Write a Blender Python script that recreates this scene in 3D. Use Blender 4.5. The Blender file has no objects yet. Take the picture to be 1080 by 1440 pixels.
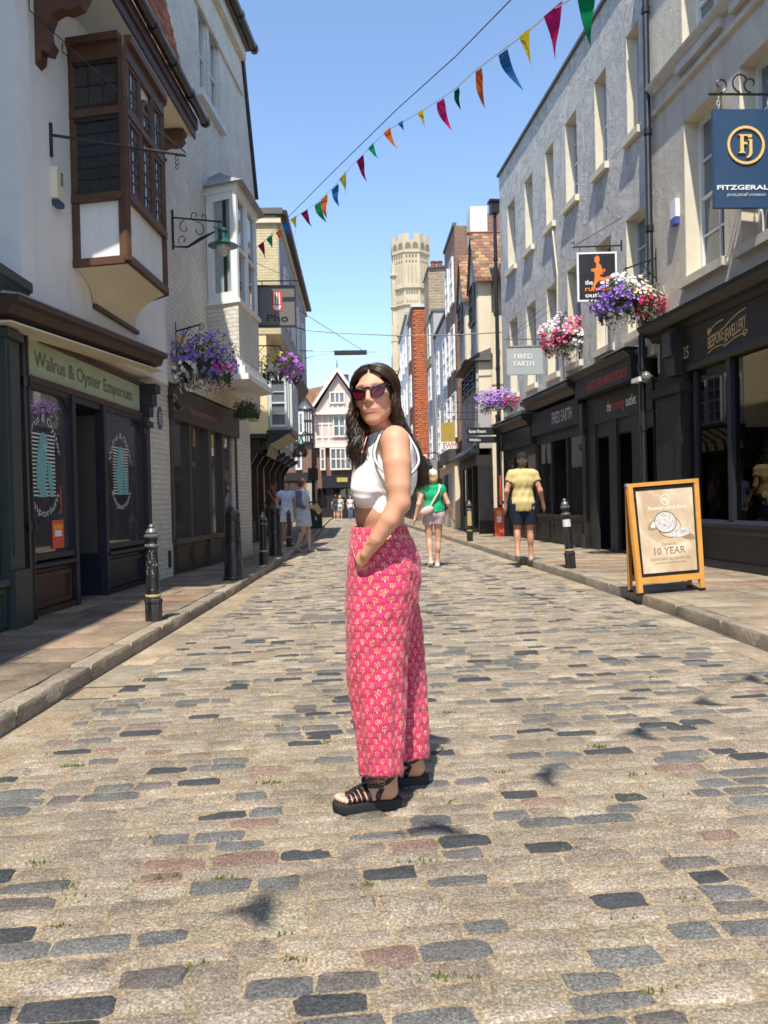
import bpy, math, random
import numpy as np
from mathutils import Matrix, Vector
C = bpy.context.scene
col = C.collection
R = math.radians
rng = random.Random(7)
# ---------------------------------------------------------------- camera
F_PX, CAM_H = 1150.0, 1.17
cam_d = bpy.data.cameras.new('camera'); cam = bpy.data.objects.new('camera', cam_d); col.objects.link(cam)
cam_d.sensor_fit = 'VERTICAL'; cam_d.sensor_height = 36; cam_d.lens = F_PX/1440*36
cam_d.clip_end = 3000; cam_d.clip_start = .05
cam_d.dof.use_dof = True; cam_d.dof.focus_distance = 3.1; cam_d.dof.aperture_fstop = 8.5
CM = Matrix.Rotation(R(-1.74),3,'Z') @ Matrix.Rotation(R(90-.73),3,'X') @ Matrix.Rotation(R(-1.3),3,'Z')
cam.matrix_world = Matrix.Translation((0,0,CAM_H)) @ CM.to_4x4()
C.camera = cam
# ---------------------------------------------------------------- light
SUN_EL, SUN_AZ = 61.0, 10.5        # light travels towards +Y, drifting to +X by SUN_AZ
w = bpy.data.worlds.new('World'); C.world = w; w.use_nodes = True
nt = w.node_tree; nt.nodes.clear()
o_ = nt.nodes.new('ShaderNodeOutputWorld'); b_ = nt.nodes.new('ShaderNodeBackground'); s_ = nt.nodes.new('ShaderNodeTexSky')
s_.sky_type = 'NISHITA'; s_.sun_disc = False; s_.sun_elevation = R(SUN_EL); s_.sun_rotation = R(180+SUN_AZ)
s_.air_density = 1.0; s_.dust_density = 0.35; s_.ozone_density = 2.6; s_.altitude = 0
b_.inputs['Strength'].default_value = .15
nt.links.new(s_.outputs[0], b_.inputs[0]); nt.links.new(b_.outputs[0], o_.inputs[0])
sun_d = bpy.data.lights.new('sun','SUN'); sun_d.energy = 3.9; sun_d.angle = R(.53); sun_d.color = (1,.93,.82)
sun = bpy.data.objects.new('sun', sun_d); col.objects.link(sun); sun.location = (0,0,40)
tr = Vector((math.sin(R(SUN_AZ))*math.cos(R(SUN_EL)), math.cos(R(SUN_AZ))*math.cos(R(SUN_EL)), -math.sin(R(SUN_EL))))
sun.rotation_euler = tr.to_track_quat('-Z','Y').to_euler()
C.view_settings.view_transform = 'Standard'; C.view_settings.look = 'None'
C.view_settings.exposure = .84; C.view_settings.gamma = 1; C.view_settings.use_curve_mapping = False
C.cycles.max_bounces = 7; C.cycles.diffuse_bounces = 4; C.cycles.glossy_bounces = 3; C.cycles.transparent_max_bounces = 8
C.cycles.use_denoising = True

# ---------------------------------------------------------------- survey helpers: where a point seen in the photo stands in the street
def ray(px, py): return CM @ Vector(((px-540)/F_PX, -(py-720)/F_PX, -1))
def gnd(px, py, z=0.0):
    d = ray(px, py); t = (z-CAM_H)/d.z; return Vector((d.x*t, d.y*t, z))
def at(px, py, Y):
    d = ray(px, py); t = Y/d.y; return Vector((d.x*t, Y, d.z*t+CAM_H))

# ---------------------------------------------------------------- materials
def nd(nt, typ, ins=None, **kw):
    n = nt.nodes.new('ShaderNode'+typ)
    for k, v in kw.items(): setattr(n, k, v)
    for k, v in (ins or {}).items():
        s = n.inputs[k]
        if isinstance(v, bpy.types.NodeSocket): nt.links.new(v, s)
        else: s.default_value = (tuple(v)+(1,))[:4] if (s.type == 'RGBA' and len(v) == 3) else v
    return n
def math_n(nt, op, a, b=0.0, c=None):
    d = {0: a, 1: b}
    if c is not None: d[2] = c
    return nd(nt, 'Math', d, operation=op).outputs[0]
def mixc(nt, f, a, b, mode='MIX'):
    n = nt.nodes.new('ShaderNodeMix'); n.data_type = 'RGBA'; n.blend_type = mode
    for s, v in ((n.inputs[0], f), (n.inputs[6], a), (n.inputs[7], b)):
        if isinstance(v, bpy.types.NodeSocket): nt.links.new(v, s)
        else: s.default_value = v if not hasattr(v, '__len__') else (tuple(v)+(1,))[:4]
    return n.outputs[2]
def ramp(nt, f, stops):
    n = nd(nt, 'ValToRGB', {0: f}); e = n.color_ramp.elements
    while len(e) < len(stops): e.new(.5)
    for x, (p, c) in zip(e, stops):
        x.position = p; x.color = (c, c, c, 1) if not hasattr(c, '__len__') else (tuple(c)+(1,))[:4]
    return n.outputs[0]
MATS = {}
def base_mat(name):
    m = bpy.data.materials.new(name); m.use_nodes = True; nt = m.node_tree; nt.nodes.clear()
    out = nd(nt, 'OutputMaterial'); p = nd(nt, 'BsdfPrincipled'); nt.links.new(p.outputs[0], out.inputs[0])
    MATS[name] = m; return m, nt, p
def setp(nt, p, **kw):
    for k, v in kw.items():
        s = p.inputs[k.replace('_', ' ')]
        if isinstance(v, bpy.types.NodeSocket): nt.links.new(v, s)
        else: s.default_value = (tuple(v)+(1,))[:4] if s.type == 'RGBA' else v
def bump(nt, p, h, st=.3, dist=.01):
    b = nd(nt, 'Bump', {'Strength': st, 'Distance': dist, 'Height': h}); nt.links.new(b.outputs[0], p.inputs['Normal'])
def mat(name, c, rough=.7, var=.12, vs=3.0, bs=40.0, bst=.15, metal=0, spec=.5, dirt=0, dirtc=(.12,.1,.08), coat=0):
    if name in MATS: return MATS[name]
    m, nt, p = base_mat(name)
    tc = nd(nt, 'TexCoord').outputs['Object']
    n1 = nd(nt, 'TexNoise', {'Vector': tc, 'Scale': vs, 'Detail': 6.0, 'Roughness': .65}).outputs[0]
    lo = [x*(1-var) for x in c]; hi = [min(1, x*(1+var)) for x in c]
    cc = mixc(nt, ramp(nt, n1, [(.3,0),(.7,1)]), lo, hi)
    if dirt:
        n2 = nd(nt, 'TexNoise', {'Vector': nd(nt,'Mapping',{'Vector':tc,'Scale':(2.2,2.2,.45)}).outputs[0], 'Scale': vs*.8, 'Detail': 9.0, 'Roughness': .75}).outputs[0]
        cc = mixc(nt, math_n(nt, 'MULTIPLY', ramp(nt, n2, [(.50,0),(.70,1)]), dirt), cc, dirtc)
    n3 = nd(nt, 'TexNoise', {'Vector': tc, 'Scale': bs, 'Detail': 5.0}).outputs[0]
    rr = math_n(nt, 'MULTIPLY_ADD', n1, .25, rough-.12)
    setp(nt, p, Base_Color=cc, Roughness=rr, Metallic=metal); p.inputs['Specular IOR Level'].default_value = spec
    if coat: p.inputs['Coat Weight'].default_value = coat
    if bst: bump(nt, p, n3, bst, .01)
    return m
def brick_mat(name, c1, c2, mortar, bw=.215, bh=.065, ms=.01, st=.5, var=.0, rough=.85, squash=1.0, patch=None):
    if name in MATS: return MATS[name]
    m, nt, p = base_mat(name)
    uv = nd(nt, 'UVMap').outputs[0]
    b = nd(nt, 'TexBrick', {'Vector': uv, 'Color1': c1, 'Color2': c2, 'Mortar': mortar, 'Scale': 1.0, 'Mortar Size': ms, 'Mortar Smooth': .3, 'Bias': var, 'Brick Width': bw, 'Row Height': bh})
    tc = nd(nt, 'TexCoord').outputs['Object']
    n1 = nd(nt, 'TexNoise', {'Vector': tc, 'Scale': 2.2, 'Detail': 8.0, 'Roughness': .7}).outputs[0]
    n2 = nd(nt, 'TexNoise', {'Vector': tc, 'Scale': 30.0, 'Detail': 4.0}).outputs[0]
    cc = mixc(nt, .55, b.outputs[0], ramp(nt, n1, [(.3,.55),(.7,1.0)]), 'MULTIPLY')
    cc = mixc(nt, .25, cc, ramp(nt, n2, [(.3,.5),(.7,1.0)]), 'MULTIPLY')
    if patch: cc = mixc(nt, math_n(nt, 'MULTIPLY', ramp(nt, n1, [(.55,0),(.65,1)]), .7), cc, patch)
    setp(nt, p, Base_Color=cc, Roughness=rough)
    h = math_n(nt, 'SUBTRACT', math_n(nt, 'MULTIPLY', n2, .3), b.outputs[1])
    bump(nt, p, h, st, .012)
    return m
def glass_mat(name, c=(.02,.022,.025), rough=.03, ior=1.52, wav=.0):
    if name in MATS: return MATS[name]
    m, nt, p = base_mat(name)
    setp(nt, p, Base_Color=c, Roughness=rough); p.inputs['IOR'].default_value = ior
    p.inputs['Coat Weight'].default_value = .6; p.inputs['Coat Roughness'].default_value = .02
    if wav:
        tc = nd(nt, 'TexCoord').outputs['Object']
        bump(nt, p, nd(nt, 'TexNoise', {'Vector': tc, 'Scale': 2.5, 'Detail': 1.0}).outputs[0], wav, .02)
    return m
def plain(name, c, rough=.6, metal=0, emit=0):
    if name in MATS: return MATS[name]
    m, nt, p = base_mat(name); setp(nt, p, Base_Color=c, Roughness=rough, Metallic=metal)
    if emit: setp(nt, p, Emission_Color=c, Emission_Strength=emit)
    return m
def attr_mat(name, rough=.8, speck=0.0, ss=120.0, bst=.3, bs=60.0, bd=.006, sss=0.0, stain=0.0):
    """colour comes from the per-piece colour attribute, with grain on top"""
    if name in MATS: return MATS[name]
    m, nt, p = base_mat(name)
    a = nd(nt, 'Attribute', attribute_name='Col').outputs[0]
    tc = nd(nt, 'TexCoord').outputs['Object']
    n1 = nd(nt, 'TexNoise', {'Vector': tc, 'Scale': ss, 'Detail': 3.0, 'Roughness': .7}).outputs[0]
    n2 = nd(nt, 'TexNoise', {'Vector': tc, 'Scale': 9.0, 'Detail': 7.0, 'Roughness': .7}).outputs[0]
    n3 = nd(nt, 'TexNoise', {'Vector': tc, 'Scale': bs, 'Detail': 6.0, 'Roughness': .7}).outputs[0]
    cc = mixc(nt, speck, a, ramp(nt, n1, [(.32,.25),(.5,.8),(.68,1.7)]), 'MULTIPLY')
    cc = mixc(nt, speck*.7, cc, ramp(nt, n2, [(.3,.55),(.7,1.35)]), 'MULTIPLY')
    if stain: cc = mixc(nt, stain, cc, ramp(nt, nd(nt,'TexNoise',{'Vector':tc,'Scale':1.7,'Detail':9.0,'Roughness':.72}).outputs[0], [(.34,.42),(.5,.95),(.66,1.3)]), 'MULTIPLY')
    setp(nt, p, Base_Color=cc, Roughness=math_n(nt, 'MULTIPLY_ADD', n3, .4, rough-.2))
    if sss:
        p.inputs['Subsurface Weight'].default_value = sss; p.inputs['Subsurface Radius'].default_value = (.012,.005,.003); p.inputs['Subsurface Scale'].default_value = 1
    if bst: bump(nt, p, n3, bst, bd)
    return m

# ---------------------------------------------------------------- mesh helpers
ORG = {}
def org(o): return ORG.get(o.name, Vector((0,0,0))) if o else Vector((0,0,0))
class MB:
    def __init__(s): s.v = []; s.f = []; s.c = []; s.cc = None
    def add(s, vs, fs):
        o = len(s.v); s.v += [tuple(x) for x in vs]; s.f += [tuple(i+o for i in f) for f in fs]
        if s.cc is not None: s.c += [s.cc]*len(fs)
        return s
    def hexa(s, p):   # 8 points: bottom ring 0-3, top ring 4-7
        return s.add(p, [(0,3,2,1),(4,5,6,7),(0,1,5,4),(1,2,6,5),(2,3,7,6),(3,0,4,7)])
    def box(s, x0,x1,y0,y1,z0,z1):
        return s.hexa([(x0,y0,z0),(x1,y0,z0),(x1,y1,z0),(x0,y1,z0),(x0,y0,z1),(x1,y0,z1),(x1,y1,z1),(x0,y1,z1)])
    def fbox(s, F, s0,s1,d0,d1,z0,z1):
        P = F.P; return s.hexa([P(s0,d1,z0),P(s1,d1,z0),P(s1,d0,z0),P(s0,d0,z0),P(s0,d1,z1),P(s1,d1,z1),P(s1,d0,z1),P(s0,d0,z1)])
    def tube(s, pts, r, n=8, caps=True, closed=False):
        pts = [Vector(p) for p in pts]; m = len(pts); rs = r if hasattr(r,'__len__') else [r]*m
        vs = []; up = None
        for i, p in enumerate(pts):
            a = pts[(i-1)%m] if (i > 0 or closed) else p; b = pts[(i+1)%m] if (i < m-1 or closed) else p
            t = (b-a).normalized() if (b-a).length > 1e-9 else Vector((0,0,1))
            if up is None: up = t.orthogonal().normalized()
            up = (up - t*up.dot(t)); up = up.normalized() if up.length > 1e-6 else t.orthogonal().normalized()
            q = t.cross(up)
            for k in range(n):
                an = 2*math.pi*k/n; vs.append(p+(up*math.cos(an)+q*math.sin(an))*rs[i])
        fs = []
        for i in range(m if closed else m-1):
            j = (i+1)%m
            for k in range(n): fs.append((i*n+k, i*n+(k+1)%n, j*n+(k+1)%n, j*n+k))
        if caps and not closed: fs += [tuple(range(n-1,-1,-1)), tuple((m-1)*n+k for k in range(n))]
        return s.add(vs, fs)
    def lathe(s, c, prof, n=20, axis=None):
        c = Vector(c); vs = []
        for r, z in prof:
            for k in range(n):
                a = 2*math.pi*k/n; vs.append(c+Vector((r*math.cos(a), r*math.sin(a), z)))
        fs = [(i*n+k, i*n+(k+1)%n, (i+1)*n+(k+1)%n, (i+1)*n+k) for i in range(len(prof)-1) for k in range(n)]
        fs += [tuple(range(n-1,-1,-1)), tuple((len(prof)-1)*n+k for k in range(n))]
        return s.add(vs, fs)
    def prism(s, poly, ext):   # closed polygon (3-D points) swept by the vector ext
        poly = [Vector(p) for p in poly]; e = Vector(ext); n = len(poly)
        return s.add(poly+[p+e for p in poly], [tuple(range(n-1,-1,-1)), tuple(range(n,2*n))]+[(i,(i+1)%n,(i+1)%n+n,i+n) for i in range(n)])
    def quad(s, a,b,c,d): return s.add([a,b,c,d], [(0,1,2,3)])
    def ring(s, outer, inner, ext):
        n = len(outer); e = Vector(ext); o = [Vector(p) for p in outer]; i = [Vector(p) for p in inner]
        fs = []
        for k in range(n):
            j = (k+1)%n
            fs += [(k,j,n+j,n+k), (2*n+k,3*n+k,3*n+j,2*n+j), (k,2*n+k,2*n+j,j), (n+k,n+j,3*n+j,3*n+k)]
        return s.add(o+i+[p+e for p in o]+[p+e for p in i], fs)
def uv_metres(me):
    nf = len(me.polygons); nl = len(me.loops)
    if not nf: return
    co = np.empty(len(me.vertices)*3, 'f'); me.vertices.foreach_get('co', co); co = co.reshape(-1,3)
    no = np.empty(nf*3, 'f'); me.polygons.foreach_get('normal', no); no = no.reshape(-1,3)
    vi = np.empty(nl, 'i'); me.loops.foreach_get('vertex_index', vi); lt = np.empty(nf, 'i'); me.polygons.foreach_get('loop_total', lt)
    nn = np.repeat(no, lt, 0); p = co[vi]; up = np.abs(nn[:,2]) > .92
    t = np.stack([-nn[:,1], nn[:,0]], 1); L = np.linalg.norm(t, axis=1)+1e-9; t /= L[:,None]
    t = np.where((np.abs(nn[:,1]) > np.abs(nn[:,0]))[:,None], t*np.sign(t[:,:1]+1e-9), t*np.sign(t[:,1:]+1e-9))
    u = np.where(up, p[:,0], p[:,0]*t[:,0]+p[:,1]*t[:,1]); v = np.where(up, p[:,1], p[:,2])
    uvl = me.uv_layers.new(name='UVMap'); uvl.data.foreach_set('uv', np.stack([u,v],1).astype('f').ravel())
def link(name, me, m, parent=None, smooth=False):
    if m: me.materials.append(m)
    o = bpy.data.objects.new(name, me); col.objects.link(o)
    if parent: o.parent = parent
    ORG[o.name] = org(parent)
    if smooth:
        me.polygons.foreach_set('use_smooth', np.ones(len(me.polygons), bool))
        if smooth != True: me.set_sharp_from_angle(angle=R(smooth))
    return o
def mk(name, mb, m, parent=None, smooth=False, fix=True):
    o = org(parent); me = bpy.data.meshes.new(name)
    me.from_pydata([(v[0]-o.x, v[1]-o.y, v[2]-o.z) for v in mb.v], [], mb.f)
    if fix:
        import bmesh
        b = bmesh.new(); b.from_mesh(me); bmesh.ops.recalc_face_normals(b, faces=b.faces); b.to_mesh(me); b.free()
    uv_metres(me)
    if mb.c:
        a = me.color_attributes.new('Col', 'FLOAT_COLOR', 'CORNER')
        lt = np.array([len(f) for f in mb.f]); cs = np.repeat(np.array([(tuple(c)+(1,))[:4] for c in mb.c], 'f'), lt, 0)
        a.data.foreach_set('color', cs.ravel())
    return link(name, me, m, parent, smooth)
def tag(o, label=None, cat=None, group=None, kind=None):
    for k, v in (('label',label),('category',cat),('group',group),('kind',kind)):
        if v: o[k] = v
    return o
def thing(name, label, cat, loc=(0,0,0), group=None):
    o = bpy.data.objects.new(name, None); col.objects.link(o); o.location = loc; o.empty_display_size = .1
    ORG[o.name] = Vector(loc); return tag(o, label, cat, group)
KIDS = {}
def dup(root, loc, label, rz=0.0, scale=1.0):
    r = root.copy(); col.objects.link(r); r.location = loc; r.rotation_euler = (0,0,rz); r.scale = (scale,)*3; r['label'] = label
    for ch in root.children:
        c = ch.copy(); col.objects.link(c); c.parent = r
        for g in ch.children:
            d = g.copy(); col.objects.link(d); d.parent = c
    return r
class Fac:
    """a street front: s runs along it away from the camera, d out towards the street, z up"""
    def __init__(s, a, b, side):
        s.a = Vector((a[0],a[1])); u = Vector((b[0]-a[0], b[1]-a[1])).normalized(); s.u = u; s.n = Vector((u.y,-u.x))*side
    def P(s, q, d, z): v = s.a+s.u*q+s.n*d; return Vector((v.x, v.y, z))
    def hit(s, px, py, d=0.0):
        r = ray(px,py); r2 = Vector((r.x,r.y)); t = (s.a.dot(s.n)+d)/r2.dot(s.n); p = r2*t
        return (p-s.a).dot(s.u), r.z*t+CAM_H
    def rect(s, x0,x1,yt,yb,d=0.0):
        ym = (yt+yb)/2; xm = (x0+x1)/2; q = sorted((s.hit(x0,ym,d)[0], s.hit(x1,ym,d)[0]))
        return q[0], q[1], s.hit(xm,yb,d)[1], s.hit(xm,yt,d)[1]
def wall(name, F, s0,s1,z0,z1, holes, m, parent, reveal=.2, depth=6.0, d=0.0, extra=None):
    """front skin with real openings, plus returns, back and top"""
    mb = MB(); hs = [(max(a,s0),min(b,s1),max(c,z0),min(e,z1)) for a,b,c,e in holes]
    S = sorted({s0,s1,*[x for h in hs for x in h[:2]]}); Z = sorted({z0,z1,*[x for h in hs for x in h[2:]]})
    P = F.P
    for i in range(len(S)-1):
        for j in range(len(Z)-1):
            cs, cz = (S[i]+S[i+1])/2, (Z[j]+Z[j+1])/2
            if any(a<cs<b and c<cz<e for a,b,c,e in hs): continue
            mb.quad(P(S[i],d,Z[j]),P(S[i+1],d,Z[j]),P(S[i+1],d,Z[j+1]),P(S[i],d,Z[j+1]))
    for a,b,c,e in hs:
        r = d-reveal
        mb.quad(P(a,d,c),P(a,r,c),P(a,r,e),P(a,d,e)); mb.quad(P(b,d,c),P(b,r,c),P(b,r,e),P(b,d,e))
        mb.quad(P(a,d,e),P(a,r,e),P(b,r,e),P(b,d,e)); mb.quad(P(a,d,c),P(a,r,c),P(b,r,c),P(b,d,c))
    if depth:
        mb.quad(P(s0,d,z0),P(s0,-depth,z0),P(s0,-depth,z1),P(s0,d,z1)); mb.quad(P(s1,d,z0),P(s1,-depth,z0),P(s1,-depth,z1),P(s1,d,z1))
        mb.quad(P(s0,-depth,z0),P(s1,-depth,z0),P(s1,-depth,z1),P(s0,-depth,z1)); mb.quad(P(s0,d,z1),P(s1,d,z1),P(s1,-depth,z1),P(s0,-depth,z1))
    if extra: extra(mb)
    return mk(name, mb, m, parent, fix=False)
def window(F, s0,s1,z0,z1, parent, fm, gm, d=-.13, cols=2, rows=2, fw=.05, bar=.022, sill=None, sash=True, name='window', curtain=None):
    """frame, meeting rail and glazing bars in front of separate panes"""
    mb = MB()
    mb.fbox(F,s0,s0+fw,d-.04,d+.03,z0,z1); mb.fbox(F,s1-fw,s1,d-.04,d+.03,z0,z1)
    mb.fbox(F,s0+fw,s1-fw,d-.04,d+.028,z1-fw,z1); mb.fbox(F,s0+fw,s1-fw,d-.04,d+.028,z0,z0+fw*1.2)
    zm = (z0+z1)/2
    if sash: mb.fbox(F,s0+fw,s1-fw,d-.03,d+.02,zm-.022,zm+.022)
    for i in range(1,cols):
        x = s0+fw+(s1-s0-2*fw)*i/cols; mb.fbox(F,x-bar/2,x+bar/2,d-.02,d+.012,z0+fw*1.2,z1-fw)
    for j in range(1,rows*(2 if sash else 1)):
        if sash and j == rows: continue
        z = z0+fw+(z1-z0-2*fw)*j/(rows*(2 if sash else 1)); mb.fbox(F,s0+fw,s1-fw,d-.02,d+.010,z-bar/2,z+bar/2)
    fo = mk(name, mb, fm, parent)
    for a,b in (((z0+.01,zm),(zm,z1-.01)) if sash else ((z0+.01,z1-.01),)):
        mk('pane', MB().fbox(F,s0+.01,s1-.01,d-.035,d-.025,a+.001,b-.001), gm, fo)
    if sill:
        mk('sill', MB().fbox(F,s0-.08,s1+.08,-.1,.09,z0-.13,z0-.002), sill, fo)
    return fo
def text_mb(txt, size, serif=0.0, bold=0.0, shear=0.0, sp=1.0):
    """letters as flat outlines filled with faces: list of (x,y) verts and faces"""
    cu = bpy.data.curves.new('t','FONT'); cu.body = txt; cu.size = 1; cu.offset = bold; cu.shear = shear; cu.space_character = sp; cu.resolution_u = 3
    ob = bpy.data.objects.new('t',cu); col.objects.link(ob)
    bpy.context.view_layer.update()
    me = bpy.data.meshes.new_from_object(ob.evaluated_get(bpy.context.evaluated_depsgraph_get()))
    vs = [tuple(v.co) for v in me.vertices]; fs = [tuple(p.vertices) for p in me.polygons]
    vv = [(x,y) for x,y,_ in vs]
    if serif:
        ys = [y for x,y in vv]; top = max(ys)
        from collections import Counter
        cnt = Counter()
        for p in fs:
            for i in range(len(p)): cnt[tuple(sorted((p[i],p[(i+1)%len(p)])))] += 1
        for (i,j),n in cnt.items():
            (x0,y0),(x1,y1) = vv[i],vv[j]
            if n == 1 and abs(y0-y1) < 1e-4 and abs(x0-x1) > .02:
                yy = y0
                if abs(yy) < .012: sgn = 1
                elif yy > .45: sgn = -1
                else: continue
                a,b = min(x0,x1)-serif, max(x0,x1)+serif; o = len(vv)
                vv += [(a,yy),(b,yy),(b,yy+sgn*.035),(a,yy+sgn*.035)]; fs.append((o,o+1,o+2,o+3))
    bpy.data.objects.remove(ob); bpy.data.meshes.remove(me); bpy.data.curves.remove(cu)
    xs = [v[0] for v in vv] or [0]
    return [(x*size,y*size) for x,y in vv], fs, (min(xs)*size, max(xs)*size)
def lettering(txt, place, x0, x1, y0, h, m, parent, name='lettering', thick=0.004, **kw):
    """fit text between x0 and x1 on baseline y0 with cap height h; place(x,y,d) gives the world point"""
    vv, fs, (a,b) = text_mb(txt, 1.0, **kw); ym = .72
    f = lambda x,y: (x0+(x-a)/(b-a)*(x1-x0), y0+y*h/ym)
    mb = MB(); n = len(vv)
    mb.add([place(*f(x,y), thick) for x,y in vv], fs)
    return mk(name, mb, m, parent, fix=False)
# ================================================================ GROUND
def interp(tab, y):
    if y <= tab[0][0]: return tab[0][1]
    for (a,b),(c,d) in zip(tab, tab[1:]):
        if y <= c: return b+(d-b)*(y-a)/(c-a)
    return tab[-1][1]
KL = [(-3,-1.98),(4.3,-1.88),(5.4,-1.85),(10.6,-1.67),(23.5,-1.40),(30,-1.5),(44,-1.8),(57,-1.95)]
KR = [(-3,3.0),(6,3.01),(8.3,3.06),(11,3.02),(20.5,2.74),(35,2.26),(57,2.0)]
kl = lambda y: interp(KL,y)
kr = lambda y: interp(KR,y)
m_sett = attr_mat('sett stone', .74, .80, 125.0, 1.0, 30.0, .018, stain=.45)
m_slab = attr_mat('york stone', .8, .6, 90.0, .7, 22.0, .012, stain=.8)
m_joint = attr_mat('sandy joint', .95, .8, 130.0, .9, 60.0, .01, stain=.5); m_gap = mat('gap dirt and shade', (.07,.06,.045), .95, .3, 14.0, 160.0, .6)
m_earth = mat('ground', (.2,.18,.15), .95, .2)
def jm(mb,c=(.35,.275,.18)): mb.c = [c]*len(mb.f); return mb
gd = mk('ground', MB().box(-600,600,-600,900,-.6,-.045), m_earth); tag(gd, kind='structure')
def strip(fl, fr_, y0, y1, z, st=1.0):
    mb = MB(); n = int((y1-y0)/st); ys = [y0+(y1-y0)*i/n for i in range(n+1)]
    mb.v = [p for y in ys for p in ((fl(y),y,z),(fr_(y),y,z))]
    mb.f = [(2*i,2*i+1,2*i+3,2*i+2) for i in range(n)]
    return mb
GW = .27
road = mk('road', jm(strip(lambda y: kl(y)-.02, lambda y: kr(y)+.02, -3, 62, -.0035)), m_joint); tag(road, kind='structure')
def stone_poly(cx, cy, hx, hy, ang, z0, z1, r, jit, n=12, rim=.011, dome=.002):
    """an irregular rounded stone: skirt, worn shoulder and slightly domed top"""
    ca, sa = math.cos(ang), math.sin(ang); base = []; ee = [r.uniform(.18,.44) for _ in range(4)]; tp = r.uniform(-.10,.10); bw = r.uniform(-.004,.004)
    for k in range(n):
        a = 2*math.pi*(k+.5)/n; c, s = math.cos(a), math.sin(a); e = ee[(2*k//n*2+(4*k//n)%2)%4]
        x = hx*math.copysign(abs(c)**e, c); y = hy*math.copysign(abs(s)**e, s)
        y *= 1+tp*x/hx; y += bw*(1-(x/hx)**2); x += r.uniform(-jit,jit)*1.5; y += r.uniform(-jit,jit); base.append((x,y))
    tl = (r.uniform(-1,1)*.003, r.uniform(-1,1)*.004)
    vs = []
    for (q, z) in ((1,z0),(1,z1-.0055),(None,z1)):
        for x,y in base:
            if q is None:
                k = 1-rim/max(.02,math.hypot(x,y)); X, Y = x*k, y*(1-rim/max(hy,.02)*.85)
                Z = z+dome*.3+X/hx*tl[0]+Y/hy*tl[1]+r.uniform(-1,1)*.0018
            else: X, Y, Z = x, y, z
            vs.append((cx+X*ca-Y*sa, cy+X*sa+Y*ca, Z))
    vs.append((cx, cy, z1+dome))
    fs = []
    for i in range(2):
        for k in range(n): fs.append((i*n+k, i*n+(k+1)%n, (i+1)*n+(k+1)%n, (i+1)*n+k))
    fs += [(2*n+k, 2*n+(k+1)%n, 3*n) for k in range(n)]
    return vs, fs
def sett_colour(r):
    t = r.random(); v = r.uniform(.86,1.14)
    if t < .085: c = (.058,.062,.067)
    elif t < .245: c = (.16,.157,.147)
    elif t < .258: c = (.27,.18,.14)
    elif t < .285: c = (.165,.145,.13)
    elif t < .42: c = (.40,.335,.25)
    elif t < .72: c = (.30,.252,.19)
    else: c = (.35,.287,.208)
    return (c[0]*v, c[1]*v*r.uniform(.98,1.02), c[2]*v*r.uniform(.96,1.03))
setts_far = MB(); near = []
y = .9; rr = random.Random(3); row = 0; SL = .085
while y < 60.5:
    pitch = rr.uniform(.084,.108); row += 1
    gapw = .0085 if y < 20 else .010
    x = kl(y)+GW+.01+rr.uniform(0,.12); first = True
    xa = kl(y)+GW+.008
    wob = rr.uniform(0,6)
    while xa < kr(y)-GW-.03:
        L = rr.choice((rr.uniform(.12,.17),rr.uniform(.16,.21),rr.uniform(.18,.265)))
        if first: L *= rr.uniform(.4,1); first = False
        xb = min(xa+L, kr(y)-GW-.008)
        if kr(y)-GW-.008-xb < .08: xb = kr(y)-GW-.008
        cx = (xa+xb)/2; cy = y+SL*cx*math.exp(-max(0,y-12)/14)+.012*math.sin(cx*1.7+wob*.3)
        dmp = rr.uniform(-.002,.003)
        if y < 24:
            args = (cx, cy, (xb-xa)/2-gapw*.5, pitch/2-gapw*rr.uniform(.4,.6), SL*math.exp(-max(0,y-12)/14)+rr.uniform(-.025,.025), -.02, dmp, rr, .0045 if y < 10 else .003, 18 if y < 5 else 14 if y < 7 else (12 if y < 12 else 8))
            vs, fs = stone_poly(*args)
        else:
            a,b = (xb-xa)/2-gapw*.5, pitch/2-gapw*.5
            vs = [(cx+i*a,cy+j*b,-.012) for i,j in ((-1,-1),(1,-1),(1,1),(-1,1))]+[(cx+i*(a-.008),cy+j*(b-.008),dmp) for i,j in ((-1,-1),(1,-1),(1,1),(-1,1))]
            fs = [(4,5,6,7),(0,1,5,4),(1,2,6,5),(2,3,7,6),(3,0,4,7)]
        c = sett_colour(rr)
        # in view of the camera and near: a piece of its own
        u = (cx)/max(cy,.1)
        if len(near) < 296 and cy > 1.72 and -.50 < u < .50 : near.append((vs,fs,c,cx,cy))
        else:
            setts_far.cc = c; setts_far.add(vs,fs)
        xa = xb
    y += pitch
for vs,fs,c,cx,cy in near:
    b = MB(); b.cc = c; b.add(vs,fs); mk('sett', b, m_sett, road, smooth=40)
tag(mk('setts', setts_far, m_sett, road, smooth=40), kind='stuff')
# moss and tufts in the joints
m_moss = mat('moss', (.10,.12,.03), .95, .5, 60.0)
mb = MB(); r2 = random.Random(11)
for k in range(70):
    yy = 1.7+6.5*r2.random()**1.5; xx = r2.uniform(-.42,.42)*yy
    if not kl(yy)+.3 < xx < kr(yy)-.3: continue
    for j in range(r2.randint(5,26)):
        a = r2.uniform(0,6.3); d = r2.gauss(0,.022); px_, py_ = xx+d*2.0*math.cos(a), yy+d*math.sin(a)*.6; s = r2.uniform(.004,.010); t = r2.uniform(0,3)
        mb.add([(px_-s*math.cos(t),py_-s*math.sin(t),-.004),(px_+s*math.cos(t),py_+s*math.sin(t),-.002),(px_+s*.3,py_+s*.4,r2.uniform(.004,.014))],[(0,1,2)])
tag(mk('moss_tufts', mb, m_moss, road, fix=False), kind='stuff')
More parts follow.
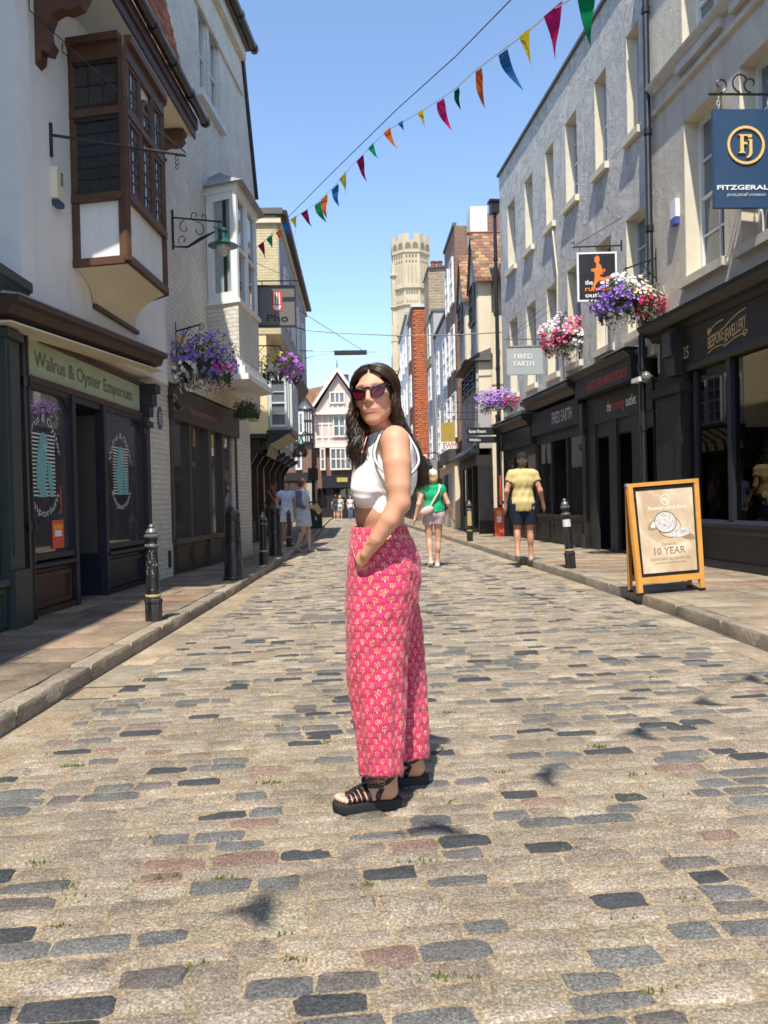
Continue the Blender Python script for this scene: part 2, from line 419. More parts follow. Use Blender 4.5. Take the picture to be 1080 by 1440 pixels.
# channel stones and kerbs
def slab_colour(r, base):
    v = r.uniform(.8,1.15); h = r.uniform(-.05,.05)
    return (base[0]*v*(1+h), base[1]*v, base[2]*v*(1-h))
def rough_quad(mb, c, z0, z1, r, ch=.008, inner=0.0):
    """slab from four corners, worn arris, outline a little uneven"""
    P4 = [Vector((p[0],p[1],0)) for p in c]; ce = sum(P4, Vector())/4; ring = []
    for i in range(4):
        a,b = P4[i],P4[(i+1)%4]; n = max(1, min(4, int((b-a).length/.25)))
        for k in range(n):
            p = a.lerp(b,k/n)
            if k: p = p+(ce-p).normalized()*r.uniform(0,.006)
            ring.append(p)
    n = len(ring); vs = []
    for z,k in ((z0,0),(z1-ch,0),(z1,ch*1.3)):
        for p in ring:
            q = p+(ce-p).normalized()*k; vs.append((q.x,q.y,z+(r.uniform(-.0015,.0015) if k else 0)))
    fs = [(i*n+k,i*n+(k+1)%n,(i+1)*n+(k+1)%n,(i+1)*n+k) for i in range(2) for k in range(n)]+[tuple(2*n+k for k in range(n))]
    mb.add(vs,fs)
kerb = mk('kerb', strip(lambda y: kl(y)-.17, lambda y: kl(y)-.01, -3, 60, .02), m_gap); tag(kerb, kind='structure')
r3 = random.Random(5); drain_y = 5.06
for side in (0,1):
    K = kl if side == 0 else kr; sg = -1 if side == 0 else 1
    if side: mk('kerb_bed', strip(lambda y: kr(y)+.01, lambda y: kr(y)+.17, -3, 60, .02), m_gap, kerb)
    mk('gap', strip(lambda y: K(y)-.035, lambda y: K(y)+.012, -3, 60, -.002+.0005*side), m_gap, kerb)  # dark strip: shade below the kerb edge put in as colour
    y = -3.0
    while y < 59:
        L = r3.uniform(.75,1.15) if y < 30 else 3.0; y1 = y+L-.012; b = MB(); b.cc = slab_colour(r3,(.34,.285,.21))
        dz = r3.uniform(-.006,.006)
        rough_quad(b, [(K(y)+sg*.0,y),(K(y1)+sg*.0,y1),(K(y1)+sg*.15,y1),(K(y)+sg*.15,y)], -.06, .102+dz, r3, .022)
        mk('kerb_stone', b, m_sett, kerb, smooth=50); y += L
    y = -3.0
    while y < 59:
        L = r3.uniform(.5,.95) if y < 30 else 3.0
        if side == 0 and y < drain_y < y+L: L = drain_y-y
        if side == 0 and abs(y-drain_y) < .01: y += .36; L = .7
        y1 = y+L-.012; b = MB(); b.cc = slab_colour(r3,(.33,.27,.19))
        rough_quad(b, [(K(y)-sg*.03,y),(K(y1)-sg*.03,y1),(K(y1)-sg*GW,y1),(K(y)-sg*GW,y)], -.06, -.001+r3.uniform(-.004,.003), r3, .006)
        mk('channel_stone', b, m_slab, road, smooth=50); y += L
m_iron = mat('cast iron', (.045,.04,.036), .55, .3, 12.0, 80.0, .3, metal=.6)
m_rust = mat('rusty iron', (.07,.05,.038), .8, .3, 20.0, 80.0, .4, metal=.2)
# drain cover in the channel
dx = kl(drain_y)+.02; dr = thing('drain_cover', 'rusty iron gully cover let into the channel beside the left kerb', 'drain cover', (dx,drain_y,0))
mb = MB(); mb.ring([(dx,drain_y,-.02),(dx+.30,drain_y,-.02),(dx+.30,drain_y+.34,-.02),(dx,drain_y+.34,-.02)],[(dx+.02,drain_y+.02,-.02),(dx+.28,drain_y+.02,-.02),(dx+.28,drain_y+.32,-.02),(dx+.02,drain_y+.32,-.02)],(0,0,.018)); mk('frame', mb, m_rust, dr)
mb = MB()
for i in range(6): mb.box(dx+.03+i*.042,dx+.055+i*.042,drain_y+.02,drain_y+.32,-.02,-.006)
mb.box(dx+.02,dx+.28,drain_y+.02,drain_y+.32,-.03,-.016); mk('grate', mb, m_rust, dr)
# flat service cover among the setts behind the woman
mc = thing('manhole_cover', 'dark rectangular iron cover set in the setts beyond the woman', 'manhole cover', (-.40,8.35,0))
mb = MB().box(-.62,-.16,8.22,8.52,-.02,.004); m_wc = mat('worn iron cover',(.15,.135,.115),.7,.3,12.0,80.0,.3); mk('plate', mb, m_wc, mc)
mb = MB()
for i in range(8): mb.box(-.60+i*.056,-.575+i*.056,8.25,8.49,.004,.007)
mk('tread', mb, m_wc, mc)
# pavements
def pave(name, x_in, x_out, y0, y1, base, seed, rows, nmax):
    bed = mk(name, strip(x_out, x_in, y0, y1, .088), m_gap); tag(bed, kind='structure'); r = random.Random(seed)
    rest = MB(); cnt = 0; y = y0
    while y < y1:
        w_ = rr.uniform(.5,.85) if y < 34 else 1.6; ya, yb = y, y+w_-.010; u = 0.0; first = True
        W = abs(x_out(y)-x_in(y)); x = 0.0
        while x < W-.02:
            L = r.uniform(.6,1.25)*(.55 if first and r.random() < .5 else 1); first = False
            if W-x-L < .35: L = W-x
            f0, f1 = x/W, min(1,(x+L-.010)/W)
            X = lambda f,yy: x_in(yy)+(x_out(yy)-x_in(yy))*f
            b = MB() if (cnt < nmax and ya > 1 and ya < 34) else rest
            b.cc = slab_colour(r, base if r.random() > .25 else (base[0]*1.08,base[1]*.97,base[2]*.9))
            dz = r.uniform(-.003,.003)
            rough_quad(b, [(X(f0,ya),ya),(X(f1,ya),ya),(X(f1,yb),yb),(X(f0,yb),yb)], .05, .1+dz, r, .005)
            if b is not rest: mk('paving_slab', b, m_slab, bed, smooth=50); cnt += 1
            x += L
        y += w_
    tag(mk('paving', rest, m_slab, bed, smooth=50), kind='stuff')
pave('pavement_left', lambda y: kl(y)-.16, lambda y: interp([(-3,-3.6),(8,-3.5),(12,-3.3),(16.5,-2.9),(22,-3.2),(60,-3.6)],y), -3, 59, (.27,.198,.135), 21, 2, 290)
pave('pavement_right', lambda y: kr(y)+.16, lambda y: interp([(-3,5.9),(12,5.5),(20,5.0),(33,4.2),(60,3.4)],y), -3, 59, (.31,.245,.17), 22, 4, 290)
mk('square_paving', jm(MB().box(-14,14,57,90,-.04,-.013)), m_joint, road)
# ================================================================ BUILDINGS
m_cream_r = mat('white render', (.78,.765,.73), .85, .05, 1.2, 25.0, .25, dirt=.3, dirtc=(.42,.38,.32))
m_soffit = mat('cream soffit', (.70,.63,.48), .85, .06, 2.0, 20.0, .1)
m_oak = mat('brown timber', (.095,.044,.023), .55, .25, 5.0, 40.0, .2)
m_oakd = mat('dark brown timber', (.060,.030,.022), .5, .25, 5.0, 40.0, .2)
m_navy = mat('navy paint', (.014,.015,.026), .45, .2, 6.0, 50.0, .1, dirt=.3, dirtc=(.05,.045,.04))
m_black = mat('black paint', (.018,.018,.020), .4, .2, 6.0, 50.0, .08)
m_blackd = mat('soft black paint', (.018,.0175,.017), .5, .2, 6.0, 50.0, .08)
m_char = mat('charcoal paint', (.021,.021,.021), .55, .12, 3.0, 60.0, .06)
m_greenpaint = mat('dark green paint', (.035,.048,.045), .5, .15, 4.0, 60.0, .06)
m_sage = mat('sage sign paint', (.40,.47,.33), .6, .06, 3.0, 60.0, .04)
m_wpaint = mat('white paint', (.78,.78,.76), .45, .05, 4.0, 60.0, .05)
m_gpaint = mat('grey white paint', (.58,.60,.60), .5, .06, 4.0, 60.0, .05)
m_gl = glass_mat('window glass', (.13,.16,.18), .03, wav=.06)
m_gls = glass_mat('shop glass', (.018,.019,.021), .02, ior=1.5, wav=.03)
m_glsb = glass_mat('shop glass painted room light', (.085,.075,.068), .05, ior=1.5, wav=.03)  # last one is opaque, brightness of the room behind put into its colour
m_lead = mat('lead', (.30,.31,.32), .6, .2, 5.0, 40.0, .2)
m_wbrick = brick_mat('white painted brick', (.84,.78,.67), (.80,.75,.65), (.70,.65,.56), .215, .075, .012, .9)
m_cbrick = brick_mat('cream painted brick', (.72,.62,.38), (.70,.60,.36), (.62,.53,.33), .215, .075, .012, .8)
m_ybrick = mat('yellow render', (.75,.64,.36), .85, .05)
m_pipe = mat('black pipe paint', (.016,.016,.017), .35, .2, 5.0, 60.0, .1)
m_tile = attr_mat('clay tile', .85, .5, 60.0, .5, 30.0, .01)
m_rtile = brick_mat('roof tile', (.26,.11,.06), (.33,.17,.09), (.08,.045,.03), .17, .10, .012, .9, patch=(.30,.20,.10))
m_hang = brick_mat('hung tile', (.47,.125,.045), (.40,.10,.04), (.16,.045,.02), .16, .11, .018, .9)
m_redbrick = brick_mat('red brick', (.24,.10,.065), (.30,.14,.09), (.32,.27,.21), .225, .075, .012, .8)
m_oldbrick = brick_mat('old brick', (.34,.19,.12), (.42,.33,.20), (.40,.34,.25), .30, .14, .03, .9, patch=(.46,.37,.24))
m_plas = mat('cream render', (.72,.63,.46), .9, .06, 1.5, 20.0, .2, dirt=.15, dirtc=(.4,.33,.24))
m_gplas = mat('grey render', (.40,.39,.38), .9, .08, 1.5, 20.0, .2)
m_slate = mat('slate', (.11,.105,.10), .7, .2, 4.0, 30.0, .3)
m_glt = base_mat('thin clear glass')[0]; nt = m_glt.node_tree; nt.nodes.clear()
fz = nd(nt,'LayerWeight',{'Blend':.28}).outputs['Fresnel']; mx = nd(nt,'MixShader',{0: math_n(nt,'MULTIPLY_ADD',fz,1.0,.03)}); tp = nd(nt,'BsdfTransparent',{'Color':(.72,.76,.76)}); gl = nd(nt,'BsdfGlossy',{'Color':(.9,.9,.9),'Roughness':.01}); nt.links.new(tp.outputs[0],mx.inputs[1]); nt.links.new(gl.outputs[0],mx.inputs[2]); nt.links.new(mx.outputs[0],nd(nt,'OutputMaterial').inputs[0])
m_glgrey = base_mat('brightened shop glass')[0]; nt = m_glgrey.node_tree; nt.nodes.clear()  # grey film lifts the dark panes, standing in for light indoors
fz = nd(nt,'LayerWeight',{'Blend':.42}).outputs['Fresnel']; mx = nd(nt,'MixShader',{0: math_n(nt,'MULTIPLY_ADD',fz,1.0,.03)}); tp = nd(nt,'BsdfTransparent',{'Color':(.8,.8,.82)}); df = nd(nt,'BsdfDiffuse',{'Color':(.5,.48,.5)}); m0 = nd(nt,'MixShader',{0:.14}); nt.links.new(tp.outputs[0],m0.inputs[1]); nt.links.new(df.outputs[0],m0.inputs[2]); gl = nd(nt,'BsdfGlossy',{'Color':(.9,.9,.9),'Roughness':.01}); nt.links.new(m0.outputs[0],mx.inputs[1]); nt.links.new(gl.outputs[0],mx.inputs[2]); nt.links.new(mx.outputs[0],nd(nt,'OutputMaterial').inputs[0])
def stucco(name, c1, c2, c3, bst):
    m, nt, p = base_mat(name); tc = nd(nt,'TexCoord').outputs['Object']
    a = nd(nt,'TexNoise',{'Vector':tc,'Scale':.9,'Detail':10.0,'Roughness':.72,'Distortion':.8}).outputs[0]
    st_ = nd(nt,'Mapping',{'Vector':tc,'Scale':(3.0,3.0,.35)}).outputs[0]
    b = nd(nt,'TexNoise',{'Vector':st_,'Scale':1.6,'Detail':8.0,'Roughness':.7}).outputs[0]
    f = nd(nt,'TexNoise',{'Vector':tc,'Scale':26.0,'Detail':8.0,'Roughness':.75}).outputs[0]
    g = nd(nt,'TexNoise',{'Vector':tc,'Scale':5.0,'Detail':8.0,'Roughness':.75,'Distortion':1.0}).outputs[0]
    cc = mixc(nt, ramp(nt,a,[(.42,0),(.56,1)]), c1, c2); cc = mixc(nt, math_n(nt,'MULTIPLY',ramp(nt,b,[(.5,0),(.7,1)]),.55), cc, c3)
    cc = mixc(nt, .5, cc, ramp(nt,f,[(.25,.6),(.7,1.05)]), 'MULTIPLY')
    setp(nt,p,Base_Color=cc,Roughness=.9)
    edge = ramp(nt,g,[(.44,0),(.47,1)])
    h = math_n(nt,'ADD', math_n(nt,'MULTIPLY',f,.8), math_n(nt,'MULTIPLY',edge,math_n(nt,'MULTIPLY',ramp(nt,a,[(.40,0),(.55,1)]),.9)))
    h = math_n(nt,'ADD', h, math_n(nt,'MULTIPLY',g,1.2))
    bump(nt,p,h,bst,.03); return m
m_stucco = stucco('grey peeling stucco', (.66,.64,.60), (.56,.55,.53), (.40,.39,.375), .8)
m_stucco2 = stucco('stone coloured stucco', (.68,.62,.50), (.58,.53,.45), (.40,.36,.29), .4)
m_reveal = mat('cream reveal', (.66,.60,.46), .85, .08)

def shed(name, F, s0,s1,z0,z1,d, out, m, parent, under=None):
    return mk(name, MB().fbox(F,s0,s1,d,d+out,z0,z1), m, parent)
def moulding(name, F, s0,s1, prof, m, parent):
    """a cornice or sill: profile of (d,z) points swept along the front"""
    a = [F.P(s0,d,z) for d,z in prof]; e = F.P(s1,0,0)-F.P(s0,0,0)
    return mk(name, MB().prism(a, e), m, parent)
def panel_frame(mb, F, s0,s1,z0,z1,d,w_=.05,t=.02):
    mb.fbox(F,s0,s1,d,d+t,z0,z0+w_); mb.fbox(F,s0,s1,d,d+t,z1-w_,z1); mb.fbox(F,s0,s0+w_,d,d+t*.98,z0+w_,z1-w_); mb.fbox(F,s1-w_,s1,d,d+t*.98,z0+w_,z1-w_)
def pipe(pts, r, n=10, collars=()):
    mb = MB().tube(pts, r, n)
    for p in collars: mb.tube([(p[0],p[1],p[2]-.05),(p[0],p[1],p[2]+.05)], r*1.3, n)
    return mb

# ---------------------------------------------------------------- left: the green shop at the frame edge
L0 = Fac((-3.30,-6.0),(-3.22,7.80),1)
b = thing('shop_building', 'dark green painted shopfront at the left edge before the black pipe', 'building', (-3.3,4,0))
E0 = 13.75
mk('wall', MB().fbox(L0,0,E0,-7,-.02,.0,3.3).fbox(L0,0,E0-.02,-7,-.30,3.3,9.2), m_blackd, b)
mk('roof', MB().fbox(L0,0,E0+.0,-7,-.16,9.2,9.35), m_slate, b)
sf = mk('shop_front', MB().fbox(L0,0,E0,-.02,.0,.1,3.2), m_greenpaint, b)
for s in [E0-.34-1.9*k for k in range(7)]:
    mb = MB(); mb.fbox(L0,s,s+.30,.0,.10,.1,3.0); mb.fbox(L0,s-.03,s+.33,.0,.15,.1,.62); mb.fbox(L0,s-.02,s+.32,.0,.14,2.72,2.80)
    mb.fbox(L0,s+.06,s+.24,.10,.115,.75,2.65); mk('pilaster', mb, m_greenpaint, sf)
for k in range(7):
    s0, s1 = E0-.34-1.9*(k+1)+.33, E0-.34-1.9*k-.03
    mb = MB(); mb.fbox(L0,s0,s1,.0,.07,.1,.5); panel_frame(mb,L0,s0+.05,s1-.05,.14,.48,.07); mb.fbox(L0,s0,s1,.0,.12,.5,.56); mk('stall_riser', mb, m_greenpaint, sf)
for k in range(7):
    s0, s1 = E0-.34-1.9*(k+1)+.33, E0-.34-1.9*k-.03
    mk('shop_window', MB().fbox(L0,s0,s1,.0,.02,.58,2.7), m_gls, sf)
moulding('cornice', L0, 0, E0+.02, [(0,2.98),(.11,2.98),(.12,3.06),(.15,3.08),(.19,3.18),(.22,3.20),(.22,3.28),(0,3.32)], m_greenpaint, sf)
pp = L0.P(E0+.02,.16,0)
g = gnd(46,872,.1)
t = thing('downpipe', 'black cast iron downpipe between the green shop and the white building', 'downpipe', (g.x,g.y,.1))
mk('pipe', pipe([(g.x,g.y,.1),(g.x-.02,g.y,3.0),(g.x-.22,g.y+.0,3.6),(g.x-.24,g.y+.0,6.0)], .048, 12, [(g.x,g.y,1.0),(g.x-.01,g.y,2.4),(g.x-.23,g.y+.0,4.2),(g.x-.24,g.y+.0,5.4)]), m_pipe, t, smooth=40)

# ---------------------------------------------------------------- left: white jettied building with timber oriel
A1, B1 = gnd(56,866,.1), gnd(197,822,.1)
L1 = Fac(A1,B1,1); SE = 3.72      # shop end
b1 = thing('jettied_building', 'white rendered building with brown timber oriel over a sage green shop sign', 'building', (A1.x,A1.y,0))
JD = .15; s_w0 = L1.hit(30,350,JD)[0]; s_w1 = L1.hit(233,430,JD)[0]
zc0, zc1 = 3.02, 3.33
zeave = L1.hit(275,192,.70)[1]
mk('wall', MB().fbox(L1,s_w0,s_w1,-5,JD,3.0,zeave+.35), m_cream_r, b1)
mk('corner_pilaster', MB().fbox(L1,s_w0-.10,s_w0+.16,-5.0,JD+.05,3.0,zeave+.3), m_wpaint, b1)
m_room = mat('dim shop room',(.50,.44,.42),.9,.2,2.0)
mb = MB(); mb.fbox(L1,-.34,SE,-2.6,-2.3,0,3.05); mb.fbox(L1,-.34,-.30,-2.3,-.31,0,3.05); mb.fbox(L1,SE-.05,SE,-2.3,-.31,0,3.05); mb.fbox(L1,-.30,SE-.05,-2.3,-.06,2.90,3.04); mb.fbox(L1,-.30,SE-.05,-2.3,-.31,.02,.14); mk('shop_room', mb, m_room, b1)
def stock(F, s0, s1, d0, z0, n, seed, parent, h=(.1,.35)):
    r_ = random.Random(seed); pal = [(.45,.42,.36),(.30,.10,.07),(.10,.22,.26),(.55,.48,.30),(.16,.15,.14),(.50,.50,.48),(.12,.20,.10)]
    for i in range(n):
        s = s0+(s1-s0)*(i+.5)/n+r_.uniform(-.03,.03); hh = r_.uniform(*h); w_ = r_.uniform(.03,.08); c_ = pal[r_.randrange(7)]; m_ = mat('display goods %d'%(pal.index(c_)),c_,.5,.15)
        if r_.random() < .5: o_ = MB().fbox(F,s-w_,s+w_,d0-w_,d0+w_*.8,z0,z0+hh)
        else: o_ = MB().lathe(F.P(s,d0,z0),[(w_*.6,0),(w_,hh*.3),(w_*.8,hh*.6),(w_*.35,hh*.8),(w_*.45,hh)],10)
        mk('display_item', o_, m_, parent)
mk('display_shelf', MB().fbox(L1,-.25,1.2,-.55,-.12,.60,.64).fbox(L1,-.25,1.2,-.60,-.30,1.15,1.18), m_oakd, b1)
stock(L1,-.2,1.15,-.32,.641,9,1,b1); stock(L1,-.2,1.15,-.45,1.181,8,2,b1,(.08,.25)); stock(L1,2.3,3.2,-.35,.641,7,3,b1)
mk('display_shelf', MB().fbox(L1,2.25,3.25,-.55,-.12,.60,.64), m_oakd, b1)
cn0, cn1 = L1.hit(24,430,.36)[0], L1.hit(235,508,.36)[0]; cz = .27
def tilted(name, prof, m): a_ = [L1.P(cn0,d,z) for d,z in prof]; e_ = L1.P(cn1,0,0)-L1.P(cn0,0,0)+Vector((0,0,cz)); return mk(name, MB().prism(a_,e_), m, b1)
tilted('jetty_cornice', [(-.1,2.83),(.16,2.83),(.18,2.87),(.28,2.90),(.31,2.98),(.37,3.0),(.37,3.05),(-.1,3.08)], m_oakd)
tilted('lead_flashing', [(.0,3.08),(.38,3.052),(.38,3.065),(.0,3.13)], m_lead)
tilted('soffit', [(-.02,2.80),(.30,2.81),(.30,2.828),(-.02,2.828)], m_soffit)
# sign fascia
sg0, sg1 = L1.hit(29,500)[0], L1.hit(196,552)[0]
fa = mk('fascia_board', MB().fbox(L1,sg0,sg1,-.05,.0,2.50,2.87), m_sage, b1)
place1 = lambda x,y,d=0: L1.P(x,.004+d,y)
m_signg = mat('dark green lettering', (.14,.19,.13), .6, .1)
lettering('Walrus & Oyster Emporium', place1, L1.hit(47,500)[0], L1.hit(185,545)[0], 2.615, .165, m_signg, fa, serif=.03)
mb = MB()
mb.fbox(L1,-.36,SE,-.05,.03,2.87,2.93); mb.fbox(L1,-.30,sg1+.05,-.05,.04,2.43,2.499)
mb.fbox(L1,-.36,-.28,-.3,.06,.1,2.87)
mk('fascia_moulding', mb, m_oakd, b1)
# pilaster with console on the right
mb = MB(); p0 = sg1+.01
mb.fbox(L1,p0,p0+.26,-.3,.05,.1,2.45); mb.fbox(L1,p0-.02,p0+.28,-.3,.08,.1,.5); mb.fbox(L1,p0+.05,p0+.21,.05,.065,.6,2.2); mb.fbox(L1,p0-.02,p0+.28,-.2,.10,2.3,2.38)
mb.fbox(L1,p0+.03,p0+.23,-.2,.12,2.45,2.60); mb.fbox(L1,p0+.02,p0+.24,-.2,.17,2.60,2.78); mb.fbox(L1,p0+.01,p0+.25,-.2,.22,2.78,2.90)
mk('pilaster', mb, m_navy, b1)
# windows with entry between
w1a,w1b = -.27, L1.hit(100,700)[0]; w2a,w2b = L1.hit(146,700)[0], p0
zs = L1.hit(75,795)[1]
def shopwin(F, s0,s1,z0,z1,parent,fm,gm,d=0.0,fw=.05,name='shop_window'):
    mb = MB(); mb.fbox(F,s0,s0+fw,d-.06,d+.03,z0,z1); mb.fbox(F,s1-fw,s1,d-.06,d+.03,z0,z1); mb.fbox(F,s0+fw,s1-fw,d-.06,d+.03,z1-fw,z1); mb.fbox(F,s0+fw,s1-fw,d-.06,d+.04,z0,z0+.06)
    # arched corner fillets
    for sg,c in ((1,s0+fw),(-1,s1-fw)):
        pts = [F.P(c,d+.02,z1-fw)]+[F.P(c+sg*.22*(1-math.sin(a)),d+.02,z1-fw-.22*(1-math.cos(a))) for a in [i*math.pi/12 for i in range(7)]]
        mb.prism(pts, F.P(0,-.05,0)-F.P(0,0,0))
    fo = mk(name, mb, fm, parent)
    mk('pane', MB().fbox(F,s0+.01,s1-.01,d-.03,d-.02,z0+.01,z1-.01), gm, fo); return fo
sw1 = shopwin(L1,w1a,w1b,.66,2.43,b1,m_navy,m_glgrey,-.0)
sw2 = shopwin(L1,w2a,w2b-.02,.66,2.43,b1,m_navy,m_glgrey,-.0)
for (a,c) in ((w1a,w1b),(w2a,w2b)):
    mb = MB(); mb.fbox(L1,a,c,-.3,-.02,.1,.6); mb.fbox(L1,a,c+.02,-.3,.03,.1,.16); panel_frame(mb,L1,a+.06,c-.06,.18,.52,-.02,.05,.03); mk('stall_riser', mb, m_oakd if a < 0 else m_navy, b1)
    moulding('window_sill', L1, a-.0, c+.02, [(-.3,.56),(.01,.56),(.03,.58),(.07,.59),(.07,.62),(.0,.645),(-.3,.66)], m_navy, b1)
# recessed entry
mb = MB(); mb.fbox(L1,w1b,w1b+.03,-1.0,.0,.1,2.4); mb.fbox(L1,w2a-.03,w2a,-1.0,.0,.1,2.4); mb.fbox(L1,w1b+.03,w2a-.03,-1.0,.02,2.36,2.43); mb.fbox(L1,w1b-.02,w1b+.07,-.05,.05,.1,2.43); mb.fbox(L1,w2a-.07,w2a+.02,-.05,.05,.1,2.43)
mk('entry_surround', mb, m_navy, b1)
mk('entry_side_glass', MB().fbox(L1,w2a-.045,w2a-.032,-.95,-.07,.62,2.3), m_glsb, b1)
dr_ = mk('door', MB().fbox(L1,w1b+.05,w2a-.05,-1.05,-1.0,.12,2.3), mat('door grey paint',(.12,.11,.115),.5), b1)
mk('handle', MB().tube([L1.P(w1b+.18,-.96,1.0),L1.P(w1b+.18,-.96,1.25)],.012,6), m_lead, dr_)
# window transfers: striped square, walrus, ring of words
m_dec = plain('white transfer', (.62,.66,.64), .6); m_teal = mat('teal transfer', (.16,.42,.42), .6, .15, 14.0)
m_tag = plain('red poster', (.75,.10,.04), .6); m_tagw = plain('white poster', (.8,.8,.78), .6); m_tagy = plain('amber poster', (.85,.38,.05), .6)
def decal_set(F, sc, zc, k, parent, kx=1.0):
    P = lambda x,y,d=0: F.P(sc+x*kx, -.012+d, zc+y*k)
    mb = MB()
    for i in range(17):
        y = -.30+i*.0375; mb.add([P(-.17,y),P(.19,y),P(.19,y+.017),P(-.17,y+.017)],[(0,1,2,3)])
    mk('striped_transfer', mb, m_dec, parent, fix=False)
    big = [(-.10,-.31),(-.06,-.28),(-.10,-.20),(-.11,-.05),(-.09,.1),(-.06,.22),(-.03,.31),(.01,.335),(.05,.31),(.075,.25),(.07,.20),(.05,.17),(.055,.10),(.06,.02),(.04,-.10),(.03,-.22),(.06,-.27),(.04,-.31)]
    small = [(.08,-.30),(.10,-.24),(.07,-.14),(.06,-.04),(.075,.02),(.10,.05),(.125,.03),(.14,-.05),(.15,-.15),(.14,-.24),(.16,-.28),(.14,-.31)]
    for poly in (big, small):
        mb = MB(); mb.add([P(x,y,.004) for x,y in poly],[tuple(range(len(poly)))]); mk('walrus_transfer', mb, m_teal, parent, fix=False)
    mb = MB(); mb.add([P(.035,.22,.006),(P(.05,.22,.006)),P(.06,.12,.006)],[(0,1,2)]); mb.add([P(.01,.22,.006),(P(.025,.22,.006)),P(.03,.13,.006)],[(0,1,2)]); mk('tusks', mb, m_dec, parent, fix=False)
    def arc(txt, a0, a1, rad, flip):
        vv, fs, (xa,xb) = text_mb(txt, 1.0, serif=.03); h = .11
        pts = []
        for x,y in vv:
            t = (x-xa)/(xb-xa); a = R(a0+(a1-a0)*t); rr_ = rad+(y-.3)*h*(-1 if flip else 1); pts.append(P(.01+.25*math.cos(a)*rr_/.45, math.sin(a)*rr_, .002))
        mk('ring_lettering', MB().add(pts, fs), m_dec, parent, fix=False)
    arc('Walrus & Oyster', 165, 15, .47, False); arc('Emporium', 215, 325, .47, True)
a_,c_ = L1.hit(43,655)[0],L1.hit(80,655)[0]; decal_set(L1, (a_+c_)/2, L1.hit(61,655)[1], 1.04, sw1, (c_-a_)/.40)
a_,c_ = L1.hit(160,663)[0],L1.hit(181,663)[0]; decal_set(L1, (a_+c_)/2, L1.hit(170.5,663)[1], .98, sw2, (c_-a_)/.36)
def card(F, s0,s1,z0,z1,d,parent):
    mk('poster', MB().fbox(F,s0,s1,d,d+.004,z0,z1), m_tag, parent)
    w_, h = s1-s0, z1-z0
    mk('poster_band', MB().fbox(F,s0+w_*.12,s1-w_*.12,d+.004,d+.006,z0+h*.68,z0+h*.84), m_tagy, parent); mk('poster_patch', MB().fbox(F,s0+w_*.2,s1-w_*.2,d+.004,d+.006,z0+h*.42,z0+h*.64), m_tagw, parent)
sr = L1.rect(75,91,731,771); card(L1, sr[0], sr[1], sr[2], sr[3], -.012, sw1)
# painted foam and a little boat behind the second window's foot
mb = MB(); r5 = random.Random(4)
for k in range(150):
    s = r5.uniform(w1b+.1,w2a-.08); z = r5.uniform(.14,.62+.35*math.sin((s-w1b)*2.6)); q = r5.uniform(.006,.014)
    c = L1.P(s,-.995,z+.3); mb.add([c+Vector((0,0,-q)),c+L1.P(q,0,0)-L1.P(0,0,0),c+Vector((0,0,q)),c-(L1.P(q,0,0)-L1.P(0,0,0))],[(0,1,2,3)])
tag(mk('bubble_transfer', mb, m_dec, dr_, fix=False), kind='stuff')
mb = MB(); sb = (w1b+w2a)/2+.1; mb.add([L1.P(sb-.16,-.99,.55),L1.P(sb+.16,-.99,.55),L1.P(sb,-.99,.86)],[(0,1,2)]); mk('boat_transfer', mb, m_dec, dr_, fix=False)

# oriel
OD = .62                             # projection of the oriel front from the upper wall
def rail(mb, pts, z0, z1, t, base=None):
    """a band following a polyline on plan (list of (s,d)), thickness t outward"""
    n = len(pts)
    for i in range(n-1):
        (s0,d0),(s1,d1) = pts[i],pts[i+1]; L = math.hypot(s1-s0,d1-d0); nx,ny = -(d1-d0)/L*t, (s1-s0)/L*t
        mb.hexa([L1.P(s0,d0,z0),L1.P(s1,d1,z0),L1.P(s1+nx,d1+ny,z0),L1.P(s0+nx,d0+ny,z0),L1.P(s0,d0,z1),L1.P(s1,d1,z1),L1.P(s1+nx,d1+ny,z1),L1.P(s0+nx,d0+ny,z1)])
sA = L1.hit(103,300,JD)[0]; sB = L1.hit(178,320,JD+OD)[0]; sC = L1.hit(229,330,JD+OD)[0]; sD = sC+.55
zb = L1.hit(178,366,JD+OD)[1]; zsill = L1.hit(175,272,JD+OD)[1]; ztr = L1.hit(170,150,JD+OD)[1]; zhd = L1.hit(163,62,JD+OD)[1]
plan = [(sA,JD),(sB,JD+OD),(sC,JD+OD),(sD,JD)]
oriel = mk('oriel', MB().prism([L1.P(s,d,zb) for s,d in plan], (0,0,zhd-zb+.2)), m_cream_r, b1)
mb = MB(); rail(mb,plan,zb-.03,zb+.05,.06); rail(mb,plan,zsill-.05,zsill+.03,.06); rail(mb,plan,ztr-.04,ztr+.04,.05); rail(mb,plan,zhd-.05,zhd+.12,.05); rail(mb,plan,zhd+.12,zhd+.2,.10)
def post(mb,s,d,z0,z1,w_=.05,):
    mb.tube([L1.P(s,d,z0),L1.P(s,d,z1)], w_, 6)
for (s,d) in ((sA,JD+.03),(sB,JD+OD),(sC,JD+OD)): post(mb,s,d,zb,zhd+.1,.055)
mk('oriel_timber', mb, m_oak, oriel, smooth=30)
m_gld = mat('old leaded glass', (.030,.034,.038), .30, .2, 3.0, 9.0, .12, spec=.35); m_blind = mat('shaded glass', (.05,.045,.042), .35, .1)
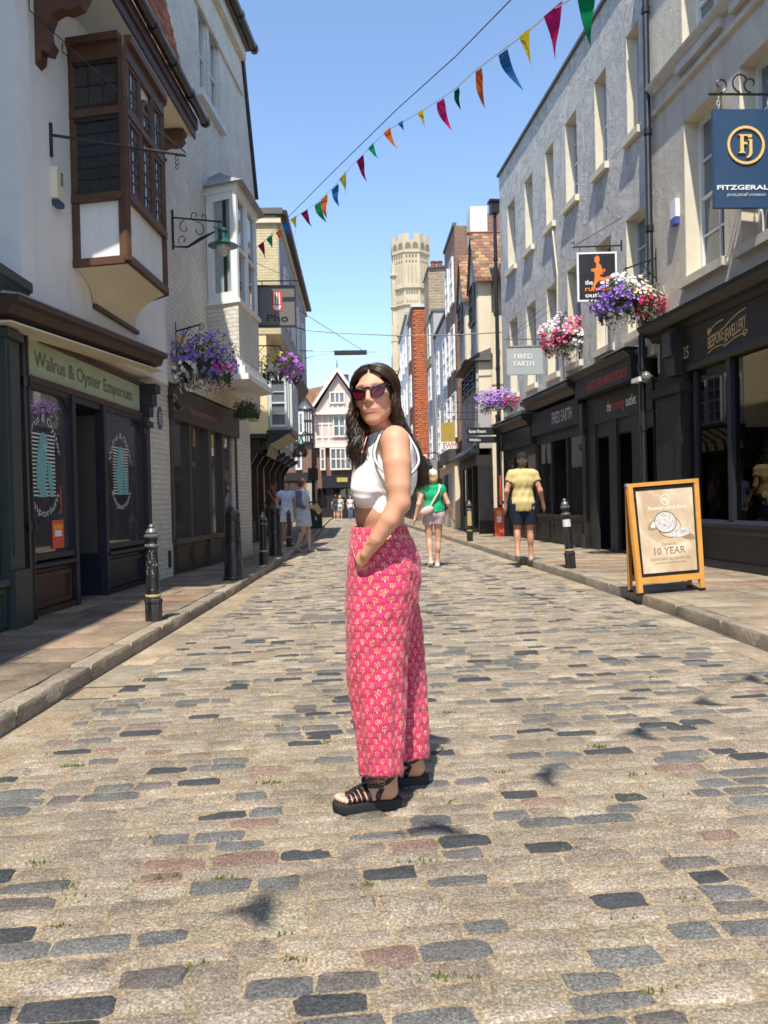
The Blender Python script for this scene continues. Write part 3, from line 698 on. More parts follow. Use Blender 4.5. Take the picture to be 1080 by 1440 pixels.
def leaded(pa, pb, z0, z1, nc, nr, gm, dark=True, off=.012):
    (s0,d0),(s1,d1) = pa,pb; L = math.hypot(s1-s0,d1-d0); nx,ny = -(d1-d0)/L, (s1-s0)/L
    Q = lambda t,e,z: L1.P(s0+(s1-s0)*t+nx*e, d0+(d1-d0)*t+ny*e, z)
    cas = MB()
    m = .06/L
    for a,c,za,zz in ((0,m,z0,z1),(1-m,1,z0,z1),(m,1-m,z0,z0+.05),(m,1-m,z1-.05,z1)):
        cas.hexa([Q(a,0,za),Q(c,0,za),Q(c,.035,za),Q(a,.035,za),Q(a,0,zz),Q(c,0,zz),Q(c,.035,zz),Q(a,.035,zz)])
    for i in range(1,nc):
        t = m+(1-2*m)*i/nc; cas.tube([Q(t,off+.004,z0+.04),Q(t,off+.004,z1-.04)], .007, 4)
    for j in range(1,nr):
        z = z0+.05+(z1-z0-.1)*j/nr; cas.tube([Q(m,off+.004,z),Q(1-m,off+.004,z)], .007, 4)
    o = mk('casement', cas, m_blackd if dark else m_oak, oriel)
    rq = random.Random(int(z0*100)+nc)
    big = L > .5
    for i in range(nc):
        for j in range(nr):
            t0,t1 = m+(1-2*m)*i/nc, m+(1-2*m)*(i+1)/nc; za,zz = z0+.05+(z1-z0-.1)*j/nr, z0+.05+(z1-z0-.1)*(j+1)/nr
            e = [off+rq.uniform(-.0022,.0022) for _ in range(4)]
            mk('pane', MB().add([Q(t0,e[0],za),Q(t1,e[1],za),Q(t1,e[2],zz),Q(t0,e[3],zz)],[(0,1,2,3)]), gm, o, fix=False)
leaded(plan[0],plan[1],zsill+.03,ztr-.04,4,6,m_gld)
leaded(plan[0],plan[1],ztr+.04,zhd-.04,3,2,m_blind)
fr = lambda t: (sB+(sC-sB)*t, JD+OD)
leaded(fr(.02),fr(.33),zsill+.03,ztr-.04,3,6,m_gl,False); leaded(fr(.34),fr(.66),zsill+.03,ztr+.3,3,8,m_gl,False); leaded(fr(.67),fr(.98),zsill+.03,ztr-.04,3,6,m_gl,False)
leaded(fr(.02),fr(.33),ztr+.04,zhd-.04,3,2,m_gl,False); leaded(fr(.67),fr(.98),ztr+.04,zhd-.04,3,2,m_gl,False)
mb = MB()
for t in (.335,.665): post(mb, sB+(sC-sB)*t, JD+OD+.02, zsill, zhd, .035)
arc_ = [L1.P(sB+(sC-sB)*(.5+.165*math.cos(a)), JD+OD+.03, ztr-.02+.42*math.sin(a)) for a in [math.pi*i/10 for i in range(11)]]
mb.tube(arc_, .03, 5); mk('oriel_mullion', mb, m_oak, oriel)
# plaster panel framing under the sill and the cove below
mb = MB(); L_ = lambda a,c,t: (a[0]+(c[0]-a[0])*t, a[1]+(c[1]-a[1])*t)
for t in (.93,): q = L_(plan[0],plan[1],t); post(mb,q[0],q[1],zb,zsill,.045)
mk('apron_stud', mb, m_oak, oriel)
cv = MB(); N = 8; zl = L1.hit(160,446,JD)[1]; sl0, sl1 = L1.hit(130,432,JD)[0], L1.hit(191,463,JD)[0]; low = [(sl0,JD+.01),(sl0+.3,JD+.03),(sl1-.2,JD+.03),(sl1,JD+.01)]
ring = []
for i in range(N+1):
    t = i/N; a = t*math.pi/2; k = 1-math.cos(a); zz = zl+(zb-.03-zl)*math.sin(a)
    ring.append([L1.P(l[0]+(p[0]-l[0])*k, l[1]+(p[1]-l[1])*k, zz) for l,p in zip(low,plan)])
cv.v = [p for r_ in ring for p in r_]; cv.f = [(i*4+k,i*4+k+1,(i+1)*4+k+1,(i+1)*4+k) for i in range(N) for k in range(3)]
mk('cove', cv, m_soffit, oriel, fix=False, smooth=40)
mk('cove_bead', MB().fbox(L1,low[0][0],low[3][0],JD,JD+.05,zl-.05,zl+.0), m_oakd, oriel)
# eaves: soffit, fascia, gutter, brackets
ED = .70; s_e1 = L1.hit(275,192,ED)[0]; s_e0 = s_w0-.3
mk('eaves_soffit', MB().fbox(L1,s_e0,s_e1,JD-.2,ED-.03,zeave-.0,zeave+.03), m_soffit, b1)
mk('eaves_fascia', MB().fbox(L1,s_e0,s_e1+.03,ED-.03,ED,zeave-.03,zeave+.26).fbox(L1,s_e0,s_e1+.03,ED,ED+.03,zeave+.10,zeave+.26), m_oakd, b1)
gt = [L1.P(s,ED+.10,zeave+.30) for s in [s_e0+(s_e1+.22-s_e0)*i/6 for i in range(7)]]
mb = MB().tube(gt,.065,12); 
for i in range(1,6): mb.tube([gt[i]-(gt[i]-gt[i-1]).normalized()*.06, gt[i]+(gt[i]-gt[i-1]).normalized()*.06], .08, 12)
mb.tube([gt[-1]-(gt[-1]-gt[-2]).normalized()*.06, gt[-1]], .08, 12); mk('gutter', mb, m_pipe, b1, smooth=40)
# clay tile roof rising behind the gutter: every visible tile its own slab in the near courses
rf = mk('roof', MB().prism([L1.P(s_e0,ED-.05,zeave+.27),L1.P(s_e0,-.02,zeave+3.47),L1.P(s_e0,-2.5,zeave+3.9),L1.P(s_e0,-5,zeave+.27)], L1.P(s_e1-s_e0-.03,0,0)-L1.P(0,0,0)), m_rtile, b1)
tb = MB(); r6 = random.Random(8); sl = Vector((0,-(ED-.05+.02),3.2)); SLn = sl.length; dn = -(ED-.03)/SLn; zn = 3.2/SLn; cnt = 0
for j in range(30):
    q = .02+j*.10
    for i in range(int((s_e1-s_e0)/.165)):
        s = s_e1-.05-(i+1)*.165+(.08 if j%2 else 0); lift = r6.uniform(.0,.006); c = slab_colour(r6,r6.choice([(.36,.13,.075),(.30,.10,.06),(.40,.18,.10),(.24,.10,.07)]))
        pts = []
        for z_ in (.012,.030):
            for a,e in ((0,0),(.160,0),(.160,.14),(0,.14)):
                d = ED-.05+dn*(q+e); zz = zeave+.27+zn*(q+e); up = (z_+lift)*(1 if e == 0 else .45); pts.append(L1.P(s+a, d+up*zn, zz-up*dn*1.0))
        tb.cc = c; near_t = (i < 12 and cnt < 280)
        if near_t:
            b_ = MB(); b_.cc = c; b_.hexa(pts); mk('roof_tile', b_, m_tile, rf); cnt += 1
        else: tb.hexa(pts)
tag(mk('roof_tiles', tb, m_tile, rf), kind='stuff')
# carved eaves brackets
def bracket(s, zt, m, parent, k=1.0, w_=.16, dep=.55):
    pr = [(0,0),(dep,0),(dep,-.07),(dep*.92,-.12),(dep*.98,-.22),(dep*.85,-.34),(dep*.62,-.38),(dep*.5,-.36),(dep*.34,-.40),(dep*.24,-.52),(dep*.26,-.60),(dep*.34,-.66),(dep*.26,-.74),(dep*.12,-.72),(dep*.10,-.80),(0,-.84)]
    mk('eaves_bracket', MB().prism([L1.P(s-w_/2,JD+d,zt+z*k) for d,z in pr], L1.P(w_,0,0)-L1.P(0,0,0)), m, parent)
bracket(L1.hit(53,60,JD)[0], 6.50, m_oak, b1, 1.12, .14, .55); bracket(L1.hit(238,200,JD+.2)[0]-.05, zeave-.02, m_oak, b1, .55, .2, .45)
# alarm box
al = thing('alarm_box', 'cream burglar alarm box on the white wall left of the oriel', 'alarm box', L1.P(L1.hit(76,258,JD)[0],JD,L1.hit(76,258,JD)[1]))
s,z = L1.hit(76,258,JD); pr = [(-.08,-.17),(.0,-.2),(.09,-.15),(.10,.10),(.05,.16),(-.05,.16),(-.09,.10)]
mk('case', MB().prism([L1.P(s+x,JD+.0,z+y) for x,y in pr], L1.P(0,.07,0)-L1.P(0,0,0)), plain('alarm cream',(.75,.70,.50),.4), al)
mk('base', MB().fbox(L1,s-.07,s+.07,JD,JD+.075,z-.24,z-.19), plain('alarm blue',(.03,.05,.12),.4), al)
mb = MB()
for i in range(4):
    for j in range(3): mb.fbox(L1,s+.0+j*.022,s+.014+j*.022,JD+.07,JD+.072,z-.02+i*.035,z+.005+i*.035)
mk('grille', mb, m_char, al)
# horizontal sign pole and stay wires
sp_s,sp_z = L1.hit(70,190,JD); tipx = at(220,182,L1.P(sp_s,0,0).y+1.3)
pl = thing('sign_pole', 'empty iron sign pole with wire stays across the timber oriel', 'sign pole', L1.P(sp_s,JD,sp_z))
mb = MB(); mb.tube([L1.P(sp_s,JD+.01,sp_z-.22),L1.P(sp_s,JD+.01,sp_z+.12)],.022,6); p_a = L1.P(sp_s,JD+.02,sp_z); p_b = L1.P(sp_s+.55,JD+1.25,sp_z-.02); mb.tube([p_a,p_b],.016,8)
mk('pole', mb, m_pipe, pl)
mb = MB()
for (x,y) in ((38,0),(85,60)):
    s2,z2 = L1.hit(x,y,JD); mb.tube([L1.P(s2,JD+.02,z2), L1.P(s2,JD+.02,z2-.1), p_b+Vector((0,0,.03))],.006,5)
mk('stay', mb, m_pipe, pl)
mb = MB()
for t in (.62,.93):
    c = p_a.lerp(p_b,t)
    for q in range(3): mb.tube([c+Vector((.018*math.cos(a),0,-.04-q*.05+.025*math.sin(a))) for a in [i*math.pi/4 for i in range(8)]],.005,4,closed=True)
mk('chain', mb, m_pipe, pl)

# ---------------------------------------------------------------- left: white painted brick building
L2 = Fac((-2.97,11.95),(-2.50,16.6),1)
b2 = thing('white_brick_building', 'tall white painted brick building with canted bay above the brown shopfront', 'building', (-2.97,11.95,0))
e2 = 7.25; z2t = L2.hit(338,70)[1]
sw = []
for (x0,x1,yt,yb) in ((279.5,291.5,22,140),(295,308,50,160)): sw.append(L2.rect(x0,x1,yt,yb))
za = (sw[0][2]+sw[1][2])/2; zz = (sw[0][3]+sw[1][3])/2; sw = [(w_[0],w_[1],za,zz) for w_ in sw]
sP0 = L2.hit(240,650)[0]; sP1 = L2.hit(329,650)[0]
s_top = L2.hit(338,72)[0]
def ex(mb):   # wall runs on as a raking shoulder beyond the last upright
    zr_ = L2.hit(371,300)[1]; a = [(s_top,3.1),(e2,3.1),(e2,zr_),(s_top,z2t)]
    mb.add([L2.P(s,0,z) for s,z in a],[(0,1,2,3)]); mb.add([L2.P(s_top,0,0),L2.P(s_top,-5,0),L2.P(s_top,-5,3.1),L2.P(s_top,0,3.1)],[(0,1,2,3)]); mb.add([L2.P(s_top,0,3.1),L2.P(e2,0,3.1),L2.P(e2,-5,3.1),L2.P(s_top,-5,3.1)],[(0,1,2,3)]); mb.add([L2.P(e2,0,3.1),L2.P(e2,-5,3.1),L2.P(e2,-5,a[2][1]),L2.P(e2,0,a[2][1])],[(0,1,2,3)])
    mb.add([L2.P(e2,0,a[2][1]),L2.P(e2,-5,a[2][1]),L2.P(s_top,-5,z2t),L2.P(s_top,0,z2t)],[(0,1,2,3)])
wall('wall', L2, .0, s_top, 0, z2t, [(sP0,sP1,0,3.1)]+sw, m_wbrick, b2, .12, 5.0, extra=ex)
mk('corner_wall', MB().fbox(L2,-.25,.0,-5,-.004,0,z2t), m_wbrick, b2)
for w_ in sw: window(L2,*w_,b2,m_gpaint,m_gl,-.08,cols=2,rows=1,fw=.06)
mk('sill', MB().fbox(L2,sw[0][0]-.15,sw[1][1]+.12,-.05,.10,za-.13,za-.01), m_gpaint, b2)
mk('parapet_band', MB().fbox(L2,.0,s_top,.0,.05,z2t-1.0,z2t-.93).fbox(L2,.0,s_top,.0,.12,z2t-.25,z2t), m_wbrick, b2)
mk('roof', MB().fbox(L2,-.2,s_top+.1,-5,.20,z2t,z2t+.12), m_slate, b2)
gt = [L2.P(s_top*i/5+.1,.28,z2t+.06) for i in range(6)]; mb = MB().tube(gt,.08,10)
for g_ in gt: mb.tube([g_-Vector((0,.06,0)),g_+Vector((0,.06,0))],.1,10)
mk('gutter', mb, m_pipe, b2, smooth=40)
mk('verge', MB().tube([L2.P(s_top,.03,z2t),L2.P(e2,.03,L2.hit(371,300)[1])],.05,6), m_pipe, b2)
# canted bay
BD = .62; qA = L2.hit(290,340)[0]; qB = L2.hit(333,345,BD)[0]; qC = L2.hit(361,360,BD)[0]; qD = qC+.6
zt_, zw0, zbb = L2.hit(334,262,BD)[1], L2.hit(334,424,BD)[1], L2.hit(334,505,BD)[1]
pl2 = [(qA,0),(qB,BD),(qC,BD),(qD,0)]
def poly2(mb,pl,z0,z1,grow=0.0,F=L2):
    cs = sum(p[0] for p in pl)/len(pl); 
    pts = [F.P(p[0]+(grow if p[0] > cs else -grow), p[1]-.02 if p[1] == 0 else p[1]+grow, z0) for p in pl]; return mb.prism(pts,(0,0,z1-z0))
bay = mk('bay', poly2(MB(),pl2,zbb,zw0), m_wbrick, b2)
mk('bay_sill', poly2(MB(),pl2,zw0,zw0+.06,.05), m_wpaint, bay); mk('bay_head', poly2(MB(),pl2,zt_-.12,zt_,.03), m_wpaint, bay)
mk('bay_core', poly2(MB(),[(qA+.35,-.1),(qB+.10,BD-.22),(qC-.05,BD-.22),(qD-.35,-.1)],zw0+.06,zt_-.12,.0), m_blackd, bay)
def facet(pa,pb,z0,z1,n,parent,F,fm,gm,fw=.09):
    (s0,d0),(s1,d1) = pa,pb; Fa = Fac(F.P(s0,d0,0),F.P(s1,d1,0),1); L = math.hypot(s1-s0,d1-d0)
    for i in range(n): window(Fa, L*i/n+.01, L*(i+1)/n-.01, z0, z1, parent, fm, gm, -.03, cols=1, rows=1, fw=fw if n == 1 else .05)
facet(pl2[0],pl2[1],zw0+.06,zt_-.12,1,bay,L2,m_wpaint,mat('pale blind behind glass',(.30,.37,.36),.25,.05),.13); facet(pl2[1],pl2[2],zw0+.06,zt_-.12,2,bay,L2,m_wpaint,m_gl); facet(pl2[2],pl2[3],zw0+.06,zt_-.12,1,bay,L2,m_wpaint,m_gl)
mb = MB(); poly2(mb,pl2,zbb-.10,zbb,.05); poly2(mb,pl2,zbb-.26,zbb-.10,.12); poly2(mb,[(qA-.25,0),(qB-.1,BD+.1),(qC+.2,BD+.1),(qD+.3,0)],zbb-.36,zbb-.26,.10); mk('bay_base', mb, m_wpaint, bay)
# curved lead canopy
mb = MB(); N = 6
rg = []
for i in range(N+1):
    t = i/N; g_ = .16-.14*math.sin(t*math.pi/2); zz_ = zt_+.30*t
    cs = (qA+qD)/2
    rg.append([L2.P(p[0]+((g_-.25*t) if p[0] > cs else -(g_-.25*t)), (0 if p[1] == 0 else (p[1]+g_)*(1-.55*t)), zz_) for p in pl2])
mb.v = [p for r_ in rg for p in r_]; mb.f = [(i*4+k,i*4+k+1,(i+1)*4+k+1,(i+1)*4+k) for i in range(N) for k in range(3)]; mb.f += [(0,1,2,3),tuple(N*4+k for k in range(4))]
mk('bay_canopy', mb, m_lead, bay, fix=False)
# brown shopfront
zf0,zf1 = L2.hit(240,566,.05)[1], L2.hit(240,540,.05)[1]
fb = mk('fascia_board', MB().fbox(L2,sP0-.05,sP1+.2,-.1,.08,2.52,3.02), mat('brown black paint',(.045,.032,.026),.5), b2)
pf = lambda x,y,d=0: L2.P(x,.084+d,y)
m_pink = plain('dusty pink letters',(.42,.20,.15),.6)
lettering('Vietnamese street food', pf, L2.hit(266,560,.08)[0], L2.hit(304,568,.08)[0], 2.68, .13, m_pink, fb)
mk('emblem', MB().fbox(L2,L2.hit(243,555,.08)[0],L2.hit(248,555,.08)[0],.084,.09,2.66,2.90), m_pink, fb)
mb = MB(); mb.fbox(L2,sP0,sP1+.15,-.3,.0,.1,.62); 
zz0 = .68; wv = [L2.hit(x,680,0)[0] for x in (237,247,271,289,306,320)]
m_brn = mat('brown grey paint',(.055,.045,.036),.5,.15)
ps = [sP0+.02, sP0+(sP1-sP0)*.24, sP0+(sP1-sP0)*.50, sP0+(sP1-sP0)*.76, sP1+.12]
for i,s in enumerate(ps): mb.fbox(L2,s-(.05 if i != 2 else .09),s+(.05 if i != 2 else .09),-.12,.03 if i != 2 else .07,.62 if i != 2 else .1,2.52)
mb.fbox(L2,sP0,sP1+.15,-.12,.07,.58,.66)
for i in (0,2): panel_frame(mb,L2,ps[i]+.12,(ps[i]+ps[i+2])/2-.04,.18,.55,.0); panel_frame(mb,L2,(ps[i]+ps[i+2])/2+.04,ps[i+2]-.12,.18,.55,.0)
sf = mk('shop_front', mb, m_brn, b2)
for i in range(4): mk('pane', MB().fbox(L2,ps[i]+.04,ps[i+1]-.04,-.06,-.05,.64,2.52), m_glgrey, sf)
mb = MB(); mb.fbox(L2,sP0,sP1+.14,-2.6,-2.5,0,3.0); mb.fbox(L2,sP0,sP1+.14,-2.5,-.31,.02,.12); mb.fbox(L2,sP0,sP1+.14,-2.5,-.13,2.9,2.98); mk('dining_room', mb, mat('warm dining room',(.42,.32,.22),.9), b2)
for s_ in (.9,2.0,3.1):
    mb = MB().lathe(L2.P(s_,-.75,.12),[(.2,0),(.03,.03),(.03,.68),(.35,.70),(.35,.73)],14); mk('dining_table', mb, m_oak, b2)
    for e_ in (-.38,.38): mk('stool', MB().lathe(L2.P(s_+e_,-.75,.12),[(.14,0),(.12,.4),(.15,.44),(.15,.48)],10), m_wpaint if e_ < 0 else m_oakd, b2)
    mk('pendant_shade', MB().lathe(L2.P(s_,-.75,1.9),[(.16,0),(.12,.1),(.03,.18),(.01,.9)],12), m_soffit, b2)
stock(L2,.3,3.6,-.30,.64,12,7,b2,(.1,.3)); mk('window_shelf', MB().fbox(L2,.25,3.8,-.45,-.125,.60,.638), m_brn, b2)
pq = thing('blue_plaque', 'small round blue plaque on the white brick pier', 'plaque', L2.P(.28,0,0)); s,z = L2.hit(224,588,0)
mk('disc', MB().prism([L2.P(s+.10*math.cos(a),.0,z+.17*math.sin(a)) for a in [i*math.pi/10 for i in range(20)]], L2.P(0,.02,0)-L2.P(0,0,0)), plain('plaque blue',(.07,.11,.17),.5), pq)
mb = MB()
for i,(w_,zz_) in enumerate(((.05,.07),(.07,.03),(.07,-.01),(.07,-.05),(.04,-.09))): mb.fbox(L2,s-w_,s+w_,.021,.023,z+zz_,z+zz_+.014)
mk('inscription', mb, m_gpaint, pq)
s,z = L2.hit(238,785,0)
v_ = thing('wall_vent', 'small black vent low on the white brick pier', 'vent', L2.P(s,0,z)); mb = MB().fbox(L2,s-.05,s+.05,.0,.02,z-.14,z+.12); mk('plate', mb, m_black, v_)
mb = MB(); [mb.fbox(L2,s-.04,s+.04,.02,.026,z-.12+i*.04,z-.105+i*.04) for i in range(6)]; mk('louvre', mb, m_char, v_)
cp = thing('wall_lamp', 'small black floodlight under the fascia corner beside the brick pier', 'lamp', L2.P(sP0-.1,.1,2.7)); s = sP0-.08
mk('arm', MB().tube([L2.P(s,0,2.86),L2.P(s,.12,2.84),L2.P(s,.16,2.74)],.012,6), m_pipe, cp); mk('head', MB().tube([L2.P(s,.13,2.76),L2.P(s,.22,2.66)],[.05,.07],10), m_pipe, cp)

# ---------------------------------------------------------------- left: cream building with oriel, beyond the white one
Y3 = 22.3; YZ = 33.5
b3 = thing('cream_building', 'cream painted brick building with striped coving behind the square hanging sign', 'building', (-2.5,Y3,0))
z_e = at(390,303,Y3).z; z_m = at(385,470,Y3).z; z_g = at(360,610,Y3).z
x_u = at(392,400,Y3).x; x_f = at(377,590,Y3).x
mk('first_floor_wall', MB().box(-9,x_f,Y3,25.9,z_g,z_m), m_ybrick, b3)
mk('upper_wall', MB().box(-9,x_u,Y3-.02,YZ,z_m+.002,z_e), m_cbrick, b3)
mk('street_render', MB().box(x_u+.002,x_u+.03,Y3+.0,YZ,z_m+.002,z_e-.1), m_gplas, b3)
mk('street_wall', MB().box(-9,-2.62,25.902,YZ,2.75,z_m), m_gplas, b3)
mk('ground_floor', MB().box(-9,-3.05,Y3+.1,YZ,0,z_g-.01), m_oakd, b3)
mk('cornice', MB().box(-9,x_u+.10,Y3-.10,YZ,z_e-.22,z_e-.08), m_plas, b3)
mk('roof', MB().box(-9,x_u+.16,Y3-.16,YZ,z_e,z_e+.16), m_slate, b3)
mk('gutter', MB().tube([(x_u+.22,Y3-.1,z_e+.05),(x_u+.22,YZ,z_e+.05)],.07,8), m_pipe, b3)
mk('shop_fascia', MB().box(-3.05,-2.66,Y3+.11,YZ,z_g-.45,z_g-.02).box(-9,x_f-.06,Y3-.06,Y3+.09,z_g-.13,z_g-.011), m_black, b3)
zq = z_g-.4
for y in (22.45,23.9,25.4,27.2,29.0,30.8,32.6):     # curved jetty braces
    pts = [(-3.05,y,zq-.9),(-2.94,y,zq-.45),(-2.75,y,zq-.12),(-2.40,y,zq+.06),(-2.40,y,zq+.20),(-2.78,y,zq+.08),(-3.05,y,zq-.25)]
    mk('brace', MB().prism(pts,(0,.12,0)), m_black, b3); mk('post', MB().box(-3.10,-2.94,y-.02,y+.15,.1,zq-.2), m_oakd, b3)
for y in (22.7,24.1,25.7,27.5,29.3,31.1): mk('shop_window', MB().box(-3.05,-3.02,y+.1,y+1.1,.75,zq-.3), m_gls, b3)
for y in (22.7,24.1,25.7,27.5,29.3,31.1): mk('stall_riser', MB().box(-3.05,-2.99,y,y+1.2,.1,.7), m_oakd, b3)
mk('side_panel', MB().box(-3.6,-3.051,Y3+.05,Y3+.10,.1,zq+.3), m_oakd, b3)
# oriel window with striped coving
oy0, oy1 = Y3+.05, Y3+2.6; zo0, zo1 = at(392,606,Y3).z, at(392,528,Y3).z
xo = at(406,570,Y3).x
ob = mk('oriel', MB().prism([(x_f,oy0,zo0),(xo,oy0+.02,zo0),(xo,oy1,zo0),(x_f,oy1,zo0)],(0,0,zo1-zo0)), m_gpaint, b3)
Fo = Fac((x_f,oy0-.02),(xo,oy0-.02),1); Fs = Fac((xo+.02,oy0),(xo+.02,oy1),1)
window(Fo,.05,xo-x_f-.05,zo0+.10,zo1-.08,ob,m_gpaint,m_gl,.03,cols=1,rows=2,fw=.06)
for i in range(3): window(Fs,.1+i*.8,.8+i*.8,zo0+.10,zo1-.08,ob,m_gpaint,m_gl,.03,cols=2,rows=2,fw=.04)
zc_b = at(395,640,Y3).z
for j in range(6):
    y = oy0-.05+j*.48; pts = [(x_f-.05,y,zc_b),(x_f+.02,y,zc_b+.3),(x_f+.16,y,zo0-.3),(xo+.02,y,zo0-.05),(x_f,y,zo0-.05)]; mk('coving_rib', MB().prism(pts,(0,.12,0)), m_black, ob)
    if j < 5: mk('coving_panel', MB().prism([(p[0]-.02,y+.12,p[2]) for p in pts],(0,.36,0)), m_soffit, ob)
mk('oriel_sill', MB().box(x_f-.04,xo+.06,oy0-.08,oy1+.05,zo0-.06,zo0+.03), m_black, ob)
F25 = Fac((x_u+.03,Y3),(x_u+.03,YZ),1)
for s0 in (1.0,3.4,5.8,8.2): window(F25,s0,s0+1.0,z_m+.5,z_m+2.1,b3,m_wpaint,m_gl,.05,cols=2,rows=2)
F26 = Fac((-2.62,26),(-2.62,YZ),1)
for s0 in (.7,3.0,5.4): window(F26,s0,s0+1.0,3.2,4.4,b3,m_wpaint,m_gl,.05,cols=2,rows=1)
mk('jetty_gable', MB().prism([(x_u+.1,29.5,z_m),(x_u+.1,29.5,z_m-.1),(-2.62,29.5,z_m-.9),(-2.62,29.5,z_m)],(0,3.9,0)), m_black, b3)
b3b = thing('far_left_building', 'low dark shop building set back far down the left side', 'building', (-5,34,0))
mk('wall', MB().box(-12,-5.0,33.9,56,0,5.2), m_plas, b3b); mk('roof', MB().prism([(-4.8,33.8,5.2),(-8,33.8,7.2),(-12,33.8,5.2)],(0,22,0)), m_rtile, b3b)
mk('shop_front', MB().box(-5.0,-4.9,34,55.8,.1,2.7), m_char, b3b)
# ---------------------------------------------------------------- right: the two stucco fronts
RA, RB = Vector((4.95,14.6)), Vector((4.20,25.2))
RF = Fac(RA,RB,-1)
sdiv = RF.hit(922,350)[0]; sNear = -14.0; sEnd = RF.hit(703,330)[0]
ztop = 10.55
b4 = thing('grey_stucco_building', 'long grey peeling stucco building with tall sash windows above black shops', 'building', (RF.P(4,0,0)))
up = [RF.rect(*q) for q in ((880.4,898.5,22,163),(836,853,100,230),(795,811.5,154,285),(767.4,779,202,330),(738.4,749.5,260,356),(714,725,294,387))]
lo = [RF.rect(*q) for q in ((882,902,274,440),(841,861,318,489),(801,813,371,520),(771,785,400,529),(745.5,753,438,545),(723,732,462,560))]
zu0 = sum(w_[2] for w_ in up)/6; zu1 = sum(w_[3] for w_ in up)/6; zl1 = sum(w_[3] for w_ in lo)/6; zl0 = lo[1][2]
print('R windows', [tuple(round(x,2) for x in w_) for w_ in up+lo], zu0,zu1,zl0,zl1,'sdiv',sdiv,sEnd)
holes = [(w_[0],w_[1],zu0,zu1) for w_ in up]+[((w_[0]+w_[1])/2-.42,(w_[0]+w_[1])/2+.42,zl0,zl1) for w_ in up]
zfasc = RF.hit(870,515)[1]
wall('wall', RF, sdiv, sEnd, 0, ztop, holes+[(sdiv,sEnd,.0,3.55)], m_stucco, b4, .26, 7.0)
for h in holes: window(RF,*h,b4,m_gpaint,m_gl,-.20,cols=2,rows=2,fw=.06,bar=.025,sill=m_reveal)
for a,c,z0,z1 in holes: mk('window_reveal', MB().fbox(RF,c-.006,c-.001,-.26,-.004,z0,z1).fbox(RF,a+.001,a+.006,-.26,-.004,z0,z1).fbox(RF,a+.006,c-.006,-.26,-.004,z1-.006,z1-.001), m_reveal, b4)
mk('coping', MB().fbox(RF,sdiv,sEnd+.02,-7,.06,ztop,ztop+.07), m_slate, b4)
mk('loose_cable', MB().tube([RF.P(up[3][0]+.1,.03,zu0-.05),RF.P(up[3][0]-.05,.06,zu0-.3),RF.P(up[3][0]-.25,.04,zu0-1.3),RF.P(up[3][0]-.15,.03,zu0-2.3)],.02,6), m_reveal, b4)
b5 = thing('stone_stucco_building', 'stone coloured stucco building over the black bespoke jewellery fascia', 'building', (RF.P(-6,0,0)))
h5 = []
for (x0,x1,yt,yb) in ((963,1010,169,386),): h5.append(RF.rect(x0,x1,yt,yb))
q = RF.rect(963,1010,169,386); wW = 1.25; zq0 = RF.hit(964,394)[1]; zq1 = RF.hit(964,169)[1]
sq1 = RF.hit(963,280)[0]; sq2 = RF.hit(1041,225)[0]
h5 = [(sq1-1.15,sq1,zq0,zq1),(sq2-1.15,sq2,zq0,zq1),(sq2-3.4,sq2-2.2,zq0,zq1),(sq2-5.6,sq2-4.4,zq0,zq1)]
z50 = RF.hit(985,62)[1]; h5 += [(a,c,z50,z50+1.7) for a,c,_,_ in h5]
zstr = RF.hit(936,150)[1]
print('R1 holes',h5,zstr)
wall('wall', RF, sNear, sdiv, 0, 10.9, h5+[(sNear,sdiv,0,3.2)], m_stucco2, b5, .32, 7.0)
for h in h5: window(RF,*h,b5,m_wpaint,m_gl,-.26,cols=2,rows=2,fw=.07,bar=.025,sill=m_stucco2)
for a,c,z0,z1 in h5: mk('window_reveal', MB().fbox(RF,c-.006,c-.001,-.32,-.004,z0,z1).fbox(RF,a+.006,c-.006,-.32,-.004,z1-.006,z1-.001), m_reveal, b5)
moulding('string_course', RF, sNear, sdiv-.02, [(0,zstr),(.06,zstr+.02),(.07,zstr+.08),(0,zstr+.10)], m_stucco2, b5)
moulding('upper_string_course', RF, sNear, sdiv-.02, [(0,zstr+.34),(.05,zstr+.36),(.14,zstr+.46),(.15,zstr+.50),(0,zstr+.56)], m_stucco2, b5)
moulding('cornice', RF, sNear, sdiv, [(0,10.6),(.1,10.62),(.25,10.85),(.25,10.95),(0,11.0)], m_stucco2, b5)
al = thing('alarm_box', 'white and blue alarm box beside the drainpipe on the stone stucco', 'alarm box', RF.P(RF.hit(952,295)[0],0,5)); s,z = RF.hit(952,295)
mk('case', MB().fbox(RF,s-.09,s+.09,.0,.07,z-.13,z+.15), m_wpaint, al); mk('base', MB().fbox(RF,s-.085,s+.085,.0,.075,z-.24,z-.131), plain('alarm mid blue',(.05,.09,.30),.4), al)
# drainpipe between
dp = thing('downpipe', 'tall black drainpipe between the grey and the stone stucco fronts', 'downpipe', RF.P(sdiv,.1,.1))
zk = RF.hit(925,440)[1]
mk('pipe', pipe([RF.P(sdiv,.10,11.2),RF.P(sdiv,.10,zk),RF.P(sdiv-.06,.22,zk-.2),RF.P(sdiv-.06,.30,zk-.4),RF.P(sdiv-.06,.30,.12)],.055,12,[tuple(RF.P(sdiv,.10,z)) for z in (9.2,7.2,5.6,zk+.1)]+[tuple(RF.P(sdiv-.06,.30,z)) for z in (3.3,2.3,1.2)]), m_pipe, dp, smooth=40)
mk('cap', MB().fbox(RF,sdiv-.2,sdiv+.1,.22,.42,3.05,3.12), m_wpaint, dp)
hp = thing('downpipe', 'black drainpipe with hopper head at the far end of the grey front', 'downpipe', RF.P(sEnd+.08,.1,.1))
zh = RF.hit(705,290)[1]
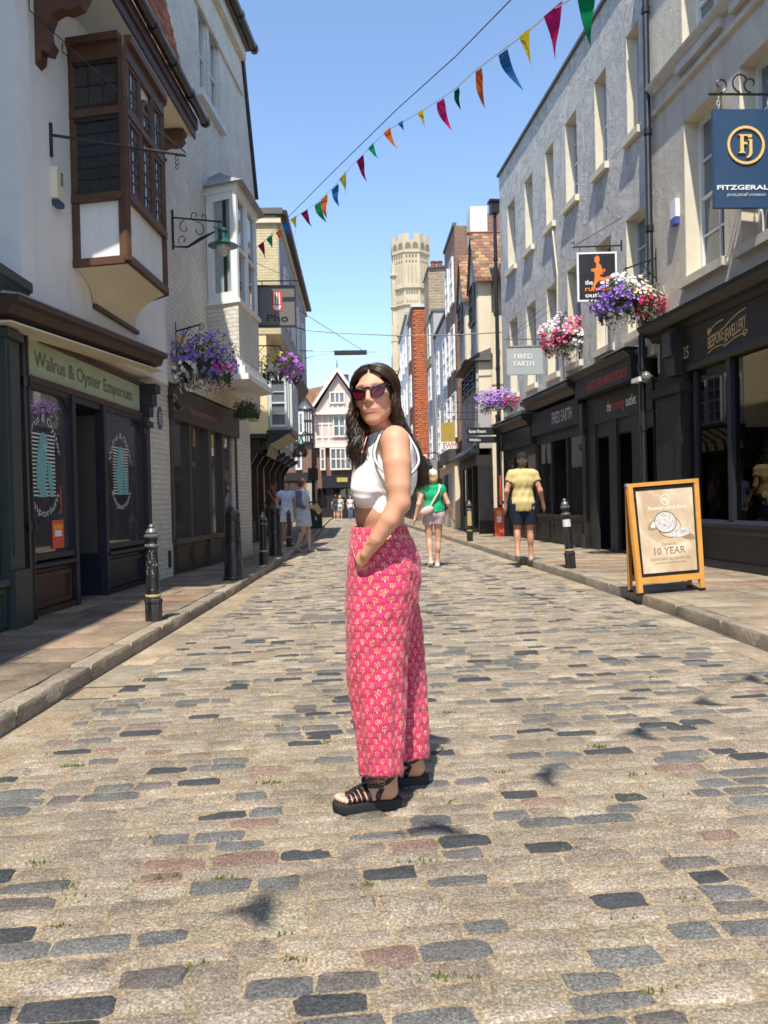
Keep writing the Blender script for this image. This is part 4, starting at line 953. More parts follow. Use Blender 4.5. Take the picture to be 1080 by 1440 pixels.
mk('pipe', pipe([RF.P(sEnd+.10,.12,zh),RF.P(sEnd+.10,.12,3.4)],.055,10,[tuple(RF.P(sEnd+.1,.12,z)) for z in (8.2,6.6,5.0)]), m_pipe, hp, smooth=40)
mk('hopper', MB().fbox(RF,sEnd-.02,sEnd+.24,.0,.26,zh-.1,zh+.22).fbox(RF,sEnd-.06,sEnd+.28,.0,.30,zh+.22,zh+.28), m_pipe, hp)
# jeweller's shopfront
zf1, zf0 = 3.90, 3.06
jf = mk('fascia_board', MB().fbox(RF,sNear,sdiv-.30,.0,.10,zf0+.08,zf1-.22), m_char, b5)
moulding('fascia_cornice', RF, sNear, sdiv-.05, [(0,zf1-.22),(.12,zf1-.22),(.16,zf1-.14),(.26,zf1-.12),(.36,zf1-.02),(.38,zf1+.04),(0,zf1+.10)], m_blackd, b5)
moulding('fascia_lower_moulding', RF, sNear, sdiv-.30, [(-.1,zf0-.02),(.1,zf0-.02),(.14,zf0+.04),(.12,zf0+.09),(0,zf0+.09)], m_blackd, b5)
m_gold = mat('gold lettering', (.72,.52,.24), .45, .1)
pj = lambda x,y,d=0: RF.P(x,.104+d,y)
def on_fascia(txt, xa, xb, yl, h, **kw):   # reading direction runs towards the camera on this side
    sa, sb = RF.hit(xa,yl,.1)[0], RF.hit(xb,yl,.1)[0]; z = RF.hit((xa+xb)/2,yl,.1)[1]
    lettering(txt, pj, sa, sb, z, h, kw.pop('m',m_gold), kw.pop('parent',jf), **kw)
on_fascia('25', 961, 969, 504, .19, serif=.02)
s1_,s2_,s3_,s4_ = [RF.hit(x,470,.1)[0] for x in (996,1018,1019,1050)]
zA = RF.hit(1007,484,.1)[1]
def wavy(txt, sa, sb, z0, h, rise):
    vv, fs, (a,c) = text_mb(txt,1.0,bold=.006); pts = []
    for x,y in vv: t = (x-a)/(c-a); pts.append(pj(sa+(sb-sa)*t, z0+y*h/.72+rise*t, .003))
    mk('lettering', MB().add(pts,fs), m_gold, jf, fix=False)
wavy('BESPOKE', s1_, s2_, zA-.03, .17, .06); wavy('JEWELLERY', s3_, s4_, zA-.02, .17, .10)
mb = MB()
for (a,c,z0,rise) in ((s1_,s2_+.0,zA+.20,.10),(s1_,s2_,zA-.09,.04),(s3_,s4_,zA+.18,.14),(s3_,s4_,zA-.08,.08)):
    mb.tube([RF.P(a+(c-a)*t,.108,z0+rise*t+.03*math.sin(t*3.1)) for t in [i/8 for i in range(9)]],.007,4)
for (c0,z0) in ((s1_-.04,zA+.20),(s4_+.03,zA+.0)): mb.tube([RF.P(c0-.06*math.cos(a)*(1-a/9),.108,z0+.06*math.sin(a)*(1-a/9)) for a in [i*.6 for i in range(12)]],.007,4)
mk('flourish', mb, m_gold, jf)
s_p = RF.hit(958,650,.1)[0]; s_q = RF.hit(987,650,.1)[0]
mb = MB(); mb.fbox(RF,s_p-.15,sdiv-.15,-.2,.12,.1,3.05); mb.fbox(RF,s_p-.1,s_p+.1,.12,.15,.75,2.75); mb.fbox(RF,s_p-.2,sdiv-.10,-.2,.20,2.75,2.88); mb.fbox(RF,s_p-.2,sdiv-.1,-.2,.18,.1,.45)
mb.fbox(RF,s_p-.16,s_p+.16,.1,.26,3.0,3.66); mb.fbox(RF,s_p-.14,s_p+.14,.26,.31,3.3,3.66)
mk('pilaster', mb, m_blackd, b5)
cx_ = RF.hit(1033,650,-.0)[0]; s_s = RF.hit(982,650,0)[0]
jw = MB(); zsl = .80
jw.fbox(RF,s_s-.05,s_s+.02,-.5,.05,zsl,zf0); jw.fbox(RF,cx_-.05,cx_+.05,-.03,.07,zsl,zf0)
for k in (1,2,3): jw.fbox(RF,cx_-2.2*k-.05,cx_-2.2*k+.05,-.03,.07,zsl,zf0)
jwo = mk('shop_window', jw, m_navy, b5)
mk('pane', MB().fbox(RF,cx_+.04,s_s-.04,-.005,.005,zsl,zf0), m_glt, jwo)
for k in range(3): mk('pane', MB().fbox(RF,cx_-2.2*(k+1)+.04,cx_-2.2*k-.04,-.005,.005,zsl,zf0), m_glt, jwo)
moulding('window_sill', RF, sNear, s_s+.02, [(-.3,.60),(.02,.60),(.05,.64),(.05,.68),(.10,.70),(.10,.75),(.04,.80),(-.3,.82)], m_navy, b5)
mk('stall_riser', MB().fbox(RF,sNear,s_s+.02,-.3,.0,.1,.62).fbox(RF,sNear,s_s+.0,.0,.03,.1,.22), m_navy, b5)
# dim room behind
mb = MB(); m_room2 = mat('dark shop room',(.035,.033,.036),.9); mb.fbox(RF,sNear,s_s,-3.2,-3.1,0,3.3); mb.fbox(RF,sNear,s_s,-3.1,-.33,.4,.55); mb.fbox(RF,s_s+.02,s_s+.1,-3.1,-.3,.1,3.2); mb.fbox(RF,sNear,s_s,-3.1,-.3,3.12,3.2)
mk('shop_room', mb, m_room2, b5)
sc = RF.hit(1078,600,-.6)[0]
mk('curtain', MB().fbox(RF,sc-.35,sc+.05,-.75,-.70,.85,3.0), m_soffit, b5)
m_stand = mat('pale display stand',(.45,.43,.38),.7)
for k in range(9):
    mb = MB(); s = cx_+.5-k*.42; mb.fbox(RF,s,s+.26,-.55,-.30,.83,1.02+.16*(k%3)); mb.tube([RF.P(s+.13,-.42,1.02),RF.P(s+.13,-.42,1.3+.1*(k%2))],[.07,.04],8); mk('display_stand', mb, m_stand, b5)
ls, lz = RF.hit(1058,549,-.7)
lt = thing('window_lantern', 'small lit glass lantern hanging inside the jewellery shop window', 'lamp', RF.P(ls,-.7,lz))
mk('arm', MB().tube([RF.P(ls-.25,-.7,lz+.32),RF.P(ls-.1,-.7,lz+.36),RF.P(ls,-.7,lz+.30),RF.P(ls,-.7,lz+.14)],.012,6), m_lead, lt)
mk('cap', MB().lathe(RF.P(ls,-.7,lz+.06),[(.09,0),(.05,.05),(.01,.08)],8), m_lead, lt); mk('glass', MB().lathe(RF.P(ls,-.7,lz-.08),[(.055,0),(.08,.13)],8), plain('lamp glow',(1,.86,.6),.5,0,6.0), lt)
# running shop
def shop(F, sa, sb, z_top, z_sign0, z_open, name_parent, m, opens, mullw=.12, riser=.0):
    pass
sr0, sr1 = RF.hit(928,640)[0]+.12, RF.hit(815,620,.2)[0]-.05
rz1, rzm, rz0 = 3.62, 3.16, 2.62
rfb = mk('fascia_board', MB().fbox(RF,sr0,sr1,-.1,.06,rz0,rzm), m_char, b4)
ufb = mk('upper_fascia', MB().fbox(RF,sr0+.35,sr1+.05,-.1,.28,rzm+.02,rz1-.06), m_char, b4)
moulding('shop_cornice', RF, sr0+.30, sr1+.25, [(-.05,rz1-.06),(.30,rz1-.06),(.36,rz1),(.42,rz1+.05),(-.05,rz1+.10)], m_char, b4)
mk('lead_flashing', MB().fbox(RF,sr0+.28,sr0+1.5,.0,.40,rz1+.101,rz1+.115), m_lead, b4)
m_red = plain('red letters',(.55,.045,.02),.5); m_white = plain('white letters',(.8,.8,.78),.5); m_orange = plain('orange letters',(.85,.20,.03),.5)
pu = lambda x,y,d=0: RF.P(x,.284+d,y)
lettering('ATHLETIC PERFORMANCE SPECIALIST', pu, RF.hit(825,545,.28)[0], RF.hit(883,520,.28)[0], 3.26, .16, m_red, ufb, bold=.012)
pr_ = lambda x,y,d=0: RF.P(x,.064+d,y)
xs = [RF.hit(x,560,.06)[0] for x in (853.5,859.5,861,878,880,895)]
lettering('the', pr_, xs[0], xs[1], 2.80, .19, m_white, rfb, bold=.01); lettering('running', pr_, xs[2], xs[3], 2.80, .19, m_red, rfb, bold=.012); lettering('outlet', pr_, xs[4], xs[5], 2.80, .19, m_white, rfb, bold=.01)
lettering('Est 1998', pr_, RF.hit(915,552,.06)[0], RF.hit(923,550,.06)[0], 2.82, .07, m_gpaint, rfb)
oz = 2.34
posts = [RF.hit(x,690)[0] for x in (930,907,899,863,838)]
mb = MB(); ops = [(905,925),(871.5,893.5),(842,861)]
cuts = [(RF.hit(b_,690)[0], RF.hit(a_,690)[0]) for a_,b_ in ops]
prev = sr0
for a_,c_ in cuts+[(sr1,sr1)]:
    mb.fbox(RF,prev,a_,-.02,.05,.1,rz0); prev = c_
for a_,c_ in cuts: mb.fbox(RF,a_,c_,-.12,.02,oz,rz0)
mk('shop_front', mb, m_char, b4)
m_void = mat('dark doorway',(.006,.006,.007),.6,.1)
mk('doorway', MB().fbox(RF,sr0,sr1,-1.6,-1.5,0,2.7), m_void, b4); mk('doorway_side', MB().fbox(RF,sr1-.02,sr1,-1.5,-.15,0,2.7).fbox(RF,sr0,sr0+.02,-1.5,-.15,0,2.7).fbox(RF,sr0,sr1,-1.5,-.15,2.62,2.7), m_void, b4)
for k in (sr1+.02,): 
    mb = MB(); mb.fbox(RF,k-.02,k+.18,-.1,.10,.1,2.6); mb.fbox(RF,k-.04,k+.2,-.1,.14,.1,.4); mb.fbox(RF,k-.02,k+.2,-.1,.155,2.6,3.1); mb.fbox(RF,k-.02,k+.2,-.1,.14,2.45,2.6); mk('pilaster', mb, m_black, b4)
# wall lamp on the running shop end
s,z = RF.hit(912,530,.3)
wl = thing('wall_lamp', 'round glass bracket lamp at the near end of the running shop fascia', 'lamp', RF.P(s,.1,z))
mk('arm', MB().tube([RF.P(s-.25,.05,z+.05),RF.P(s-.12,.22,z-.05),RF.P(s,.32,z+.06)],.014,6), m_pipe, wl); mk('globe', MB().lathe(RF.P(s,.34,z-.10),[(.02,0),(.07,.04),(.085,.10),(.06,.16),(.02,.19)],12), mat('smoked lamp globe',(.16,.16,.15),.2), wl, smooth=60)
# tile shop
st0, st1 = sr1+.24, RF.hit(757,640)[0]
tf = mk('fascia_board', MB().fbox(RF,st0,st1,-.1,.16,2.72,3.26), m_char, b4)
moulding('shop_cornice', RF, st0-.06, st1+.1, [(-.05,3.34),(.22,3.34),(.30,3.44),(.42,3.50),(.42,3.58),(-.05,3.62)], m_blackd, b4)
mk('lead_flashing', MB().fbox(RF,st0-.04,st1+.1,.0,.42,3.621,3.64), m_lead, b4)
pt = lambda x,y,d=0: RF.P(x,.164+d,y)
lettering('FIRED EARTH', pt, RF.hit(776,572,.16)[0], RF.hit(804,560,.16)[0], 2.86, .27, m_gpaint, tf, serif=.03)
mb = MB(); n = 3; W = (st1-st0)/n
for i in range(n+1): mb.fbox(RF,st0+W*i-.04,st0+W*i+.04,-.03,.03,.1,2.72)
mb.fbox(RF,st0,st1,-.1,.05,.1,.72); mb.fbox(RF,st0,st1,-.1,.10,.70,.78); mb.fbox(RF,st0,st1,-.1,.04,2.5,2.72)
for i in range(n): panel_frame(mb,RF,st0+W*i+.12,st0+W*(i+1)-.12,.2,.62,.05)
tfo = mk('shop_front', mb, m_blackd, b4)
for i in range(n):
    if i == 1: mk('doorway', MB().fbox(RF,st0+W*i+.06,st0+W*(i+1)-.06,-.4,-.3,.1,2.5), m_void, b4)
    else: mk('pane', MB().fbox(RF,st0+W*i+.06,st0+W*(i+1)-.06,-.03,-.02,.76,2.5), m_gls, tfo)
# third shop
su0, su1 = st1+.12, sEnd
mk('fascia_board', MB().fbox(RF,su0,su1,-.1,.16,2.55,3.02), m_blackd, b4)
moulding('shop_cornice', RF, su0, su1+.1, [(-.05,3.04),(.22,3.04),(.30,3.14),(.40,3.20),(.40,3.27),(-.05,3.31)], m_blackd, b4); mk('lead_flashing', MB().fbox(RF,su0,su1+.1,.0,.40,3.311,3.33), m_lead, b4)
mb = MB(); n = 3; W = (su1-su0)/n
for i in range(n+1): mb.fbox(RF,su0+W*i-.04,su0+W*i+.04,-.03,.03,.1,2.55)
mb.fbox(RF,su0,su1,-.1,.05,.1,.65); mb.fbox(RF,su0,su1,-.1,.10,.63,.70); mb.fbox(RF,su0,su1,-.1,.035,2.30,2.55)
sfo = mk('shop_front', mb, m_black, b4)
for i in range(n): mk('pane', MB().fbox(RF,su0+W*i+.06,su0+W*(i+1)-.06,-.03,-.02,.68,2.32), m_gls, sfo)

# ---------------------------------------------------------------- right: gabled cream house
def xy_at(px, Y): return at(px,700,Y).x
b6 = thing('twin_gabled_house', 'cream rendered house with two tiled gabled bays beyond the grey front', 'building', (4.2,25,0))
YS = 25.05; XM = 4.15
mk('wall', MB().box(XM,10,YS+.25,29.5,0,8.4), m_plas, b6)
mk('main_roof', MB().prism([(XM-.1,YS+.2,8.3),(10,YS+.2,8.3),(7,YS+.2,10.6)],(0,4.5,0)), m_rtile, b6)
mk('ridge_wall', MB().box(4.05,4.75,27.4,29.0,8.0,10.1), m_redbrick, b6)
chx0, chx1 = at(661,300,29).x, at(685,300,29).x
mk('chimney', MB().box(chx0,chx1,29.0,29.9,8.3,at(672,290,29).z), mat('white chimney render',(.66,.65,.62),.85,.1,3.0,20.0,.3), b6)
mk('chimney_stack', MB().box(chx1+.002,at(706,300,29).x,29.1,29.9,8.3,at(695,298,29).z), m_redbrick, b6)
def gable_bay(Ya, Yb, pxc, zb_, zt_, zr, nm):
    x0 = xy_at(pxc, Ya); ym = (Ya+Yb)/2
    bo = mk('gabled_bay', MB().box(x0,XM+.05,Ya,Yb,zb_,zt_), m_plas, b6)
    mk('bay_front', MB().box(x0-.04,x0-.002,Ya+.02,Yb-.02,zb_,zt_).prism([(x0-.04,Ya,zt_),(x0-.04,Yb,zt_),(x0-.04,ym,zr-.05)],(.1,0,0)), m_gplas, bo)
    # tiled slopes either side of a ridge that runs back from the street
    for s_, e_ in ((Ya-.22,-1),(Yb+.22,1)):
        lo_ = zt_-.25
        pts = [(x0-.12,s_,lo_),(x0-.12,ym,zr),(XM+1.4,ym,zr),(XM+1.4,s_,lo_)]
        mb = MB(); mb.add(pts+[(p[0],p[1],p[2]-.09) for p in pts],[(0,1,2,3),(7,6,5,4),(0,4,5,1),(1,5,6,2),(2,6,7,3),(3,7,4,0)]); mk('bay_roof', mb, m_rtile, bo)
        tb_ = MB(); r_ = random.Random(int(s_*10)); L_ = math.hypot(ym-s_, zr-lo_); nr_ = int(L_/.13)
        for j in range(nr_):
            t0, t1 = j/nr_, min(1,(j+1.25)/nr_)
            for i in range(int((XM+1.3-x0)/.2)):
                xa = x0-.12+i*.2+(.1 if j%2 else 0); up_ = r_.uniform(.015,.03); tb_.cc = slab_colour(r_,r_.choice([(.27,.13,.08),(.34,.19,.11),(.38,.24,.12),(.20,.12,.08)]))
                A_ = lambda t,xx,u: (xx, s_+(ym-s_)*t, lo_+(zr-lo_)*t+u)
                tb_.hexa([A_(t0,xa,.0),A_(t0,xa+.19,.0),A_(t1,xa+.19,.0),A_(t1,xa,.0),A_(t0,xa,up_+.02),A_(t0,xa+.19,up_+.02),A_(t1,xa+.19,.012),A_(t1,xa,.012)])
        tag(mk('bay_roof_tiles', tb_, m_tile, bo), kind='stuff')
    Fb = Fac((x0-.04,Ya),(x0-.04,Yb),-1); window(Fb,.25,Yb-Ya-.25,zb_+1.0,zt_-.25,bo,m_blackd,m_gl,.06,cols=3,rows=2,fw=.05)
    return bo
zG = at(690,496,25).z
gable_bay(25.05,26.5,678,zG,8.15,9.55,'a')
gable_bay(27.2,28.6,660,at(665,505,27.2).z,8.05,9.5,'b')
mk('ridge_tiles', MB().tube([(3.6,25.8,9.56),(6,25.8,9.56)],.06,6), m_hang, b6)
# pent roof and lower oriel
x0 = xy_at(676,25.05)
mk('pent_roof', MB().prism([(x0-.35,YS-.05,zG-.22),(XM,YS-.05,zG-.22),(XM,YS-.05,zG+.16),(x0,YS-.05,zG-.0)],(0,3.7,0)), m_slate, b6)
mk('pent_edge', MB().prism([(x0-.40,YS-.10,zG-.26),(x0-.34,YS-.10,zG-.26),(x0+.05,YS-.10,zG-.02),(x0,YS-.10,zG+.02)],(0,3.8,0)), m_black, b6)
zL = at(690,548,25).z
mk('lower_oriel', MB().box(xy_at(677,25.1),XM+.02,25.15,28.4,zL,zG-.24), m_plas, b6)
mk('grey_panel', MB().box(xy_at(668,26.0),xy_at(677,25.1)-.001,25.2,28.4,zL-.1,zG-.25), m_gplas, b6)
Fl = Fac((xy_at(668,26)-.001,25.2),(xy_at(668,26)-.001,28.4),-1)
for i in range(3): window(Fl,.15+i*1.0,1.0+i*1.0,zL+.1,zG-.4,b6,m_blackd,m_gl,.05,cols=2,rows=2,fw=.05)
mk('grey_wall', MB().box(XM-.42,XM-.0,YS+.1,29.2,2.75,zL-.0), m_gplas, b6)
mk('shop_canopy', MB().prism([(XM-.9,YS+.1,2.55),(XM-.40,YS+.1,2.55),(XM-.40,YS+.1,2.95)],(0,4.0,0)), m_char, b6)
mk('shop_fascia', MB().box(XM-.50,XM-.0,YS+.08,29.2,2.22,2.54), m_char, b6)
mb = MB()
for y in (25.1,26.4,27.7,29.0): mb.box(XM-.45,XM-.0,y,y+.16,.1,2.22)
mb.box(XM-.43,XM-.0,27.86,29.0,.1,.6)
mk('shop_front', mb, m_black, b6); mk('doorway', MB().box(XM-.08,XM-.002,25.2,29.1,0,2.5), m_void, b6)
mk('shop_window', MB().box(XM-.40,XM-.38,27.86,29.0,.6,2.2), m_gls, b6)
# brick house behind the gables
def house(label, x, Y0, Y1, h, m, depth=6, roof=None, front=None, fm=None, name='terrace_house', parts=None):
    b_ = thing(name, label, 'building', (x,Y0,0)); mk('wall', MB().box(x,x+depth,Y0,Y1,0,h), m, b_)
    if front: mk('front_wall', MB().box(x-.03,x-.001,Y0+.01,Y1-.01,0,h-.01), front, b_)
    return b_
b7 = house('tall brown brick house with a raking parapet behind the tiled gables', 3.72, 29.95, 33.4, 11.2, m_redbrick)
mk('parapet', MB().box(3.66,3.80,29.95,33.42,11.2,11.32), m_slate, b7)
F7 = Fac((3.72,29.95),(3.72,33.4),-1)
for z0 in (3.5,6.0,8.5):
    for s0 in (.4,2.0): window(F7,s0,s0+.9,z0,z0+1.7,b7,m_wpaint,m_gl,.05,cols=2,rows=2,fw=.07)
mk('shop_front', MB().box(3.55,3.72,30,33.3,.1,2.6), m_plas, b7); mk('fascia', MB().box(3.35,3.74,29.9,33.3,2.6,3.05), mat('brown fascia',(.07,.055,.045),.6), b7); mk('shop_door', MB().box(3.53,3.549,31.2,32.0,.1,2.2), m_gplas, b7); mk('shop_window', MB().box(3.53,3.549,32.2,33.1,.8,2.2), m_gls, b7)
# weatherboarded house
b8 = house('pale grey weatherboarded house with tall white sashes', 3.86, 33.5, 39.4, 8.95, m_gplas)
F8 = Fac((3.86,33.5),(3.86,39.4),-1)
hw = [(s0,s0+.95,z0,z0+2.0) for z0 in (3.3,6.0) for s0 in (1.0,3.9)]
mwb = mat('grey white weatherboard',(.55,.56,.57),.6,.08)
z = 3.0; k = 0
while z < 8.9:
    segs = [(0.0,5.9)]
    for a,c,e0,e1 in hw:
        if e0-.1 < z < e1+.08: segs = [q for s_,e_ in segs for q in ((s_,min(e_,a-.08)),(max(s_,c+.08),e_)) if q[1]-q[0] > .05]
    for s_,e_ in segs:
        mk('weatherboard', MB().hexa([F8.P(s_,.045,z),F8.P(e_,.045,z),F8.P(e_,.005,z),F8.P(s_,.005,z),F8.P(s_,.015,z+.155),F8.P(e_,.015,z+.155),F8.P(e_,.005,z+.155),F8.P(s_,.005,z+.155)]), mwb, b8)
    z += .16; k += 1
for h in hw: window(F8,*h,b8,m_wpaint,m_gl,.06,cols=2,rows=2,fw=.09)
mk('corner_board', MB().box(3.76,3.90,33.44,33.499,2.6,9.1), m_wpaint, b8); mk('parapet', MB().box(3.74,9.8,33.4,39.5,8.95,9.05), m_slate, b8)
mk('shop_front', MB().box(3.70,3.86,33.6,39.3,.1,2.5), m_plas, b8); mk('fascia', MB().box(3.55,3.86,33.6,39.3,2.5,2.98), m_plas, b8); mk('sign_panel', MB().box(3.53,3.549,34.2,36.4,2.55,2.9), m_char, b8)
for i in range(3): mk('shop_window', MB().box(3.68,3.699,34+i*1.8,35.2+i*1.8,.7,2.2), m_gls, b8)
# narrow grey house and brick gable behind
b9 = house('narrow grey house between the weatherboards and the red tile hanging', 3.80, 39.55, 43.9, 10.3, m_gplas)
F9 = Fac((3.80,39.55),(3.80,43.9),-1)
for z0 in (3.3,6.2,8.4): window(F9,1.4,2.6,z0,z0+1.6,b9,m_wpaint,m_gl,.06,cols=2,rows=2,fw=.09)
mk('parapet', MB().box(3.72,9.8,39.5,43.95,10.3,10.42), m_slate, b9); mk('shop_front', MB().box(3.6,3.80,39.6,43.8,.1,2.9), m_char, b9)
bg = thing('brick_gable_house', 'old mottled brick gable wall topped by two red chimney pots', 'building', (4,41,0))
gx0, gx1 = at(602.5,400,41).x, at(640,400,41).x
zA_, zB_, zC_ = at(603,378,41).z, at(618,376,41).z, at(634,366,41).z
mk('gable_wall', MB().prism([(gx0,41,8),(gx1+1.5,41,8),(gx1+1.5,41,zC_+1.4),(gx1,41,zC_),(gx1-.45,41,zB_),(gx0,41,zA_)],(0,2.6,0)), m_oldbrick, bg)
mk('coping', MB().prism([(gx0-.05,40.9,zA_),(gx1-.45,40.9,zB_),(gx1,40.9,zC_),(gx1+1.5,40.9,zC_+1.4),(gx1+1.5,40.9,zC_+1.5),(gx1,40.9,zC_+.1),(gx1-.45,40.9,zB_+.09),(gx0-.05,40.9,zA_+.08)],(0,2.8,0)), m_slate, bg)
for px_ in (609.5,618): 
    c = at(px_,372,42); mk('chimney_pot', MB().lathe((c.x,c.y,zA_+.05),[(.17,0),(.15,.1),(.13,.5),(.16,.52),(.16,.6),(.11,.6)],12), m_hang, bg, smooth=40)
mk('chimney', MB().box(gx1+.1,gx1+.5,41.4,42,zC_-.1,zC_+.7), m_redbrick, bg)
# red tile hung house
b10 = thing('tile_hung_house', 'tall narrow house with bright red hung tiles on its side wall', 'building', (3,44,0))
x10, x11 = at(582,500,44).x, at(605,500,44).x; z10 = at(593,432,44).z
mk('wall', MB().box(x10,9,44.05,48.4,0,z10), m_redbrick, b10)
mk('tile_hanging', MB().box(x10+.02,x11+.3,44.0,44.05,2.6,z10-.05), m_hang, b10)
mk('street_tiles', MB().box(x10-.03,x10-.001,44.1,48.4,3.2,z10-.05), m_hang, b10)
tb_ = MB(); r_ = random.Random(2)
zz_ = 2.6; j = 0
while zz_ < z10-.15:
    for i in range(int((x11+.3-x10)/.17)):
        xa = x10+.02+i*.17+(.085 if j%2 else 0); tb_.cc = slab_colour(r_,(.45,.13,.05)); t_ = .02+r_.uniform(0,.012)
        tb_.hexa([(xa,43.99-t_,zz_),(xa+.155,43.99-t_,zz_),(xa+.155,43.998,zz_),(xa,43.998,zz_),(xa,43.985,zz_+.12),(xa+.155,43.985,zz_+.12),(xa+.155,43.998,zz_+.12),(xa,43.998,zz_+.12)])
    zz_ += .115; j += 1
tag(mk('hung_tiles', tb_, m_tile, b10), kind='stuff')
mk('parapet', MB().box(x10-.12,9,43.9,48.5,z10,z10+.14), m_gpaint, b10)
F10 = Fac((x10-.03,44.05),(x10-.03,48.4),-1)
for z0 in (3.6,6.4,9.0): window(F10,1.5,2.7,z0,z0+1.8,b10,m_wpaint,m_gl,.05,cols=2,rows=2,fw=.1)
mk('shop_front', MB().box(x10-.1,x10-.002,44.2,48.2,.1,2.9), m_black, b10)
b11 = house('white painted house at the far end of the right side', x10-.02, 48.5, 57.5, 12.2, m_gpaint)
F11 = Fac((x10-.02,48.5),(x10-.02,57.5),-1)
for z0 in (3.5,6.4,9.3):
    for s0 in (1.2,4.0,6.8): window(F11,s0,s0+1.1,z0,z0+1.9,b11,m_wpaint,m_gl,.05,cols=2,rows=2,fw=.1)
mk('parapet', MB().box(x10-.15,9,48.45,57.6,12.2,12.35), m_lead, b11); mk('shop_front', MB().box(x10-.12,x10-.03,48.7,57.3,.1,3.0), m_black, b11)
b12 = thing('cream_gable_house', 'plain cream gable wall past the white house and below the tower', 'building', (2.3,63,0))
cx0, cx1 = at(547,560,63).x, at(585,560,63).x
mk('gable_wall', MB().prism([(cx0,63,0),(cx1+2,63,0),(cx1+2,63,at(570,487,63).z+2),(cx1-.9,63,at(567,500,63).z),(cx0,63,at(548,575,63).z)],(0,6,0)), m_plas, b12)
mk('verge', MB().prism([(cx0-.1,62.9,at(548,575,63).z),(cx1-.9,62.9,at(567,500,63).z),(cx1-.9,62.9,at(567,500,63).z+.15),(cx0-.1,62.9,at(548,575,63).z+.15)],(0,6,0)), m_slate, b12)
mk('roof', MB().box(cx0+.5,cx1+6,66,70,0,at(560,505,63).z-1), m_rtile, b12)

# ---------------------------------------------------------------- end of the street
YE = 60.0
sx = lambda px: at(px,640,YE).x
sz = lambda py: at(470,py,YE).z
m_pinkr = mat('pale pink render',(.66,.52,.44),.85,.05); m_pale = mat('pale timber',(.76,.68,.60),.6,.05)
b13 = thing('pink_gabled_building', 'pale pink half timbered gabled building closing the street', 'building', (sx(490),YE,0))
xa, xb, xm = sx(442), sx(512), sx(477)
ze, za_ = sz(581), sz(526); zj = sz(627)
mk('wall', MB().box(xa,xb,YE,YE+8,zj,ze).prism([(xa,YE,ze),(xb,YE,ze),(xm,YE,za_)],(0,8,0)), m_pinkr, b13)
mk('lower_wall', MB().box(xa,xb+.2,YE+.25,YE+8,0,zj), m_redbrick, b13)
mk('jetty_beam', MB().box(xa-.1,xb+.1,YE-.12,YE+.3,zj-.12,zj+.1).box(xa-.2,xb+.2,YE-.35,YE+.0,ze-.12,ze+.08), m_pale, b13)
mk('bargeboard', MB().prism([(xa-.35,YE-.42,ze-.15),(xm,YE-.42,za_+.12),(xb+.35,YE-.42,ze-.15),(xb+.35,YE-.42,ze+.18),(xm,YE-.42,za_+.5),(xa-.35,YE-.42,ze+.18)],(0,.12,0)), m_pale, b13)
for sgn,xx in ((-1,xa-.4),(1,xb+.4)):
    pts = [(xx,YE-.4,ze-.05),(xm,YE-.4,za_+.45),(xm,YE+8,za_+.45),(xx,YE+8,ze-.05)]; mb = MB(); mb.add(pts+[(p[0],p[1],p[2]-.12) for p in pts],[(0,1,2,3),(7,6,5,4),(0,4,5,1),(1,5,6,2),(2,6,7,3),(3,7,4,0)]); mk('roof', mb, m_rtile, b13)
mk('finial', MB().tube([(xm,YE-.4,za_+.4),(xm,YE-.4,za_+1.0)],[.05,.02],6), m_char, b13)
mk('chimney', MB().box(sx(485),sx(496),YE+2,YE+3,ze,sz(533)), m_redbrick, b13); mk('chimney_pot', MB().lathe(((sx(485)+sx(492))/2,YE+2.5,sz(533)),[(.22,0),(.2,.6),(.24,.62),(.2,.7)],10), m_hang, b13)
mb = MB()
for i in range(8):
    x = xa+.15+(xb-xa-.3)*i/7
    if not (sx(469) < x < sx(487)): mb.box(x-.06,x+.06,YE-.05,YE-.001,zj+.1,ze-.12)
mb.box(xa,sx(468),YE-.052,YE-.0,sz(597),sz(594.5)); mb.box(xa,xb,YE-.052,YE-.0,sz(616),sz(613.5))
for i in range(5): x = sx(462)+i*(sx(492)-sx(462))/4; mb.box(x-.05,x+.05,YE-.05,YE-.001,ze+.1,ze+.55)
mk('stud', mb, m_pale, b13)
FE = Fac((xa,YE),(xb,YE),1)
def ew(F,x0,x1,z0,z1,cols,rows,par,fm=None,sash=False): window(F,x0-F.a.x,x1-F.a.x,z0,z1,par,fm or m_pale,m_gl,.10,cols=cols,rows=rows,fw=.10,bar=.09,sash=sash)
ew(FE,sx(465),sx(487),sz(568),sz(551),3,1,b13); ew(FE,sx(469),sx(487),sz(615),sz(584),2,2,b13); ew(FE,sx(464),sx(494),sz(661),sz(630),4,2,b13); ew(FE,sx(450),sx(457.5),sz(661),sz(630),1,2,b13); ew(FE,sx(497),sx(510),sz(661),sz(630),2,2,b13)
pfb = mk('pub_fascia', MB().box(sx(452),xb+.2,YE-.25,YE+.25,sz(686),sz(669)), m_black, b13)
mk('sign_panel', MB().box(sx(473),sx(488),YE-.29,YE-.251,sz(678),sz(672)), mat('ochre sign',(.48,.36,.05),.6), pfb)
mk('ground_floor', MB().box(sx(447),xb+.2,YE+.05,YE+.249,0,sz(686)), m_black, b13)
mb = MB()
for x0_,x1_ in ((448,458),(468,485),(488,500)): mb.box(sx(x0_),sx(x1_),YE+.02,YE+.05,.9,2.2)
mk('shop_window', mb, m_gls, b13)
b14 = thing('black_white_timber_building', 'black and white timber framed building left of the pink gable', 'building', (sx(428),YE-1,0))
xc, xd = sx(398), sx(441.5); Yf = YE-.6
